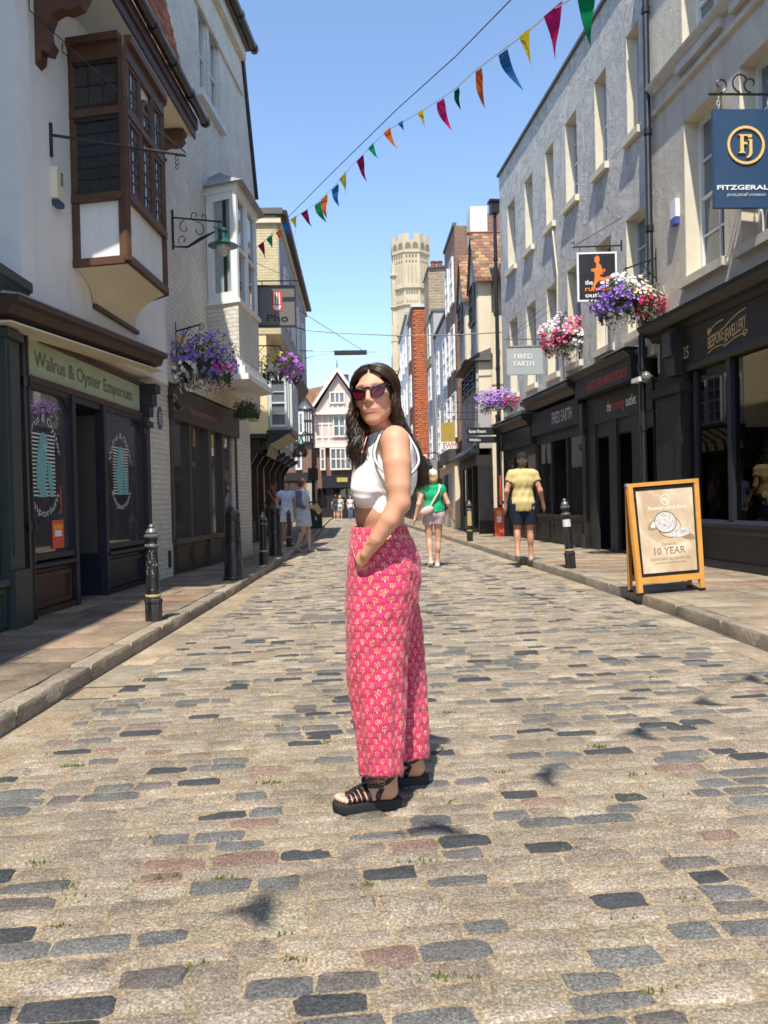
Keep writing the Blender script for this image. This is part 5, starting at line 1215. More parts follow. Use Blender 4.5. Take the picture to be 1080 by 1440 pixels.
mk('wall', MB().box(xc,xd,Yf,YE+6,sz(622),sz(575)), m_cream_r, b14); mk('lower_wall', MB().box(xc,xd,Yf+.2,YE+6,0,sz(622)), m_redbrick, b14)
pts_ = [(sx(430),sz(559)),(sx(444),sz(577)),(sx(416),sz(577))]
mk('gable', MB().prism([(p[0],Yf,p[1]) for p in pts_],(0,3,0)), m_cream_r, b14)
mk('bargeboard', MB().prism([(sx(430),Yf-.3,sz(555)),(sx(447),Yf-.3,sz(579)),(sx(444.5),Yf-.3,sz(581)),(sx(430),Yf-.3,sz(561)),(sx(415),Yf-.3,sz(581)),(sx(412),Yf-.3,sz(579))],(0,.4,0)), m_oakd, b14)
mk('roof', MB().prism([(xc-1,Yf-.1,sz(577)),(xd+.2,Yf-.1,sz(577)),(xd-.4,Yf+4,sz(540)),(xc-1,Yf+4,sz(540))],(0,.3,.0)).box(xc-8,xc,Yf,YE+6,0,sz(590)), m_rtile, b14)
mb = MB()
for px_ in (417,420,431,434,437.5,441): mb.box(sx(px_)-.05,sx(px_)+.05,Yf-.04,Yf-.001,sz(622),sz(577))
for py_ in (577,592,611,622): mb.box(xc,xd,Yf-.045,Yf-.0015,sz(py_)-.06,sz(py_)+.06)
mk('timber_frame', mb, m_blackd, b14)
F14 = Fac((xc,Yf),(xd,Yf),1); window(F14,sx(421)-xc,sx(429)-xc,sz(611),sz(580),b14,m_wpaint,m_gl,.08,cols=1,rows=2,fw=.12,sash=False)
F14b = Fac((xc,Yf+.2),(xd,Yf+.2),1); window(F14b,sx(416)-xc,sx(425)-xc,sz(660),sz(631),b14,m_wpaint,m_gl,.08,cols=1,rows=2,fw=.12,sash=False)
mk('shop_fascia', MB().box(xc,xd+.3,Yf-.1,Yf+.199,sz(675),sz(664)), m_char, b14); mk('shop_front', MB().box(xc,xd+.2,Yf+.0,Yf+.19,0,sz(675)), m_brn, b14)
mk('shutter', MB().box(sx(430),sx(440),Yf-.05,Yf-.002,.3,sz(679)), mat('beige shutter',(.38,.36,.30),.7), b14)
mk('side_roof', MB().prism([(sx(405),YE+.6,sz(590)),(xm,YE+.6,sz(590)),(xm,YE+4,sz(527)),(sx(405),YE+4,sz(540))],(0,.4,0)), m_rtile, b13)
b15 = thing('brown_corner_building', 'brown brick building beside the pink gable at the street end', 'building', (sx(530),YE+1,0))
mk('wall', MB().box(xb+.3,xb+9,YE+1,YE+9,0,sz(600)), m_redbrick, b15); mk('roof', MB().prism([(xb+.2,YE+.8,sz(600)),(xb+9.2,YE+.8,sz(600)),(xb+9.2,YE+5,sz(560)),(xb+.2,YE+5,sz(560))],(0,.3,0)), m_rtile, b15); mk('shop_front', MB().box(xb+.5,xb+8,YE+.9,YE+.999,.1,2.8), m_black, b15)
F15 = Fac((xb+.3,YE+1),(xb+9,YE+1),1)
for i in range(4): window(F15,.8+i*2.1,1.9+i*2.1,3.6,5.2,b15,m_wpaint,m_gl,.05,cols=2,rows=2,fw=.1)
# ---------------------------------------------------------------- cathedral tower
YT = 165.0
m_stone = mat('pale tower stone',(.52,.44,.31),.9,.12,.25,3.0,.5,dirt=.4,dirtc=(.30,.25,.17)); m_stone_shade = mat('tower shade stone',(.20,.165,.115),.9,.1)
tx0, tx1 = at(554,400,YT).x, at(605.5,400,YT).x; tcx = (tx0+tx1)/2; tr_ = (tx1-tx0)/2
TZ = lambda py: at(578,py,YT).z
tw = thing('cathedral_tower', 'pale stone octagonal cathedral turret with battlements above the roofs', 'tower', (tcx,YT+tr_,0))
def octo(mb, r, z0, z1, c=(tcx,YT+3.4)):
    return mb.prism([(c[0]+r*math.cos(R(22.5+45*k)), c[1]+r*math.sin(R(22.5+45*k)), z0) for k in range(8)],(0,0,z1-z0))
r0 = tr_/math.cos(R(22.5))*1.0
mk('shaft', octo(MB(), r0*.97, 0, TZ(352)), m_stone, tw)
mk('belfry', octo(MB(), r0, TZ(404), TZ(352)), m_stone, tw)
mb = MB(); octo(mb, r0*1.05, TZ(355), TZ(351)); octo(mb, r0*1.05, TZ(405), TZ(401)); octo(mb, r0*1.06, TZ(429), TZ(426)); octo(mb, r0*1.08, TZ(470), TZ(466)); mk('string_course', mb, m_stone, tw)
mk('parapet', octo(MB(), r0*1.06, TZ(351), TZ(338)), m_stone, tw)
for k in range(8):
    a0, a1 = R(22.5+45*k), R(67.5+45*k); c = (tcx,YT+3.4)
    A = Vector((c[0]+r0*1.06*math.cos(a0), c[1]+r0*1.06*math.sin(a0),0)); B = Vector((c[0]+r0*1.06*math.cos(a1), c[1]+r0*1.06*math.sin(a1),0)); n_ = ((A+B)/2-Vector((c[0],c[1],0))).normalized()
    for t0,t1 in ((0,.34),(.62,1)):
        p = A.lerp(B,t0); q_ = A.lerp(B,t1); mk('merlon', MB().prism([(p.x,p.y,TZ(338)),(q_.x,q_.y,TZ(338)),(q_.x-n_.x*.5,q_.y-n_.y*.5,TZ(338)),(p.x-n_.x*.5,p.y-n_.y*.5,TZ(338))],(0,0,TZ(329)-TZ(338))), m_stone, tw)
    def on(t,z,o=.03,f=1.0): p = A.lerp(B,t)*1.0; return (c[0]+(p.x-c[0])*f+n_.x*o, c[1]+(p.y-c[1])*f+n_.y*o, z)
    mb = MB()
    # blind tracery: flat arches, recess shade put into their dark colour
    for i in range(2):
        t0,t1 = .08+i*.46, .46+i*.46; za2,zb2 = TZ(350),TZ(341); pts = [on(t0,za2)]+[on(t1,za2)]+[on(t0+(t1-t0)*(.5+.5*math.cos(x)), za2+(zb2-za2)*(.3+.7*math.sin(x))) for x in [j*math.pi/8 for j in range(9)]]
        mb.add(pts,[tuple(range(len(pts)))])
    f_ = 1/1.06
    for row,(y1,y0,nn) in enumerate(((357,362,4),(364,369,4),(407,412,5),(421,426,5))):
        for i in range(nn):
            t0,t1 = .08+i*.84/nn, .08+(i+.62)*.84/nn; pts = [on(t0,TZ(y0),.05,f_),on(t1,TZ(y0),.05,f_),on((t0+t1)/2,TZ(y1),.05,f_)] if row % 2 else [on(t0,TZ(y0),.05,f_),on(t1,TZ(y0),.05,f_),on(t1,TZ(y1+1.5),.05,f_),on((t0+t1)/2,TZ(y1),.05,f_),on(t0,TZ(y1+1.5),.05,f_)]
            mb.add(pts,[tuple(range(len(pts)))])
    for i in range(1,4): t0 = i/4; mb.add([on(t0-.012,TZ(398),.04,f_),on(t0+.012,TZ(398),.04,f_),on(t0+.012,TZ(373),.04,f_),on(t0-.012,TZ(373),.04,f_)],[(0,1,2,3)])
    mk('tracery', mb, m_stone_shade, tw, fix=False)
# buttress turret and body of the tower behind
mk('stair_buttress', MB().box(at(552,400,YT).x-.05,tx0+1.2,YT+1.5,YT+5,0,TZ(366)).box(at(551,400,YT).x-.1,tx0+.6,YT+1.2,YT+3,0,TZ(455)), m_stone, tw)
mb = MB()
for py_ in (385,430,478,520): mb.box(at(551,400,YT).x-.2,tx0+.9,YT+1.1,YT+3.2,TZ(py_),TZ(py_-2.5))
mk('offset', mb, m_stone, tw)
mk('tower_body', MB().box(at(556,500,YT).x,at(556,500,YT).x+16,YT+4,YT+20,0,TZ(480)), m_stone, tw)
# ================================================================ STREET THINGS
def circ(P, cx, cy, r, n=28, a0=0): return [P(cx+r*math.cos(a0+2*math.pi*i/n), cy+r*math.sin(a0+2*math.pi*i/n)) for i in range(n)]
def plate(P, x0,x1,y0,y1,d0,d1): return MB().hexa([P(x0,y0,d0),P(x1,y0,d0),P(x1,y1,d0),P(x0,y1,d0),P(x0,y0,d1),P(x1,y0,d1),P(x1,y1,d1),P(x0,y1,d1)])
def hang_sign(pxl, pxr, pyt, pyb, Y, label, face, th=.04, yaw=0.0):
    c = at((pxl+pxr)/2,(pyt+pyb)/2,Y); w_ = (at(pxr,pyt,Y)-at(pxl,pyt,Y)).length; h = (at(pxl,pyb,Y)-at(pxl,pyt,Y)).length
    u = Vector((math.cos(yaw),math.sin(yaw),0)); n = Vector((math.sin(yaw),-math.cos(yaw),0))
    P = lambda x,y,d=0: c+u*(x*w_/2)+Vector((0,0,y*h/2))+n*(d+th/2)
    t = thing('hanging_sign', label, 'sign', (c.x,c.y,c.z-h/2))
    mk('board', MB().hexa([P(-1,-1,-th),P(1,-1,-th),P(1,-1,0),P(-1,-1,0),P(-1,1,-th),P(1,1,-th),P(1,1,0),P(-1,1,0)]), face, t)
    return t, P, w_, h, c
def flat(P, poly, m, t, name, d=.004):
    mb = MB(); mb.add([P(x,y,d) for x,y in poly],[tuple(range(len(poly)))]); return mk(name, mb, m, t, fix=False)
def txt(P, s, x0,x1,y0,h,m,t,name='lettering',d=.004,**kw): return lettering(s, lambda x,y,dd=0: P(x,y,d+dd), x0,x1,y0,h,m,t,name,**kw)
def spiral(c, u, r, t0, t1, n=22, sg=1, v=Vector((0,0,1))): return [c+u*(r*(1-.72*i/n)*math.cos(t0+(t1-t0)*i/n)*sg)+v*(r*(1-.72*i/n)*math.sin(t0+(t1-t0)*i/n)) for i in range(n+1)]
X_ = Vector((1,0,0))
# 1 jeweller's blue sign
m_blue = mat('deep blue sign', (.022,.060,.130), .4, .06, 3.0, 60.0, .03); m_goldb = mat('gold relief', (.75,.50,.17), .4, .08)
t, P, w_, h, c = hang_sign(1002,1092,155,293,10.2,'dark blue hanging sign with a gold ringed monogram, at the right edge', m_blue, .06, .02)
asp = w_/h
rg_o = [P(.32*math.cos(a)/asp*1.22+.0, .26+.32*math.sin(a)*1.22, .003) for a in [i*math.pi/20 for i in range(40)]]; rg_i = [P(.32*math.cos(a)/asp*1.06, .26+.32*math.sin(a)*1.06, .003) for a in [i*math.pi/20 for i in range(40)]]
mk('ring', MB().ring(rg_o, rg_i, (0,-.015,0)), m_goldb, t)
K = .30
for poly in ([(-.62,.75),(.18,.75),(.18,.50),(.08,.62),(-.18,.62),(-.18,.10),(.10,.10),(.10,-.06),(-.18,-.06),(-.18,-.66),(-.02,-.78),(-.62,-.78),(-.44,-.66),(-.44,.62)],[(.10,.35),(.46,.35),(.46,-.80),(.34,-1.05),(.10,-1.22),(.02,-1.12),(.20,-.92),(.24,-.72),(.24,.22)],[(.30+.15*math.cos(a),.62+.15*math.sin(a)) for a in [i*math.pi/6 for i in range(12)]]):
    pts = [P(x*K/asp*.92, .29+y*K*.82, .003) for x,y in poly]; mk('monogram', MB().prism(pts,(0,-.018,0)), m_goldb, t)
txt(P,'FITZGERALD',-.93,.93,-.64,.095,m_white,t,serif=.03,bold=.02); txt(P,'JEWELLERS',-.62,-.10,-.77,.05,m_gpaint,t); txt(P,'of',-.08,.04,-.77,.07,m_goldb,t,shear=.3,bold=.02); txt(P,'CANTERBURY',.06,.62,-.77,.05,m_gpaint,t)
iron = MB(); zt = h/2+.20; top = c+Vector((0,0,zt)); uu = (P(1,0)-P(-1,0)).normalized()
iron.tube([top-uu*(w_/2+.04), top+uu*1.05],.016,6)
for q,rad,a0,a1,sg in ((-.30,.10,-1.6,4.2,1),(-.02,.14,-1.4,4.0,-1),(.10,.11,4.7,-.5,1),(.36,.10,-1.6,4.2,1)): iron.tube(spiral(top+uu*q+Vector((0,0,rad+.02)), uu, rad, a0, a1, 24, sg),.011,5)
mk('bracket', iron, m_pipe, t)
for q in (-.8,.8):
    mb = MB(); 
    for k in range(3): cc = c+uu*(q*w_/2)+Vector((0,0,h/2+.03+k*.055)); mb.tube([cc+Vector((.02*math.cos(a)*(k%2),.02*math.cos(a)*(1-k%2),.035*math.sin(a))) for a in [i*math.pi/4 for i in range(8)]],.005,4,closed=True)
    mk('chain', mb, m_gpaint, t)
# 2 running shop sign
t, P, w_, h, c = hang_sign(811.5,867,355,424,14.6,'black hanging sign with an orange runner and a white border', m_white, .05, -.04)
flat(P,[(-.91,-.93),(.91,-.93),(.91,.93),(-.91,.93)],m_black,t,'panel',.002)
run = [(-.12,.78),(.0,.86),(.12,.80),(.14,.66),(.08,.56),(.20,.46),(.26,.30),(.36,.18),(.42,.24),(.36,.34),(.28,.08),(.16,.10),(.14,.0),(.34,-.05),(.62,.02),(.84,.06),(.86,-.04),(.62,-.12),(.38,-.18),(.10,-.16),(-.06,-.30),(-.18,-.52),(-.30,-.56),(-.32,-.46),(-.24,-.40),(-.14,-.14),(-.12,.06),(-.14,.20),(-.30,.22),(-.28,.32),(-.06,.34),(-.02,.52),(-.12,.62)]
flat(P,run,m_orange,t,'runner_emblem')
txt(P,'the',-.62,-.22,-.32,.19,m_white,t,bold=.02); txt(P,'running',-.62,.74,-.58,.19,m_orange,t,bold=.02); txt(P,'outlet',-.62,.48,-.84,.19,m_white,t,bold=.02)
mb = MB(); top = c+Vector((0,0,h/2+.10)); mb.tube([top+Vector((-w_/2-.08,0,0)),top+Vector((w_/2+.10,0,.02))],.013,6); mb.tube(spiral(top+Vector((-w_/2-.08,0,.06)),X_,.06,-1.6,2.2,14),.010,5); mb.tube([top+Vector((-w_/2,0,.04)),top+Vector((w_/2+.15,.1,.55))],.008,4); mb.tube([top+Vector((w_/2+.1,0,-.08)),top+Vector((w_/2+.1,0,.12))],.016,6)
for q in (-.3,.3): mb.tube([c+Vector((q,0,h/2)),top+Vector((q,0,0))],.008,4)
mk('bracket', mb, m_pipe, t)
# 3 grey tile shop sign
m_gs = mat('pale grey sign', (.36,.40,.40), .5, .05)
t, P, w_, h, c = hang_sign(712,764,487,527,18.6,'pale grey hanging sign lettered in white above the black shops', m_gs, .05, -.03)
mb = MB(); mb.ring([P(-1.03,-1.04),P(1.03,-1.04),P(1.03,1.04),P(-1.03,1.04)],[P(-.96,-.95),P(.96,-.95),P(.96,.95),P(-.96,.95)],(0,-.015,0)); mk('rim', mb, mat('mid grey trim',(.24,.27,.27),.5), t)
txt(P,'FIRED',-.58,.40,.12,.36,m_white,t,serif=.03,bold=.008); txt(P,'EARTH',-.60,.48,-.40,.36,m_white,t,serif=.03,bold=.008)
mb = MB(); top = c+Vector((0,0,h/2+.16)); mb.tube([top+Vector((-w_/2-.06,0,0)),top+Vector((w_/2+.25,0,.0))],.012,5)
for q in (-.35,.35): mb.tube([c+Vector((q,0,h/2)),top+Vector((q,0,0))],.008,4)
mb.tube([top+Vector((-w_/2,0,0)),top+Vector((w_/2+.25,0,.9))],.006,4); mb.tube([top+Vector((-w_/2,0,-.02)),top+Vector((w_/2+.25,.1,.7))],.006,4)
mk('bracket', mb, m_pipe, t)
# 4 square sign on the left
m_tp = mat('taupe sign', (.15,.14,.12), .45, .06)
t, P, w_, h, c = hang_sign(363,416,403,460,17.3,'square taupe hanging sign with a red bowl emblem on the left', m_tp, .14, .03)
mb = MB(); mb.ring([P(-1.03,-1.03,.004),P(1.03,-1.03,.004),P(1.03,1.03,.004),P(-1.03,1.03,.004)],[P(-.95,-.95,.004),P(.95,-.95,.004),P(.95,.95,.004),P(-.95,.95,.004)],(0,-.02,0)); mk('rim', mb, m_black, t)
flat(P,[(-.27,-.26),(.30,-.26),(.30,.74),(-.27,.74)],m_red,t,'emblem_panel')
bowl = [(-.2,.02)]+[(.015+.215*math.cos(a),.02-.24*math.sin(a)) for a in [math.pi-i*math.pi/10 for i in range(11)]]; flat(P,bowl,m_white,t,'emblem_bowl',.006)
mb = MB()
for q in (-.12,.015,.15): mb.add([P(q-.035,.08,.006),P(q+.035,.08,.006),P(q+.035,.66,.006),P(q-.035,.66,.006)],[(0,1,2,3)])
mk('emblem_sticks', mb, m_white, t, fix=False); mk('fold_line', plate(P,.3,.95,.22,.44,.001,.003), m_black, t)
txt(P,'Pho',-.55,.60,-.76,.36,m_black,t,bold=.022)
mb = MB(); top = c+Vector((0,0,h/2+.12)); mb.tube([top+Vector((-w_/2-.1,0,0)),top+Vector((w_/2+.12,0,0))],.014,6)
for q in (-.3,.3): mb.tube([c+Vector((q,0,h/2)),top+Vector((q,0,0))],.01,5)
mb.tube([top+Vector((-w_/2-.1,0,-.1)),top+Vector((-w_/2-.1,0,.12))],.016,6); mb.tube([top+Vector((w_/2,0,0)),top+Vector((-w_/2-.1,0,.42))],.006,4); mk('bracket', mb, m_pipe, t)
# 5 gold sign far right
m_gsgn = mat('gold sign face', (.40,.28,.06), .45, .08)
t, P, w_, h, c = hang_sign(620,642,594,632,30.5,'small gold and white hanging sign on the far right side', m_wpaint, .05)
flat(P,[(-1,-.42),(1,-.42),(1,1),(-1,1)],m_gsgn,t,'gold_panel',.003); txt(P,'EWM',-.75,.95,-.90,.42,m_red,t,serif=.03)
top = c+Vector((0,0,h/2+.12)); mk('bracket', MB().tube([top+Vector((-.6,0,0)),top+Vector((.45,0,0))],.014,5).tube([c+Vector((0,0,h/2)),top],.01,4), m_pipe, t)
# 6 empty iron sign frame on the gabled house
t = thing('iron_sign_frame', 'empty iron sign frame projecting from the gabled house', 'sign frame', at(655,590,24.6))
mb = MB()
for x0_,x1_,y0_,y1_ in ((632,672,547,547),(640,672,566,566),(628,672,580,580),(640,672,590,590)): mb.tube([at(x0_,y0_,24.6),at(x1_,y1_,24.6)],.010,4)
for x0_ in (640,648,657,665,672): mb.tube([at(x0_,547,24.6),at(x0_,590,24.6)],.010,4)
for x0_ in (654,661): mb.tube([at(x0_,590,24.6),at(x0_,600,24.6)],.010,4)
mb.tube([at(654,600,24.6),at(661,600,24.6)],.010,4); mk('bars', mb, m_pipe, t)

# ---------------------------------------------------------------- flower baskets
m_leaf = attr_mat('basket leaves', .6, .2, 60.0, 0)
PUR, PURD, WHT, ORG_, MAG, PNK, RED, YEL, PEA = (.24,.12,.50),(.15,.06,.32),(.80,.80,.76),(.85,.22,.02),(.62,.04,.30),(.80,.16,.30),(.70,.03,.08),(.80,.62,.10),(.78,.58,.40)
m_petal = attr_mat('petals', .55, .12, 80.0, 0)
def basket(label, px, py, w_px, h_px, Y, zones, seed, wall_d=None, nfl=230, nlf=800, bowl=True, fr=.036):
    nfl = int(nfl*1.9); nlf = int(nlf*1.4); w_px *= 1.04; h_px *= 1.10
    r = random.Random(seed); c = at(px,py,Y); k = Y/F_PX; rx_, rz_ = w_px*k/2, h_px*k/2; ry_ = min(rx_*.75,.45)
    t = thing('flower_basket', label, 'flower basket', (c.x,c.y,c.z-rz_*.6), 'hanging flower baskets on the shop fronts')
    lf = MB()
    def shell(vx, vz, spread=.12):
        """a point on the lumpy front shell for a direction"""
        return None
    lump = lambda a,b: 1+.16*math.sin(3*a+seed)+.10*math.sin(5*b+2*a+seed*2)+.07*math.sin(9*a-4*b)
    def pt_(f):
        a = r.uniform(0,2*math.pi); b = math.asin(r.uniform(-.95,.97)); L = lump(a,b)*f
        return Vector((c.x+rx_*L*math.cos(b)*math.cos(a), c.y+ry_*L*math.cos(b)*math.sin(a), c.z+rz_*L*math.sin(b)-(.10*rz_*(math.cos(a)**2)))), Vector((math.cos(b)*math.cos(a)/rx_, math.cos(b)*math.sin(a)/ry_, math.sin(b)/rz_)).normalized()
    for i in range(nlf):
        p, n = pt_(r.uniform(.45,1.10)); s = r.uniform(.016,.034); n = (n+Vector((r.uniform(-1,1),r.uniform(-1,1),r.uniform(-1,1)))*.7).normalized(); u = n.orthogonal().normalized(); a = r.uniform(0,6.3); u = u*math.cos(a)+n.cross(u)*math.sin(a); v = n.cross(u)
        g_ = r.uniform(.6,1.3); lf.cc = (.045*g_,.085*g_,.022*g_)
        lf.add([p-u*s,p-v*s*.45,p+u*s+n*.004,p+v*s*.45],[(0,1,2,3)])
    for i in range(60):   # trailing stems
        a = r.uniform(0,6.28); p = Vector((c.x+rx_*.8*math.cos(a), c.y+ry_*.8*math.sin(a), c.z-rz_*.45)); L = r.uniform(.15,.6)*rz_
        lf.cc = (.05,.08,.03)
        for q in range(9):
            pp_ = p+Vector((r.uniform(-.02,.02),r.uniform(-.02,.02),-L*q/9)); s = .016; lf.add([pp_+Vector((-s,0,0)),pp_+Vector((0,-.01,-s)),pp_+Vector((s,0,.0)),pp_+Vector((0,.01,s))],[(0,1,2,3)])
    tag(mk('foliage', lf, m_leaf, t, fix=False), kind='stuff')
    fl = MB()
    for i in range(nfl):
        p, n = pt_(r.uniform(.93,1.10))
        if n.y > .35 and r.random() < .7: continue
        x = (p.x-c.x)/rx_; z = (p.z-c.z)/rz_; cl = None
        for (zx,zz_,zr,colr,dens) in zones:
            if math.hypot(x-zx,z-zz_) < zr and r.random() < dens: cl = colr; break
        if cl is None: continue
        g_ = r.uniform(.75,1.2); cl = tuple(min(.85,q*g_) for q in cl); n = (n+Vector((r.uniform(-.4,.4),-.35+r.uniform(-.3,.3),r.uniform(-.3,.5)))).normalized(); u = n.orthogonal().normalized(); v = n.cross(u); s = r.uniform(.75,1.2)*fr; a0 = r.uniform(0,6)
        vs = [p-n*s*.25]; 
        for j in range(10):
            a = a0+j*math.pi/5; q = s*(1.0 if j%2 == 0 else .80); vs.append(p+(u*math.cos(a)+v*math.sin(a))*q+n*s*(.18 if j%2 == 0 else .05))
        fl.cc = cl; o = len(fl.v); fl.add(vs,[(0,1+j,1+(j+1)%10) for j in range(10)])
    tag(mk('blossoms', fl, m_petal, t, fix=False), kind='stuff')
    if bowl: mk('bowl', MB().lathe((c.x,c.y,c.z-rz_*.62),[(rx_*.12,0),(rx_*.34,rz_*.10),(rx_*.52,rz_*.34),(rx_*.58,rz_*.60)],16), plain('bowl green',(.012,.022,.018),.4), t, smooth=40)
    if wall_d is not None:   # hung from an iron arm that reaches to the wall point
        wp = wall_d; top = Vector((c.x,c.y,c.z+rz_+.12)); mb = MB(); mb.tube([wp,Vector((top.x,top.y,top.z))],.014,5); mb.tube([wp+Vector((0,0,-.35)),wp+(top-wp)*.55+Vector((0,0,.02))],.010,4); mb.tube([wp+Vector((0,0,-.4)),wp+Vector((0,0,.15))],.014,5); mb.tube(spiral(top+Vector((0,0,-.05)),(top-wp).normalized(),.07,1.6,-2.6,14),.009,4)
        mk('bracket', mb, m_pipe, t); mb = MB()
        for a in (.5,2.6,4.7): mb.tube([top,Vector((c.x+rx_*.5*math.cos(a),c.y+ry_*.5*math.sin(a),c.z))],.004,4)
        mk('chain', mb, m_pipe, t)
    return t
Yb1 = 13.2
basket('purple, white and orange basket hanging beside the brown shop fascia', 283,507,92,72,Yb1,[(-.55,.55,.30,ORG_,.8),(-.35,-.65,.55,WHT,.85),(.75,-.35,.25,MAG,.7),(.45,.15,.75,PUR,.55),(-.3,.0,.8,PUR,.5),(0,0,1.3,PUR,.22),(-.8,.3,.3,WHT,.5)],3,L2.P(L2.hit(247,470)[0],0,L2.hit(247,466)[1]),330,1300)
basket('yellow, white and violet basket below the square hanging sign', 394,516,62,40,18.6,[(-.45,.7,.55,YEL,.8),(-.5,-.2,.65,WHT,.8),(.55,-.1,.8,(.42,.14,.60),.9),(0,0,1.3,PURD,.3)],5,at(372,492,18.6)+Vector((-.35,0,.1)),300,700,False)
basket('leafy green basket with few flowers under the canted bay', 346,576,38,24,15.8,[(0,0,1.2,WHT,.05)],6,None,40,900,False)
basket('large purple, cream and red basket beside the drainpipe', 881,422,92,62,13.3,[(-.62,-.1,.62,PUR,.92),(-.3,.55,.5,(.70,.62,.66),.7),(-.1,.8,.5,WHT,.7),(.25,.45,.5,PEA,.75),(.8,.2,.35,(.62,.50,.42),.6),(.65,-.45,.55,(.72,.05,.16),.85),(-.1,.2,.6,(.5,.3,.6),.6),(0,0,1.3,WHT,.15)],8,RF.P(RF.hit(905,370)[0]-.5,.0,RF.hit(905,375)[1]),420,1300)
basket('pink and white basket above the tile shop', 797,474,74,52,17.4,[(-.7,-.25,.45,(.72,.06,.20),.9),(-.25,.0,.4,PNK,.6),(.3,.62,.38,(.75,.12,.22),.9),(.62,-.25,.62,WHT,.97),(-.2,.7,.5,(.62,.45,.68),.6),(-.5,.5,.45,WHT,.7),(0,0,1.3,(.75,.5,.5),.4)],9,RF.P(RF.hit(800,440)[0]+.6,.0,RF.hit(800,438)[1]),380,1000)
basket('violet and red basket above the fingerpost', 698,564,52,30,21.6,[(.72,-.2,.5,(.75,.06,.20),.9),(-.15,.2,1.0,(.42,.20,.66),.92),(-.7,-.8,.5,WHT,.7)],10,None,320,700)
basket('dark red trailing basket far down the left side', 421,636,22,14,33,[(0,.3,1.2,(.25,.04,.05),.5),(-.7,-.4,.5,PUR,.6)],12,None,120,400,False,.05)
basket('pale pink basket by the green lamp far down the right side', 597,648,20,13,37,[(0,.0,1.2,(.72,.45,.50),.7)],13,None,120,260,False,.06)

# ---------------------------------------------------------------- lamps
m_lampg = mat('lamp green', (.012,.085,.060), .35, .1); m_globe = glass_mat('lamp globe', (.45,.47,.44), .08)
def curl_lamp(root, tip, label, k=1.0):
    t = thing('wall_lantern', label, 'lamp', tuple(root)); u = (tip-root).normalized(); L = (tip-root).length; mb = MB()
    mb.tube([root+Vector((0,0,-.5*k)),root+Vector((0,0,.12*k))],.018*k,6); mb.tube([root,tip],.014*k,6); mb.tube([tip,tip+Vector((0,0,-.12*k))],.016*k,6)
    for q,rr_,z_,a0,a1,sg in ((.24,.11,-.14,1.6,6.8,1),(.20,.09,-.34,-1.0,4.4,-1),(.45,.08,.06,4.6,-.6,1),(.52,.13,-.16,1.2,6.6,-1),(.86,.08,-.07,1.6,6.4,-1),(.62,.06,.05,4.6,-.6,-1)): mb.tube(spiral(root+u*(q*L)+Vector((0,0,z_*k)),u,rr_*k,a0,a1,20,sg),.008*k,4)
    mb.tube([root+Vector((0,0,-.46*k)),root+u*(L*.3)+Vector((0,0,-.44*k)),root+u*(L*.55)+Vector((0,0,-.30*k)),root+u*(L*.85)+Vector((0,0,-.16*k))],[.010*k,.02*k,.03*k,.012*k],5)
    mk('scroll_bracket', mb, m_pipe, t)
    c = tip+Vector((0,0,-.36*k)); mk('shade', MB().lathe(c,[(.235*k,-.01),(.225*k,.0),(.12*k,.05*k),(.075*k,.10*k),(.068*k,.20*k),(.085*k,.205*k),(.085*k,.23*k),(.05*k,.26*k)],20), m_lampg, t, smooth=30)
    mk('globe', MB().lathe(c,[(.03*k,-.16*k),(.08*k,-.13*k),(.11*k,-.06*k),(.11*k,-.01*k)],16), m_globe, t, smooth=60)
s,z = L2.hit(241,306); rt = L2.P(s,.02,z)
curl_lamp(rt, at(313,312,rt.y-.35), 'green shaded lamp on a scrolled black bracket against the white brick')
t = thing('street_lamp', 'green lantern on a curved black post beyond the woman in green', 'lamp', (at(617,700,36).x,36,.1)); p0 = Vector((at(618,700,36).x,36,.1)); zt = at(618,640,36).z
mb = MB().tube([p0,p0+Vector((0,0,zt-.6)),Vector((p0.x,36,zt)),Vector((p0.x-.15,36,zt+.12)),Vector((p0.x-.42,36,zt+.08)),Vector((p0.x-.47,36,zt-.15))],.03,6); mk('post', mb, m_pipe, t); mk('lantern', MB().lathe((p0.x-.47,36,zt-.75),[(.10,0),(.20,.25),(.22,.3),(.09,.42),(.08,.6),(.02,.65)],12), m_lampg, t, smooth=30)
t = thing('street_lamp', 'black lamp post with a hooked arm beside the litter bin', 'lamp', (at(441,740,37).x,37,.1)); p0 = Vector((at(442,740,37).x,37,.1)); zt = at(441,610,37).z
mk('post', MB().tube([p0,p0+Vector((0,0,2.2)),Vector((p0.x,37,zt-.4)),Vector((p0.x-.1,37,zt)),Vector((p0.x-.35,37,zt+.1)),Vector((p0.x-.5,37,zt-.1))],[.09,.07,.035,.03,.03,.03],8), m_pipe, t); mk('lantern', MB().lathe((p0.x-.5,37,zt-.75),[(.08,0),(.2,.3),(.1,.45),(.05,.65)],12), m_lampg, t, smooth=30)
mk('box', MB().box(p0.x-.22,p0.x+.22,36.8,37.2,2.2,2.75), m_black, t)

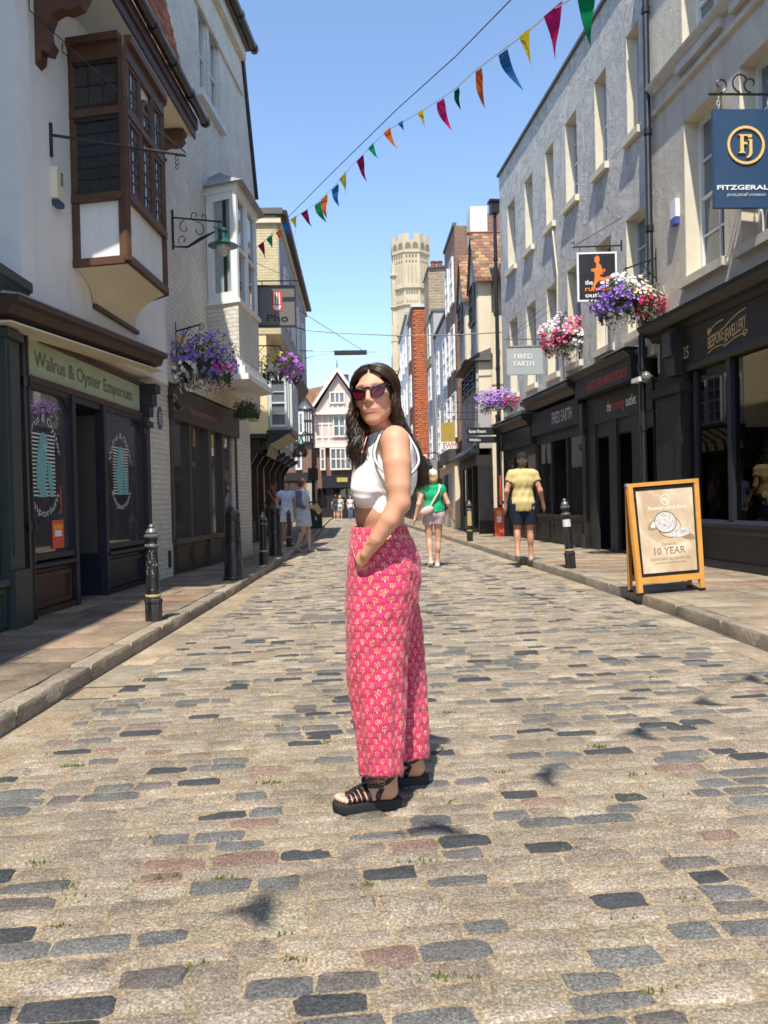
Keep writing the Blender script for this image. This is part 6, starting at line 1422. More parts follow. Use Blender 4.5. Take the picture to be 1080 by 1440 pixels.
# ---------------------------------------------------------------- bollards
m_bol = mat('bollard black', (.016,.016,.017), .32, .3, 9.0, 40.0, .25, dirt=.5, dirtc=(.18,.17,.16)); m_bolw = mat('worn white band', (.48,.46,.42), .5, .2, 30.0)
m_bolg = mat('gold band', (.42,.34,.14), .45, .15); m_chip = mat('chipped silver paint', (.16,.16,.155), .35, .5, 30.0, dirt=.6, dirtc=(.03,.03,.03), metal=.4)
def bollard_slim(loc, label, vs=1.0):
    t = thing('bollard', label, 'bollard', loc, 'black iron bollards along the kerbs'); x,y,z = loc
    mk('base', MB().lathe((x,y,z),[(.082,0),(.080,.20),(.088,.205),(.088,.235),(.068,.25)],8), m_bol, t)
    mk('post', MB().lathe((x,y,z),[(.066,.25),(.050,.78),(.062,.79),(.064,.81),(.050,.83),(.048,.88),(.060,.89),(.060,.905)],18), m_bol, t, smooth=35)
    mk('ring', MB().lathe((x,y,z),[(.070,.262),(.073,.27),(.073,.285),(.070,.292)],18), m_bolg, t, smooth=35)
    mk('collar', MB().lathe((x,y,z),[(.064,.805),(.072,.815),(.072,.828),(.064,.838)],18), m_chip, t, smooth=35)
    mk('finial', MB().lathe((x,y,z),[(.060,.905),(.074,.92),(.074,.935),(.050,.95),(.058,.965),(.050,.99),(.030,1.012),(.024,1.02),(.030,1.03),(.022,1.05),(.004,1.06)],18), m_chip, t, smooth=35)
    return t
def bollard_fat(loc, label):
    t = thing('bollard', label, 'bollard', loc, 'black iron bollards along the kerbs'); x,y,z = loc
    mk('base', MB().lathe((x,y,z),[(.155,0),(.155,.03),(.140,.05)],16), m_bol, t)
    mk('post', MB().lathe((x,y,z),[(.140,.05),(.118,.55),(.126,.555),(.126,.575),(.116,.58),(.108,.84),(.118,.85),(.118,.87),(.104,.88)],20), m_bol, t, smooth=35)
    mk('cap', MB().lathe((x,y,z),[(.104,.88),(.110,.90),(.106,.95),(.085,.99),(.045,1.01),(.03,1.03),(.012,1.04)],20), m_bol, t, smooth=35)
    return t
g = gnd(216.5,873,.1); A = bollard_slim(tuple(g), 'slim bollard with a chipped silver top, nearest one on the left kerb')
mb = MB(); r = random.Random(9)
for i in range(46):
    a = r.uniform(-2.9,-.2); z_ = r.uniform(.50,.80) if r.random() < .7 else r.uniform(.3,.8); rr_ = .0515+(.8-z_)*.031; da = r.uniform(.03,.16); dz = r.uniform(.004,.02)
    mb.add([(g.x+rr_*math.cos(a+p*da),g.y+rr_*math.sin(a+p*da),.1+z_+q*dz) for p,q in ((0,0),(1,-.4),(1.1,.8),(.3,1))],[(0,1,2,3)])
mk('paint_chips', mb, mat('bare metal chips',(.5,.5,.49),.4,.3,30.0), A, fix=False); A.scale = (1,1,.86)
g = gnd(329,815,.1); B = bollard_fat(tuple(g), 'stout tapered bollard in front of the brown shop window')
g = gnd(371,794,.1); D1 = dup(A, g, 'slim bollard just beyond the first stout one on the left')
for ch in [o for o in col.objects if o.parent and o.parent.name == 'bollard.002' and o.name.startswith('paint_chips')]: bpy.data.objects.remove(ch)
g = gnd(389,781,.1); g.x -= .02; dup(B, g, 'stout bollard hiding the legs of the woman in dusty pink')
g = gnd(407,769,.1); D2 = dup(A, g, 'slim bollard in front of the woman in the pale blue top')
g = gnd(425,756,.1); D3 = dup(A, g, 'slim bollard farthest along the left kerb, behind the denim jacket')
for D_ in (D1,D2,D3): D_.scale = (1,1,.88)
g = gnd(803,799,.1); c_ = bollard_slim(tuple(g), 'leaning slim bollard with a white sticker on the right pavement'); c_.rotation_euler = (R(-2),R(-4),0)
mb = MB().lathe((g.x,g.y,.1),[(.062,.63),(.0595,.74)],18); mk('sticker', mb, m_gpaint, c_)
g = gnd(661,761,.1); d_ = bollard_slim(tuple(g), 'slim bollard with a cream middle band on the far right pavement'); mk('band', MB().lathe((g.x,g.y,.1),[(.066,.40),(.056,.78)],18), m_bolg, d_)
# litter bin
g = gnd(445,743,.1); t = thing('litter_bin', 'square black litter bin at the far left kerb', 'litter bin', tuple(g))
mk('body', MB().box(g.x-.25,g.x+.25,g.y-.25,g.y+.25,.1,.95), m_black, t); mk('lid', MB().box(g.x-.28,g.x+.28,g.y-.28,g.y+.28,.95,1.0).box(g.x-.25,g.x+.25,g.y-.25,g.y+.25,1.18,1.25), m_black, t); mk('corner', MB().box(g.x-.25,g.x-.2,g.y-.25,g.y-.2,1.0,1.18).box(g.x+.2,g.x+.25,g.y-.25,g.y-.2,1.0,1.18), m_black, t); mk('emblem', MB().box(g.x-.04,g.x+.04,g.y-.256,g.y-.251,.45,.60), m_gpaint, t)

# ---------------------------------------------------------------- A-board
m_pine = mat('varnished pine', (.62,.30,.07), .4, .15, 6.0, 60.0, .1)
FL, FR_ = gnd(897.5,838,.1), gnd(990,830,.1); TL, TR = at(881,681,8.88), at(980.5,673,9.20)
nrm = (FR_-FL).cross(TL-FL).normalized(); rT = ray(980.5,673); oT = Vector((0,0,CAM_H)); TR = oT+rT*((FL-oT).dot(nrm)/rT.dot(nrm)); nrm = nrm if nrm.y < 0 else -nrm
def AP(u,v,d=0.0):
    b = FL.lerp(FR_,u); t_ = TL.lerp(TR,u); return b.lerp(t_,v)+nrm*d
t = thing('a_board', 'pine A-board with a cream ring poster standing on the right pavement', 'A-board', tuple(FL))
fw = .062
def bar(u0,u1,v0,v1,d0=-.02,d1=.02): return MB().hexa([AP(u0,v0,d0),AP(u1,v0,d0),AP(u1,v0,d1),AP(u0,v0,d1),AP(u0,v1,d0),AP(u1,v1,d0),AP(u1,v1,d1),AP(u0,v1,d1)])
mk('leg', bar(0,fw,.0,1), m_pine, t); mk('leg', bar(1-fw,1,.0,1), m_pine, t); mk('top_rail', bar(fw,1-fw,.965,1,-.019,.019), m_pine, t); mk('bottom_rail', bar(fw,1-fw,.10,.155,-.019,.019), m_pine, t)
for u in (0,1-fw): mk('foot', bar(u-.005,u+fw+.005,-.0,.022,-.023,.023), m_black, t)
mk('panel', bar(fw,1-fw,.155,.965,-.012,.006), m_black, t)
BL, BR = gnd(884,833,.1), gnd(973,826,.1)
def BP(u,v,d=0.0):
    b = BL.lerp(BR,u); t_ = TL.lerp(TR,u)+Vector((0,.03,0)); return b.lerp(t_,v)+Vector((0,d,0))
def bbar(u0,u1,v0,v1,d0=.0,d1=.035): return MB().hexa([BP(u0,v0,d0),BP(u1,v0,d0),BP(u1,v0,d1),BP(u0,v0,d1),BP(u0,v1,d0),BP(u1,v1,d0),BP(u1,v1,d1),BP(u0,v1,d1)])
for u in (0,1-fw): mk('leg', bbar(u,u+fw,.0,.97), m_pine, t); mk('foot', bbar(u-.005,u+fw+.005,-.0,.022,-.003,.038), m_black, t)
mk('back_panel', bbar(fw,1-fw,.155,.95,.01,.02), m_black, t); mk('back_rail', bbar(fw,1-fw,.10,.155), m_pine, t)
mk('hinge', MB().box(TL.x-.01,TL.x+.02,TL.y-.02,TL.y+.05,TL.z-.03,TL.z+.005), m_lead, t)
m_post, nt, p = base_mat('cream poster'); tc = nd(nt,'TexCoord').outputs['Object']
n1 = nd(nt,'TexNoise',{'Vector':tc,'Scale':1.6,'Detail':3.0,'Distortion':1.2}).outputs[0]; n2 = nd(nt,'TexNoise',{'Vector':tc,'Scale':16.0,'Detail':6.0}).outputs[0]
cc = mixc(nt,ramp(nt,n1,[(.40,0),(.62,1)]),(.54,.40,.26),(.78,.66,.50)); cc = mixc(nt,.25,cc,ramp(nt,n2,[(.3,.6),(.7,1.1)]),'MULTIPLY'); setp(nt,p,Base_Color=cc,Roughness=.35)
u0,u1,v0,v1 = .105,.905,.185,.925
ps_ = mk('poster', bar(u0,u1,v0,v1,.007,.010), m_post, t)
PP = lambda x,y,d=0: AP(u0+(u1-u0)*x, v0+(v1-v0)*y, .0115+d)
def ptext(s,x0,x1,y,h,m,**kw): lettering(s, lambda a,b,d=0: PP(a,b,0), x0,x1,y,h,m,ps_,**kw)
m_brownl = plain('brown print',(.20,.13,.07),.5); m_creaml = plain('ivory print',(.85,.80,.66),.5)
AR = ((TL-FL).length*(v1-v0))/((FR_-FL).length*(u1-u0))
def disc_ring(cx,cy,ro,ri,m,nm,ax=1.0,ay=1.0,rot=0,d=0.0):
    def q(r_,a): x,y = r_*ax*math.cos(a), r_*ay*math.sin(a); return PP(cx+(x*math.cos(rot)-y*math.sin(rot)), cy+(x*math.sin(rot)+y*math.cos(rot))/AR, d)
    n = 36; mb = MB(); mb.v = [q(ro,2*math.pi*i/n) for i in range(n)]+[q(ri,2*math.pi*i/n) for i in range(n)]; mb.f = [(i,(i+1)%n,n+(i+1)%n,n+i) for i in range(n)]
    mk(nm, mb, m, ps_, fix=False)
disc_ring(.50,.875,.082,.070,m_creaml,'logo_ring'); ptext('Fj',.465,.54,.855,.045,m_creaml,bold=.04)
ptext('Forever starts here',.17,.86,.755,.05,m_creaml,shear=.35,bold=.012,serif=.02)
# the ring picture
m_silver = mat('printed silver',(.62,.60,.58),.3,.4,40.0); m_shade = mat('printed shadow',(.36,.25,.15),.6,.2); m_lineb = plain('print black',(.03,.03,.035),.5)
def blob(cx,cy,ax,ay,rot,m,nm,d): 
    pts = []
    for i in range(32): a = 2*math.pi*i/32; x,y = ax*math.cos(a), ay*math.sin(a); pts.append(PP(cx+x*math.cos(rot)-y*math.sin(rot), cy+(x*math.sin(rot)+y*math.cos(rot))/AR, d))
    mk(nm, MB().add(pts,[tuple(range(32))]), m, ps_, fix=False)
blob(.30,.585,.17,.07,.35,m_shade,'picture_shade',.0004); blob(.32,.60,.13,.045,.45,m_creaml,'picture_band',.0008); blob(.82,.43,.18,.055,-.35,m_shade,'picture_shade',.0004); blob(.74,.46,.2,.06,.12,m_silver,'picture_band',.001)
disc_ring(.47,.60,.20,.190,m_lineb,'picture_outline',1,.80,-.1,.0016); blob(.47,.60,.19,.15,-.1,m_silver,'picture_stone',.0012); disc_ring(.53,.545,.22,.212,m_lineb,'picture_outline',1,.75,-.2,.0008)
mb = MB(); r = random.Random(3)
for i in range(70):
    a = r.uniform(0,6.28); q = .17*math.sqrt(r.random()); x,y = .47+q*math.cos(a), .60+q*.8*math.sin(a)/AR
    if i > 45: x,y = r.uniform(.58,.92), .47+r.uniform(-.02,.02)
    s = r.uniform(.006,.016); mb.add([PP(x,y,.002),PP(x+s,y+.003,.002),PP(x+s*.6,y+s,.002)],[(0,1,2)])
mk('picture_facets', mb, m_lineb, ps_, fix=False)
ptext('Discover our',.37,.64,.32,.035,m_brownl,shear=.35,serif=.02); ptext('10 YEAR',.22,.80,.215,.085,m_brownl,serif=.03); ptext('DIAMOND GUARANTEE',.14,.88,.145,.030,m_brownl,sp=1.3); ptext('Ask a member of our team for terms and conditions',.22,.80,.105,.020,m_brownl,shear=.3)
# ---------------------------------------------------------------- orange stand and fingerpost
g = gnd(703.5,751.5,.1); g = Vector((3.98,23.2,.1)); t = thing('pavement_stand', 'narrow orange pavement stand with a white patch beside the black post', 'sign', tuple(g)); w2 = .13; hh = .82
mk('board', MB().box(g.x-w2,g.x+w2,g.y-.03,g.y,.1,.1+hh), m_tag, t); mk('amber_patch', MB().box(g.x-w2*.5,g.x+w2*.5,g.y-.034,g.y-.031,.70,.84), m_tagy, t); mk('white_patch', MB().box(g.x-w2*.5,g.x+w2*.5,g.y-.034,g.y-.031,.50,.68), m_tagw, t); mk('back_leg', MB().prism([(g.x-w2,g.y,.1+hh),(g.x-w2,g.y+.25,.1),(g.x-w2,g.y+.28,.1),(g.x-w2,g.y+.03,.1+hh)],(2*w2,0,0)), m_black, t)
fp = Vector((at(702,700,23.6).x,23.6,.1)); t = thing('fingerpost', 'black fingerpost with two arms pointing left on the right pavement', 'signpost', tuple(fp)); zt = at(700,583,23.6).z
mk('post', MB().lathe(fp,[(.085,0),(.07,.3),(.062,.35),(.055,zt-.2),(.07,zt-.18),(.06,zt-.1)],14), m_pipe, t, smooth=40)
for k,(yt,yb,s1_) in enumerate(((601,612,'Roman Museum'),(614,623,'Whitefriars'))):
    za_,zb2 = at(680,yt,23.6).z, at(680,yb,23.6).z; xl = at(658,610,23.6).x; xr = fp.x
    f_ = mk('finger', MB().prism([(xl,23.58,za_),(xl-.07,23.58,(za_+zb2)/2),(xl,23.58,zb2),(xr,23.58,zb2),(xr,23.58,za_)],(0,.03,0)), m_black, t)
    lettering(s1_, lambda x,y,d=0: Vector((x,23.575,y)), xl+.03, xl+(.52 if k == 0 else .36), zb2+(za_-zb2)*.32, (za_-zb2)*.42, m_white, f_, bold=.01)
mk('red_strip', MB().box(fp.x+.0,fp.x+.045,23.50,23.52,1.0,1.85), m_red, t)  # thin red strip on the front of the post

# ---------------------------------------------------------------- bunting
FC = [('blue cloth',(.03,.15,.42)),('yellow cloth',(.80,.64,.05)),('pink cloth',(.65,.03,.20)),('green cloth',(.015,.32,.13)),('orange cloth',(.80,.17,.04)),('dark green cloth',(.01,.10,.06)),('crimson cloth',(.38,.015,.09))]
def cloth(name, c):
    if name in MATS: return MATS[name]
    m = bpy.data.materials.new(name); m.use_nodes = True; nt = m.node_tree; nt.nodes.clear(); MATS[name] = m
    a = nd(nt,'BsdfDiffuse',{'Color':c}); b = nd(nt,'BsdfTranslucent',{'Color':c}); mx = nd(nt,'MixShader',{0:.58}); nt.links.new(a.outputs[0],mx.inputs[1]); nt.links.new(b.outputs[0],mx.inputs[2]); nt.links.new(mx.outputs[0],nd(nt,'OutputMaterial').inputs[0]); return m
m_cord = plain('white cord',(.7,.7,.68),.8)
def bunting(label, pts, marks, seed):
    t = thing('bunting', label, 'bunting', tuple(pts[0])); mk('cord', MB().tube(pts,.006,5), m_cord, t); r = random.Random(seed)
    cum = [0]
    for a,b in zip(pts,pts[1:]): cum.append(cum[-1]+(b-a).length)
    def onc(s):
        for i in range(len(pts)-1):
            if s <= cum[i+1]: return pts[i].lerp(pts[i+1],(s-cum[i])/(cum[i+1]-cum[i])), (pts[i+1]-pts[i]).normalized()
        return pts[-1], (pts[-1]-pts[-2]).normalized()
    for s,ci,L,W_,bl in marks:
        p,u = onc(s); n = 6; L *= 1.2 if L > .32 else 1.45; mb = MB(); vs = []; wind = Vector((.9,.25,0)).normalized(); tw = r.uniform(-.5,.5); u2 = (u+Vector((0,0,0))).normalized()
        for j in range(n+1):
            q = j/n; sp_ = p+Vector((0,0,-1))*L*(q-bl*.25*q*q)+wind*bl*L*(q**1.5)*.8+Vector((.015,.03,0))*math.sin(q*6+tw*3); hw = W_/2*(1-q)+.002; ax = (u2*math.cos(tw*q*1.5)+Vector((-u2.y,u2.x,0))*math.sin(tw*q*1.5)); vs += [sp_-ax*hw, sp_+ax*hw]
        mb.add(vs,[(2*i,2*i+1,2*i+3,2*i+2) for i in range(n)]); mk('flag', mb, cloth(*FC[ci]), t, smooth=True, fix=False)
    return t
def Yb_(px): return 19.2+(px-365)/(718-365)*(7.3-19.2) if px < 718 else 7.3-(px-718)*.0135
ctl = [(355,352),(385,330),(405,312),(430,296),(447,284),(470,262),(492,236),(508,220),(525,202),(545,184),(565,172),(590,158),(618,140),(640,125),(670,98),(697,78),(738,48),(778,14),(832,-20)]
pts = [at(x,y,Yb_(x)) for x,y in ctl]; last = pts[-1]; pts += [last+Vector((1.2,-3.5,.25)), last+Vector((3.3,-9.5,1.6))]
flags = [(368,6,2,.35),(380,3,.25,.2),(391,4,.2,.4),(402,0,.28,.35),(414,1,.26,.15),(428,6,.26,.6),(446,3,.30,.5),(455,4,.30,.15),(470,0,.33,.25),(483,1,.34,.2),(506,6,.31,.35),(522,3,.18,.7),(545,4,.26,.7),(564,0,.12,.5),(592,1,.22,.35),(618,2,.29,.45),(641,5,.18,.25),(672,4,.30,.2),(707,0,.34,.65),(738,1,.33,.3),(778,2,.34,.05),(824,3,.34,.1)]
def s_at(px):
    s = 0
    for (a,b),(pa,pb) in zip(zip(ctl,ctl[1:]),zip(pts,pts[1:])):
        if px <= b[0]: return s+(pb-pa).length*(px-a[0])/(b[0]-a[0])
        s += (pb-pa).length
    return s
mk_ = [(s_at(px),ci,(.28 if px == 368 else L),(.34 if L > .2 else .26),bl) for px,ci,L,bl in flags]
bunting('string of coloured pennants crossing the sky over the street', pts, mk_, 4)
pA, pB = Vector((-3.35,-3.2,6.3)), Vector((5.55,5.45,6.6)); n = 14; pts = [pA.lerp(pB,i/n)-Vector((0,0,.9*4*(i/n)*(1-i/n)*.5)) for i in range(n+1)]
bunting('second string of pennants overhead near the camera, casting the small shadows', pts, [(1.0+i*.78,i%6,.33,.2,.5+.3*math.sin(i*2.1)) for i in range(14)], 6)
# wires
def wire(label, pts, r_=.012):
    t = thing('overhead_cable', label, 'cable', tuple(pts[0])); mk('cable', MB().tube(pts,r_,5), m_pipe, t); return t
wire('thin cable running diagonally across the sky above the pennants', [at(376,335,19.5),at(470,240,15.5),at(560,152,12.5),at(640,80,10.5),at(722,-4,9),at(900,-190,7)], .007)
wire('slack cable crossing the street at roof height', [at(405,458,24.5),at(430,464,24.5),at(470,468,24.5),at(560,472,24.5),at(640,471,24.5),at(712,467,24.5)], .016)
t = thing('suspended_street_light', 'flat dark street light hung from wires over the middle of the street', 'lamp', tuple(at(492,496,29)))
mb = MB(); 
mb.tube([at(412,493,29),at(530,495,29)],.014,5); mb.tube([at(418,435,29),at(512,494,29)],.010,5); mb.tube([at(428,504,29),at(512,485,29)],.010,5); mk('wire', mb, m_pipe, t)
a_, b2_ = at(470,496,29), at(516,496,29); mk('lamp_body', MB().box(a_.x,b2_.x,28.9,29.15,a_.z-.07,a_.z+.06), m_char, t)
# ================================================================ PEOPLE
class Field:
    """a distance field joined smoothly from limbs and masses, then skinned as ONE continuous surface"""
    def __init__(s, lo, hi, res):
        s.lo = np.array(lo,'f'); s.res = res; s.n = np.ceil((np.array(hi)-s.lo)/res).astype(int)+1; s.D = np.full(s.n, .5, 'f')
    def win(s, lo, hi, m):
        a = np.clip(np.floor((np.array(lo)-m-s.lo)/s.res).astype(int),0,s.n-1); b = np.clip(np.ceil((np.array(hi)+m-s.lo)/s.res).astype(int)+1,1,s.n)
        g = [ (s.lo[i]+np.arange(a[i],b[i])*s.res).astype('f') for i in range(3)]
        return tuple(slice(a[i],b[i]) for i in range(3)), g[0][:,None,None], g[1][None,:,None], g[2][None,None,:]
    def put(s, sl, d, k, sub=False):
        A = s.D[sl]
        if sub: h = np.maximum(k-np.abs(A+d),0)/k; s.D[sl] = np.maximum(A,-d)+h*h*k*.25
        else: h = np.maximum(k-np.abs(A-d),0)/k; s.D[sl] = np.minimum(A,d)-h*h*k*.25
    def cone(s, a, b, ra, rb, k=.02, sub=False, sq=None):
        a = np.array(a,'f'); b = np.array(b,'f'); R_ = max(ra,rb)
        sl,X,Y,Z = s.win(np.minimum(a,b)-R_, np.maximum(a,b)+R_, k+s.res*3)
        ba = b-a; L2_ = float(ba@ba)+1e-9; px,py,pz = X-a[0],Y-a[1],Z-a[2]
        t = np.clip((px*ba[0]+py*ba[1]+pz*ba[2])/L2_,0,1)
        s.put(sl, np.sqrt((px-t*ba[0])**2+(py-t*ba[1])**2+(pz-t*ba[2])**2)-(ra+(rb-ra)*t), k, sub); return s
    def ell(s, c, r, k=.02, rot=None, sub=False):
        c = np.array(c,'f'); r = np.array(r,'f'); M_ = np.array(rot if rot is not None else np.eye(3),'f'); R_ = float(r.max())
        sl,X,Y,Z = s.win(c-R_, c+R_, k+s.res*3); px,py,pz = X-c[0],Y-c[1],Z-c[2]
        q = [px*M_[0][i]+py*M_[1][i]+pz*M_[2][i] for i in range(3)]      # M_ columns are the local axes
        k0 = np.sqrt((q[0]/r[0])**2+(q[1]/r[1])**2+(q[2]/r[2])**2)+1e-6; k1 = np.sqrt((q[0]/r[0]**2)**2+(q[1]/r[1]**2)**2+(q[2]/r[2]**2)**2)+1e-6
        s.put(sl, k0*(k0-1)/k1, k, sub); return s
    def clip(s, p, n):      # keep the side the normal points away from
        n = np.array(n,'f'); n /= np.linalg.norm(n); g = [s.lo[i]+np.arange(s.n[i])*s.res for i in range(3)]
        d = (g[0][:,None,None]-p[0])*n[0]+(g[1][None,:,None]-p[1])*n[1]+(g[2][None,None,:]-p[2])*n[2]; s.D = np.maximum(s.D, d.astype('f')); return s
    def grow(s, w): s.D -= w; return s
    def mesh(s):
        D = s.D; nx,ny,nz = D.shape; D[0]=D[-1]=.5; D[:,0]=D[:,-1]=.5; D[:,:,0]=D[:,:,-1]=.5
        S = D < 0; cnt = np.zeros((nx-1,ny-1,nz-1),'i1')
        offs = [(i,j,k) for i in (0,1) for j in (0,1) for k in (0,1)]
        for i,j,k in offs: cnt += S[i:nx-1+i,j:ny-1+j,k:nz-1+k]
        I = np.argwhere((cnt>0)&(cnt<8)); idx = np.full((nx-1,ny-1,nz-1),-1,'i4'); idx[tuple(I.T)] = np.arange(len(I))
        V = np.zeros((len(I),3),'f'); W = np.zeros(len(I),'f'); val = {o: D[I[:,0]+o[0],I[:,1]+o[1],I[:,2]+o[2]] for o in offs}
        for o in offs:
            for ax in range(3):
                if o[ax]: continue
                o2 = tuple(o[q]+(q==ax) for q in range(3)); a,b = val[o],val[o2]; m = (a<0)!=(b<0); t = np.where(m, a/np.where(m,a-b,1), 0)
                for q in range(3): V[:,q] += np.where(m, o[q]+(t if q==ax else 0), 0)
                W += m
        V = s.lo+(I+V/W[:,None])*s.res; F = []
        for ax in range(3):
            b_, c_ = [(1,2),(2,0),(0,1)][ax]
            sl0 = [slice(None)]*3; sl1 = [slice(None)]*3; sl0[ax] = slice(0,-1); sl1[ax] = slice(1,None)
            a0, a1 = S[tuple(sl0)], S[tuple(sl1)]; E = np.argwhere(a0 != a1); ok = (E[:,b_]>0)&(E[:,c_]>0)&(E[:,b_]<D.shape[b_]-1)&(E[:,c_]<D.shape[c_]-1); E = E[ok]
            fl = a0[tuple(E.T)]
            def cell(db,dc): e = E.copy(); e[:,b_] -= db; e[:,c_] -= dc; return idx[tuple(e.T)]
            q = np.stack([cell(1,1),cell(0,1),cell(0,0),cell(1,0)],1); q[~fl] = q[~fl][:,::-1]; F.append(q)
        return V, np.concatenate(F)
def skin(name, fld, m, parent, xf=None, colour=None, smooth_it=2, extra=None):
    V, F = fld.mesh()
    wts = extra(V)[:,None] if extra else None
    for it in range(smooth_it if not extra else 9):    # light relaxation
        A = np.zeros_like(V); n = np.zeros(len(V),'f')
        for i in range(4):
            for j in ((i+1)%4,(i-1)%4): np.add.at(A,F[:,i],V[F[:,j]]); np.add.at(n,F[:,i],1)
        k_ = .5 if it < smooth_it else .5*wts; V = V*(1-k_)+A/n[:,None]*k_
    col_ = colour(V) if colour else None
    if xf is not None: V = (V@np.array(xf[0],'f').T)+np.array(xf[1],'f')
    o = org(parent); V = V-np.array(o,'f'); me = bpy.data.meshes.new(name)
    me.vertices.add(len(V)); me.vertices.foreach_set('co', V.astype('f').ravel()); me.loops.add(len(F)*4); me.loops.foreach_set('vertex_index', F.astype('i4').ravel())
    me.polygons.add(len(F)); me.polygons.foreach_set('loop_start', np.arange(0,len(F)*4,4,dtype='i4')); me.update(calc_edges=True); me.validate()
    uv_metres(me)
    if col_ is not None:
        a = me.color_attributes.new('Col','FLOAT_COLOR','POINT'); a.data.foreach_set('color', np.concatenate([col_,np.ones((len(col_),1))],1).astype('f').ravel())
    return link(name, me, m, parent, True)
m_skin = attr_mat('skin', .48, .05, 400.0, .12, 350.0, .001, sss=.12)
def cloth_mat(name, c, rough=.85, var=.08): return mat(name, c, rough, var, 12.0, 300.0, .10, spec=.2)
def person(label, pos, h, yaw, skin_c, top, bottom, hair, stance, arms, shoes, top_kw=None, extras=None, name='person', res=.009, wide=1.0, no=None):
    """one continuous body with clothes over it; built facing -Y at 1.75 m, then scaled, turned and placed"""
    k = h/1.75; t = thing(name, label, 'person', tuple(pos)); c, s = math.cos(yaw), math.sin(yaw)
    xf = (np.array([[c*k,-s*k,0],[s*k,c*k,0],[0,0,k]]), np.array(pos)); T = lambda p: Vector(xf[0]@np.array(p,float))+Vector(pos)
    (kl_, al, tl), (kr_, ar, tr_) = stance       # knee, ankle, toe direction per side (x>0 then x<0)
    (el, wl), (er, wr) = arms; W = wide
    def torso(f, g=0.0, kk=.05):
        f.ell((0,0,1.30),(.152*W+g,.112*W+g,.17),kk); f.ell((0,-.005,1.10),(.130*W+g,.105*W+g,.15),kk); f.ell((0,.015,.97),(.155*W+g,.12*W+g,.12),kk); f.cone((-.14*W,.01,1.425),(.14*W,.01,1.425),.055+g*.6,.055+g*.6,kk); f.cone((0,.015,1.44),(.15*W,.01,1.42),.06+g*.6,.045+g*.5,kk); f.cone((0,.015,1.44),(-.15*W,.01,1.42),.06+g*.6,.045+g*.5,kk); return f
    def leg(f, sg, kn, an, g=0.0, kk=.03, upto=1.0):
        hip = np.array((.09*sg*W,.01,.93)); kn = np.array(kn); an = np.array(an)
        f.cone(hip, hip+(kn-hip)*min(1,upto), .092*W+g, .092*W+(.056-.092*W)*min(1,upto)+g, kk)
        if upto >= 1:
            f.cone(kn, an, .052+g, .036+g, kk); cm = kn+(an-kn)*.32+np.array((0,.018,0)); f.ell(cm,(.052+g,.056+g,.11),kk)
        return f
    def arm(f, sg, e, w_, g=0.0, kk=.03, upto=1.0):
        sh = np.array((.175*sg*W,.01,1.415)); e = np.array(e); w_ = np.array(w_)
        f.cone(sh, sh+(e-sh)*min(1,upto), .056+g, .056+(.040-.056)*min(1,upto)+g, kk)
        if upto >= 1: f.cone(e, w_, .041+g, .026+g, kk)
        return f
    f = Field((-.55,-.42,-.01),(.55,.42,1.83),res); torso(f); leg(f,1,kl_,al); leg(f,-1,kr_,ar); arm(f,1,el,wl); arm(f,-1,er,wr)
    for an,td in ((al,tl),(ar,tr_)):
        an = np.array(an); td = np.array(td,float); td /= np.linalg.norm(td); f.cone(an, an+(0,0,-.05), .036, .036, .03); f.cone(an+(0,0,-.05)-td*.03, an+td*.14+(0,0,-.065), .036, .024, .03)
    for e,w_,sg in ((el,wl,1),(er,wr,-1)):
        e,w_ = np.array(e),np.array(w_); d = (w_-e)/np.linalg.norm(w_-e); sd = np.cross(d,(0,0,1.0)) if abs(d[2])<.8 else np.array((0,-1.0,0)); sd = sd/np.linalg.norm(sd)
        pl_ = w_+d*.055; f.cone(w_, w_+d*.075, .026, .033, .02)
        for i in range(4): o_ = sd*(i-1.5)*.018; ln = (.075,.085,.08,.062)[i]; m_ = w_+d*(.09+ln*.4)+o_; f.cone(w_+d*.08+o_, m_, .0115,.0105,.006); f.cone(m_, m_+(d*.8+np.array((-.35*sg,-.25,0)))*ln*.5, .0105,.009,.004)
        f.cone(w_+d*.03+sd*-.02, w_+d*.07+sd*-.052+np.array((0,-.012,0)), .013,.0105,.010)
    f.cone((0,.01,1.44),(0,-.005,1.58),.056,.052,.03); f.ell((0,.012,1.665),(.076,.094,.092),.02); f.ell((0,-.025,1.625),(.060,.070,.078),.03); f.cone((0,-.085,1.65),(0,-.108,1.622),.008,.012,.012)
    f.ell((0,-.07,1.565),(.024,.022,.020),.03); f.ell((0,-.092,1.595),(.02,.008,.008),.006); f.ell((.075,.01,1.635),(.012,.024,.032),.01); f.ell((-.075,.01,1.635),(.012,.024,.032),.01); f.cone((-.035,-.083,1.672),(.035,-.083,1.672),.010,.010,.016)
    sc = np.array(skin_c)
    def colr(V):
        o_ = np.tile(sc,(len(V),1)); b = lambda c_,r_: np.exp(-(((V-np.array(c_))/r_)**2).sum(1))[:,None]
        lips = np.clip(b((0,-.098,1.595),(.02,.015,.008))*1.4,0,1); o_ = o_*(1-lips)+np.array((.35,.10,.09))*lips
        for sg in (-1,1): e_ = np.clip(b((.031*sg,-.088,1.652),(.016,.014,.007))*1.6,0,1); o_ = o_*(1-e_)+np.array((.05,.03,.025))*e_
        return o_
    skin('body', f, m_skin, t, xf, colr, 1)
    # clothes
    tm, sleeve, hem, tg = top
    f = Field((-.5,-.42,.7),(.5,.42,1.60),res); torso(f,.016+tg); 
    if sleeve: arm(f,1,el,wl,.012+tg*.5,.035,sleeve); arm(f,-1,er,wr,.012+tg*.5,.035,sleeve)
    f.ell((0,0,hem+.06),(.168*W+tg*1.6,.135*W+tg,.16),.06)
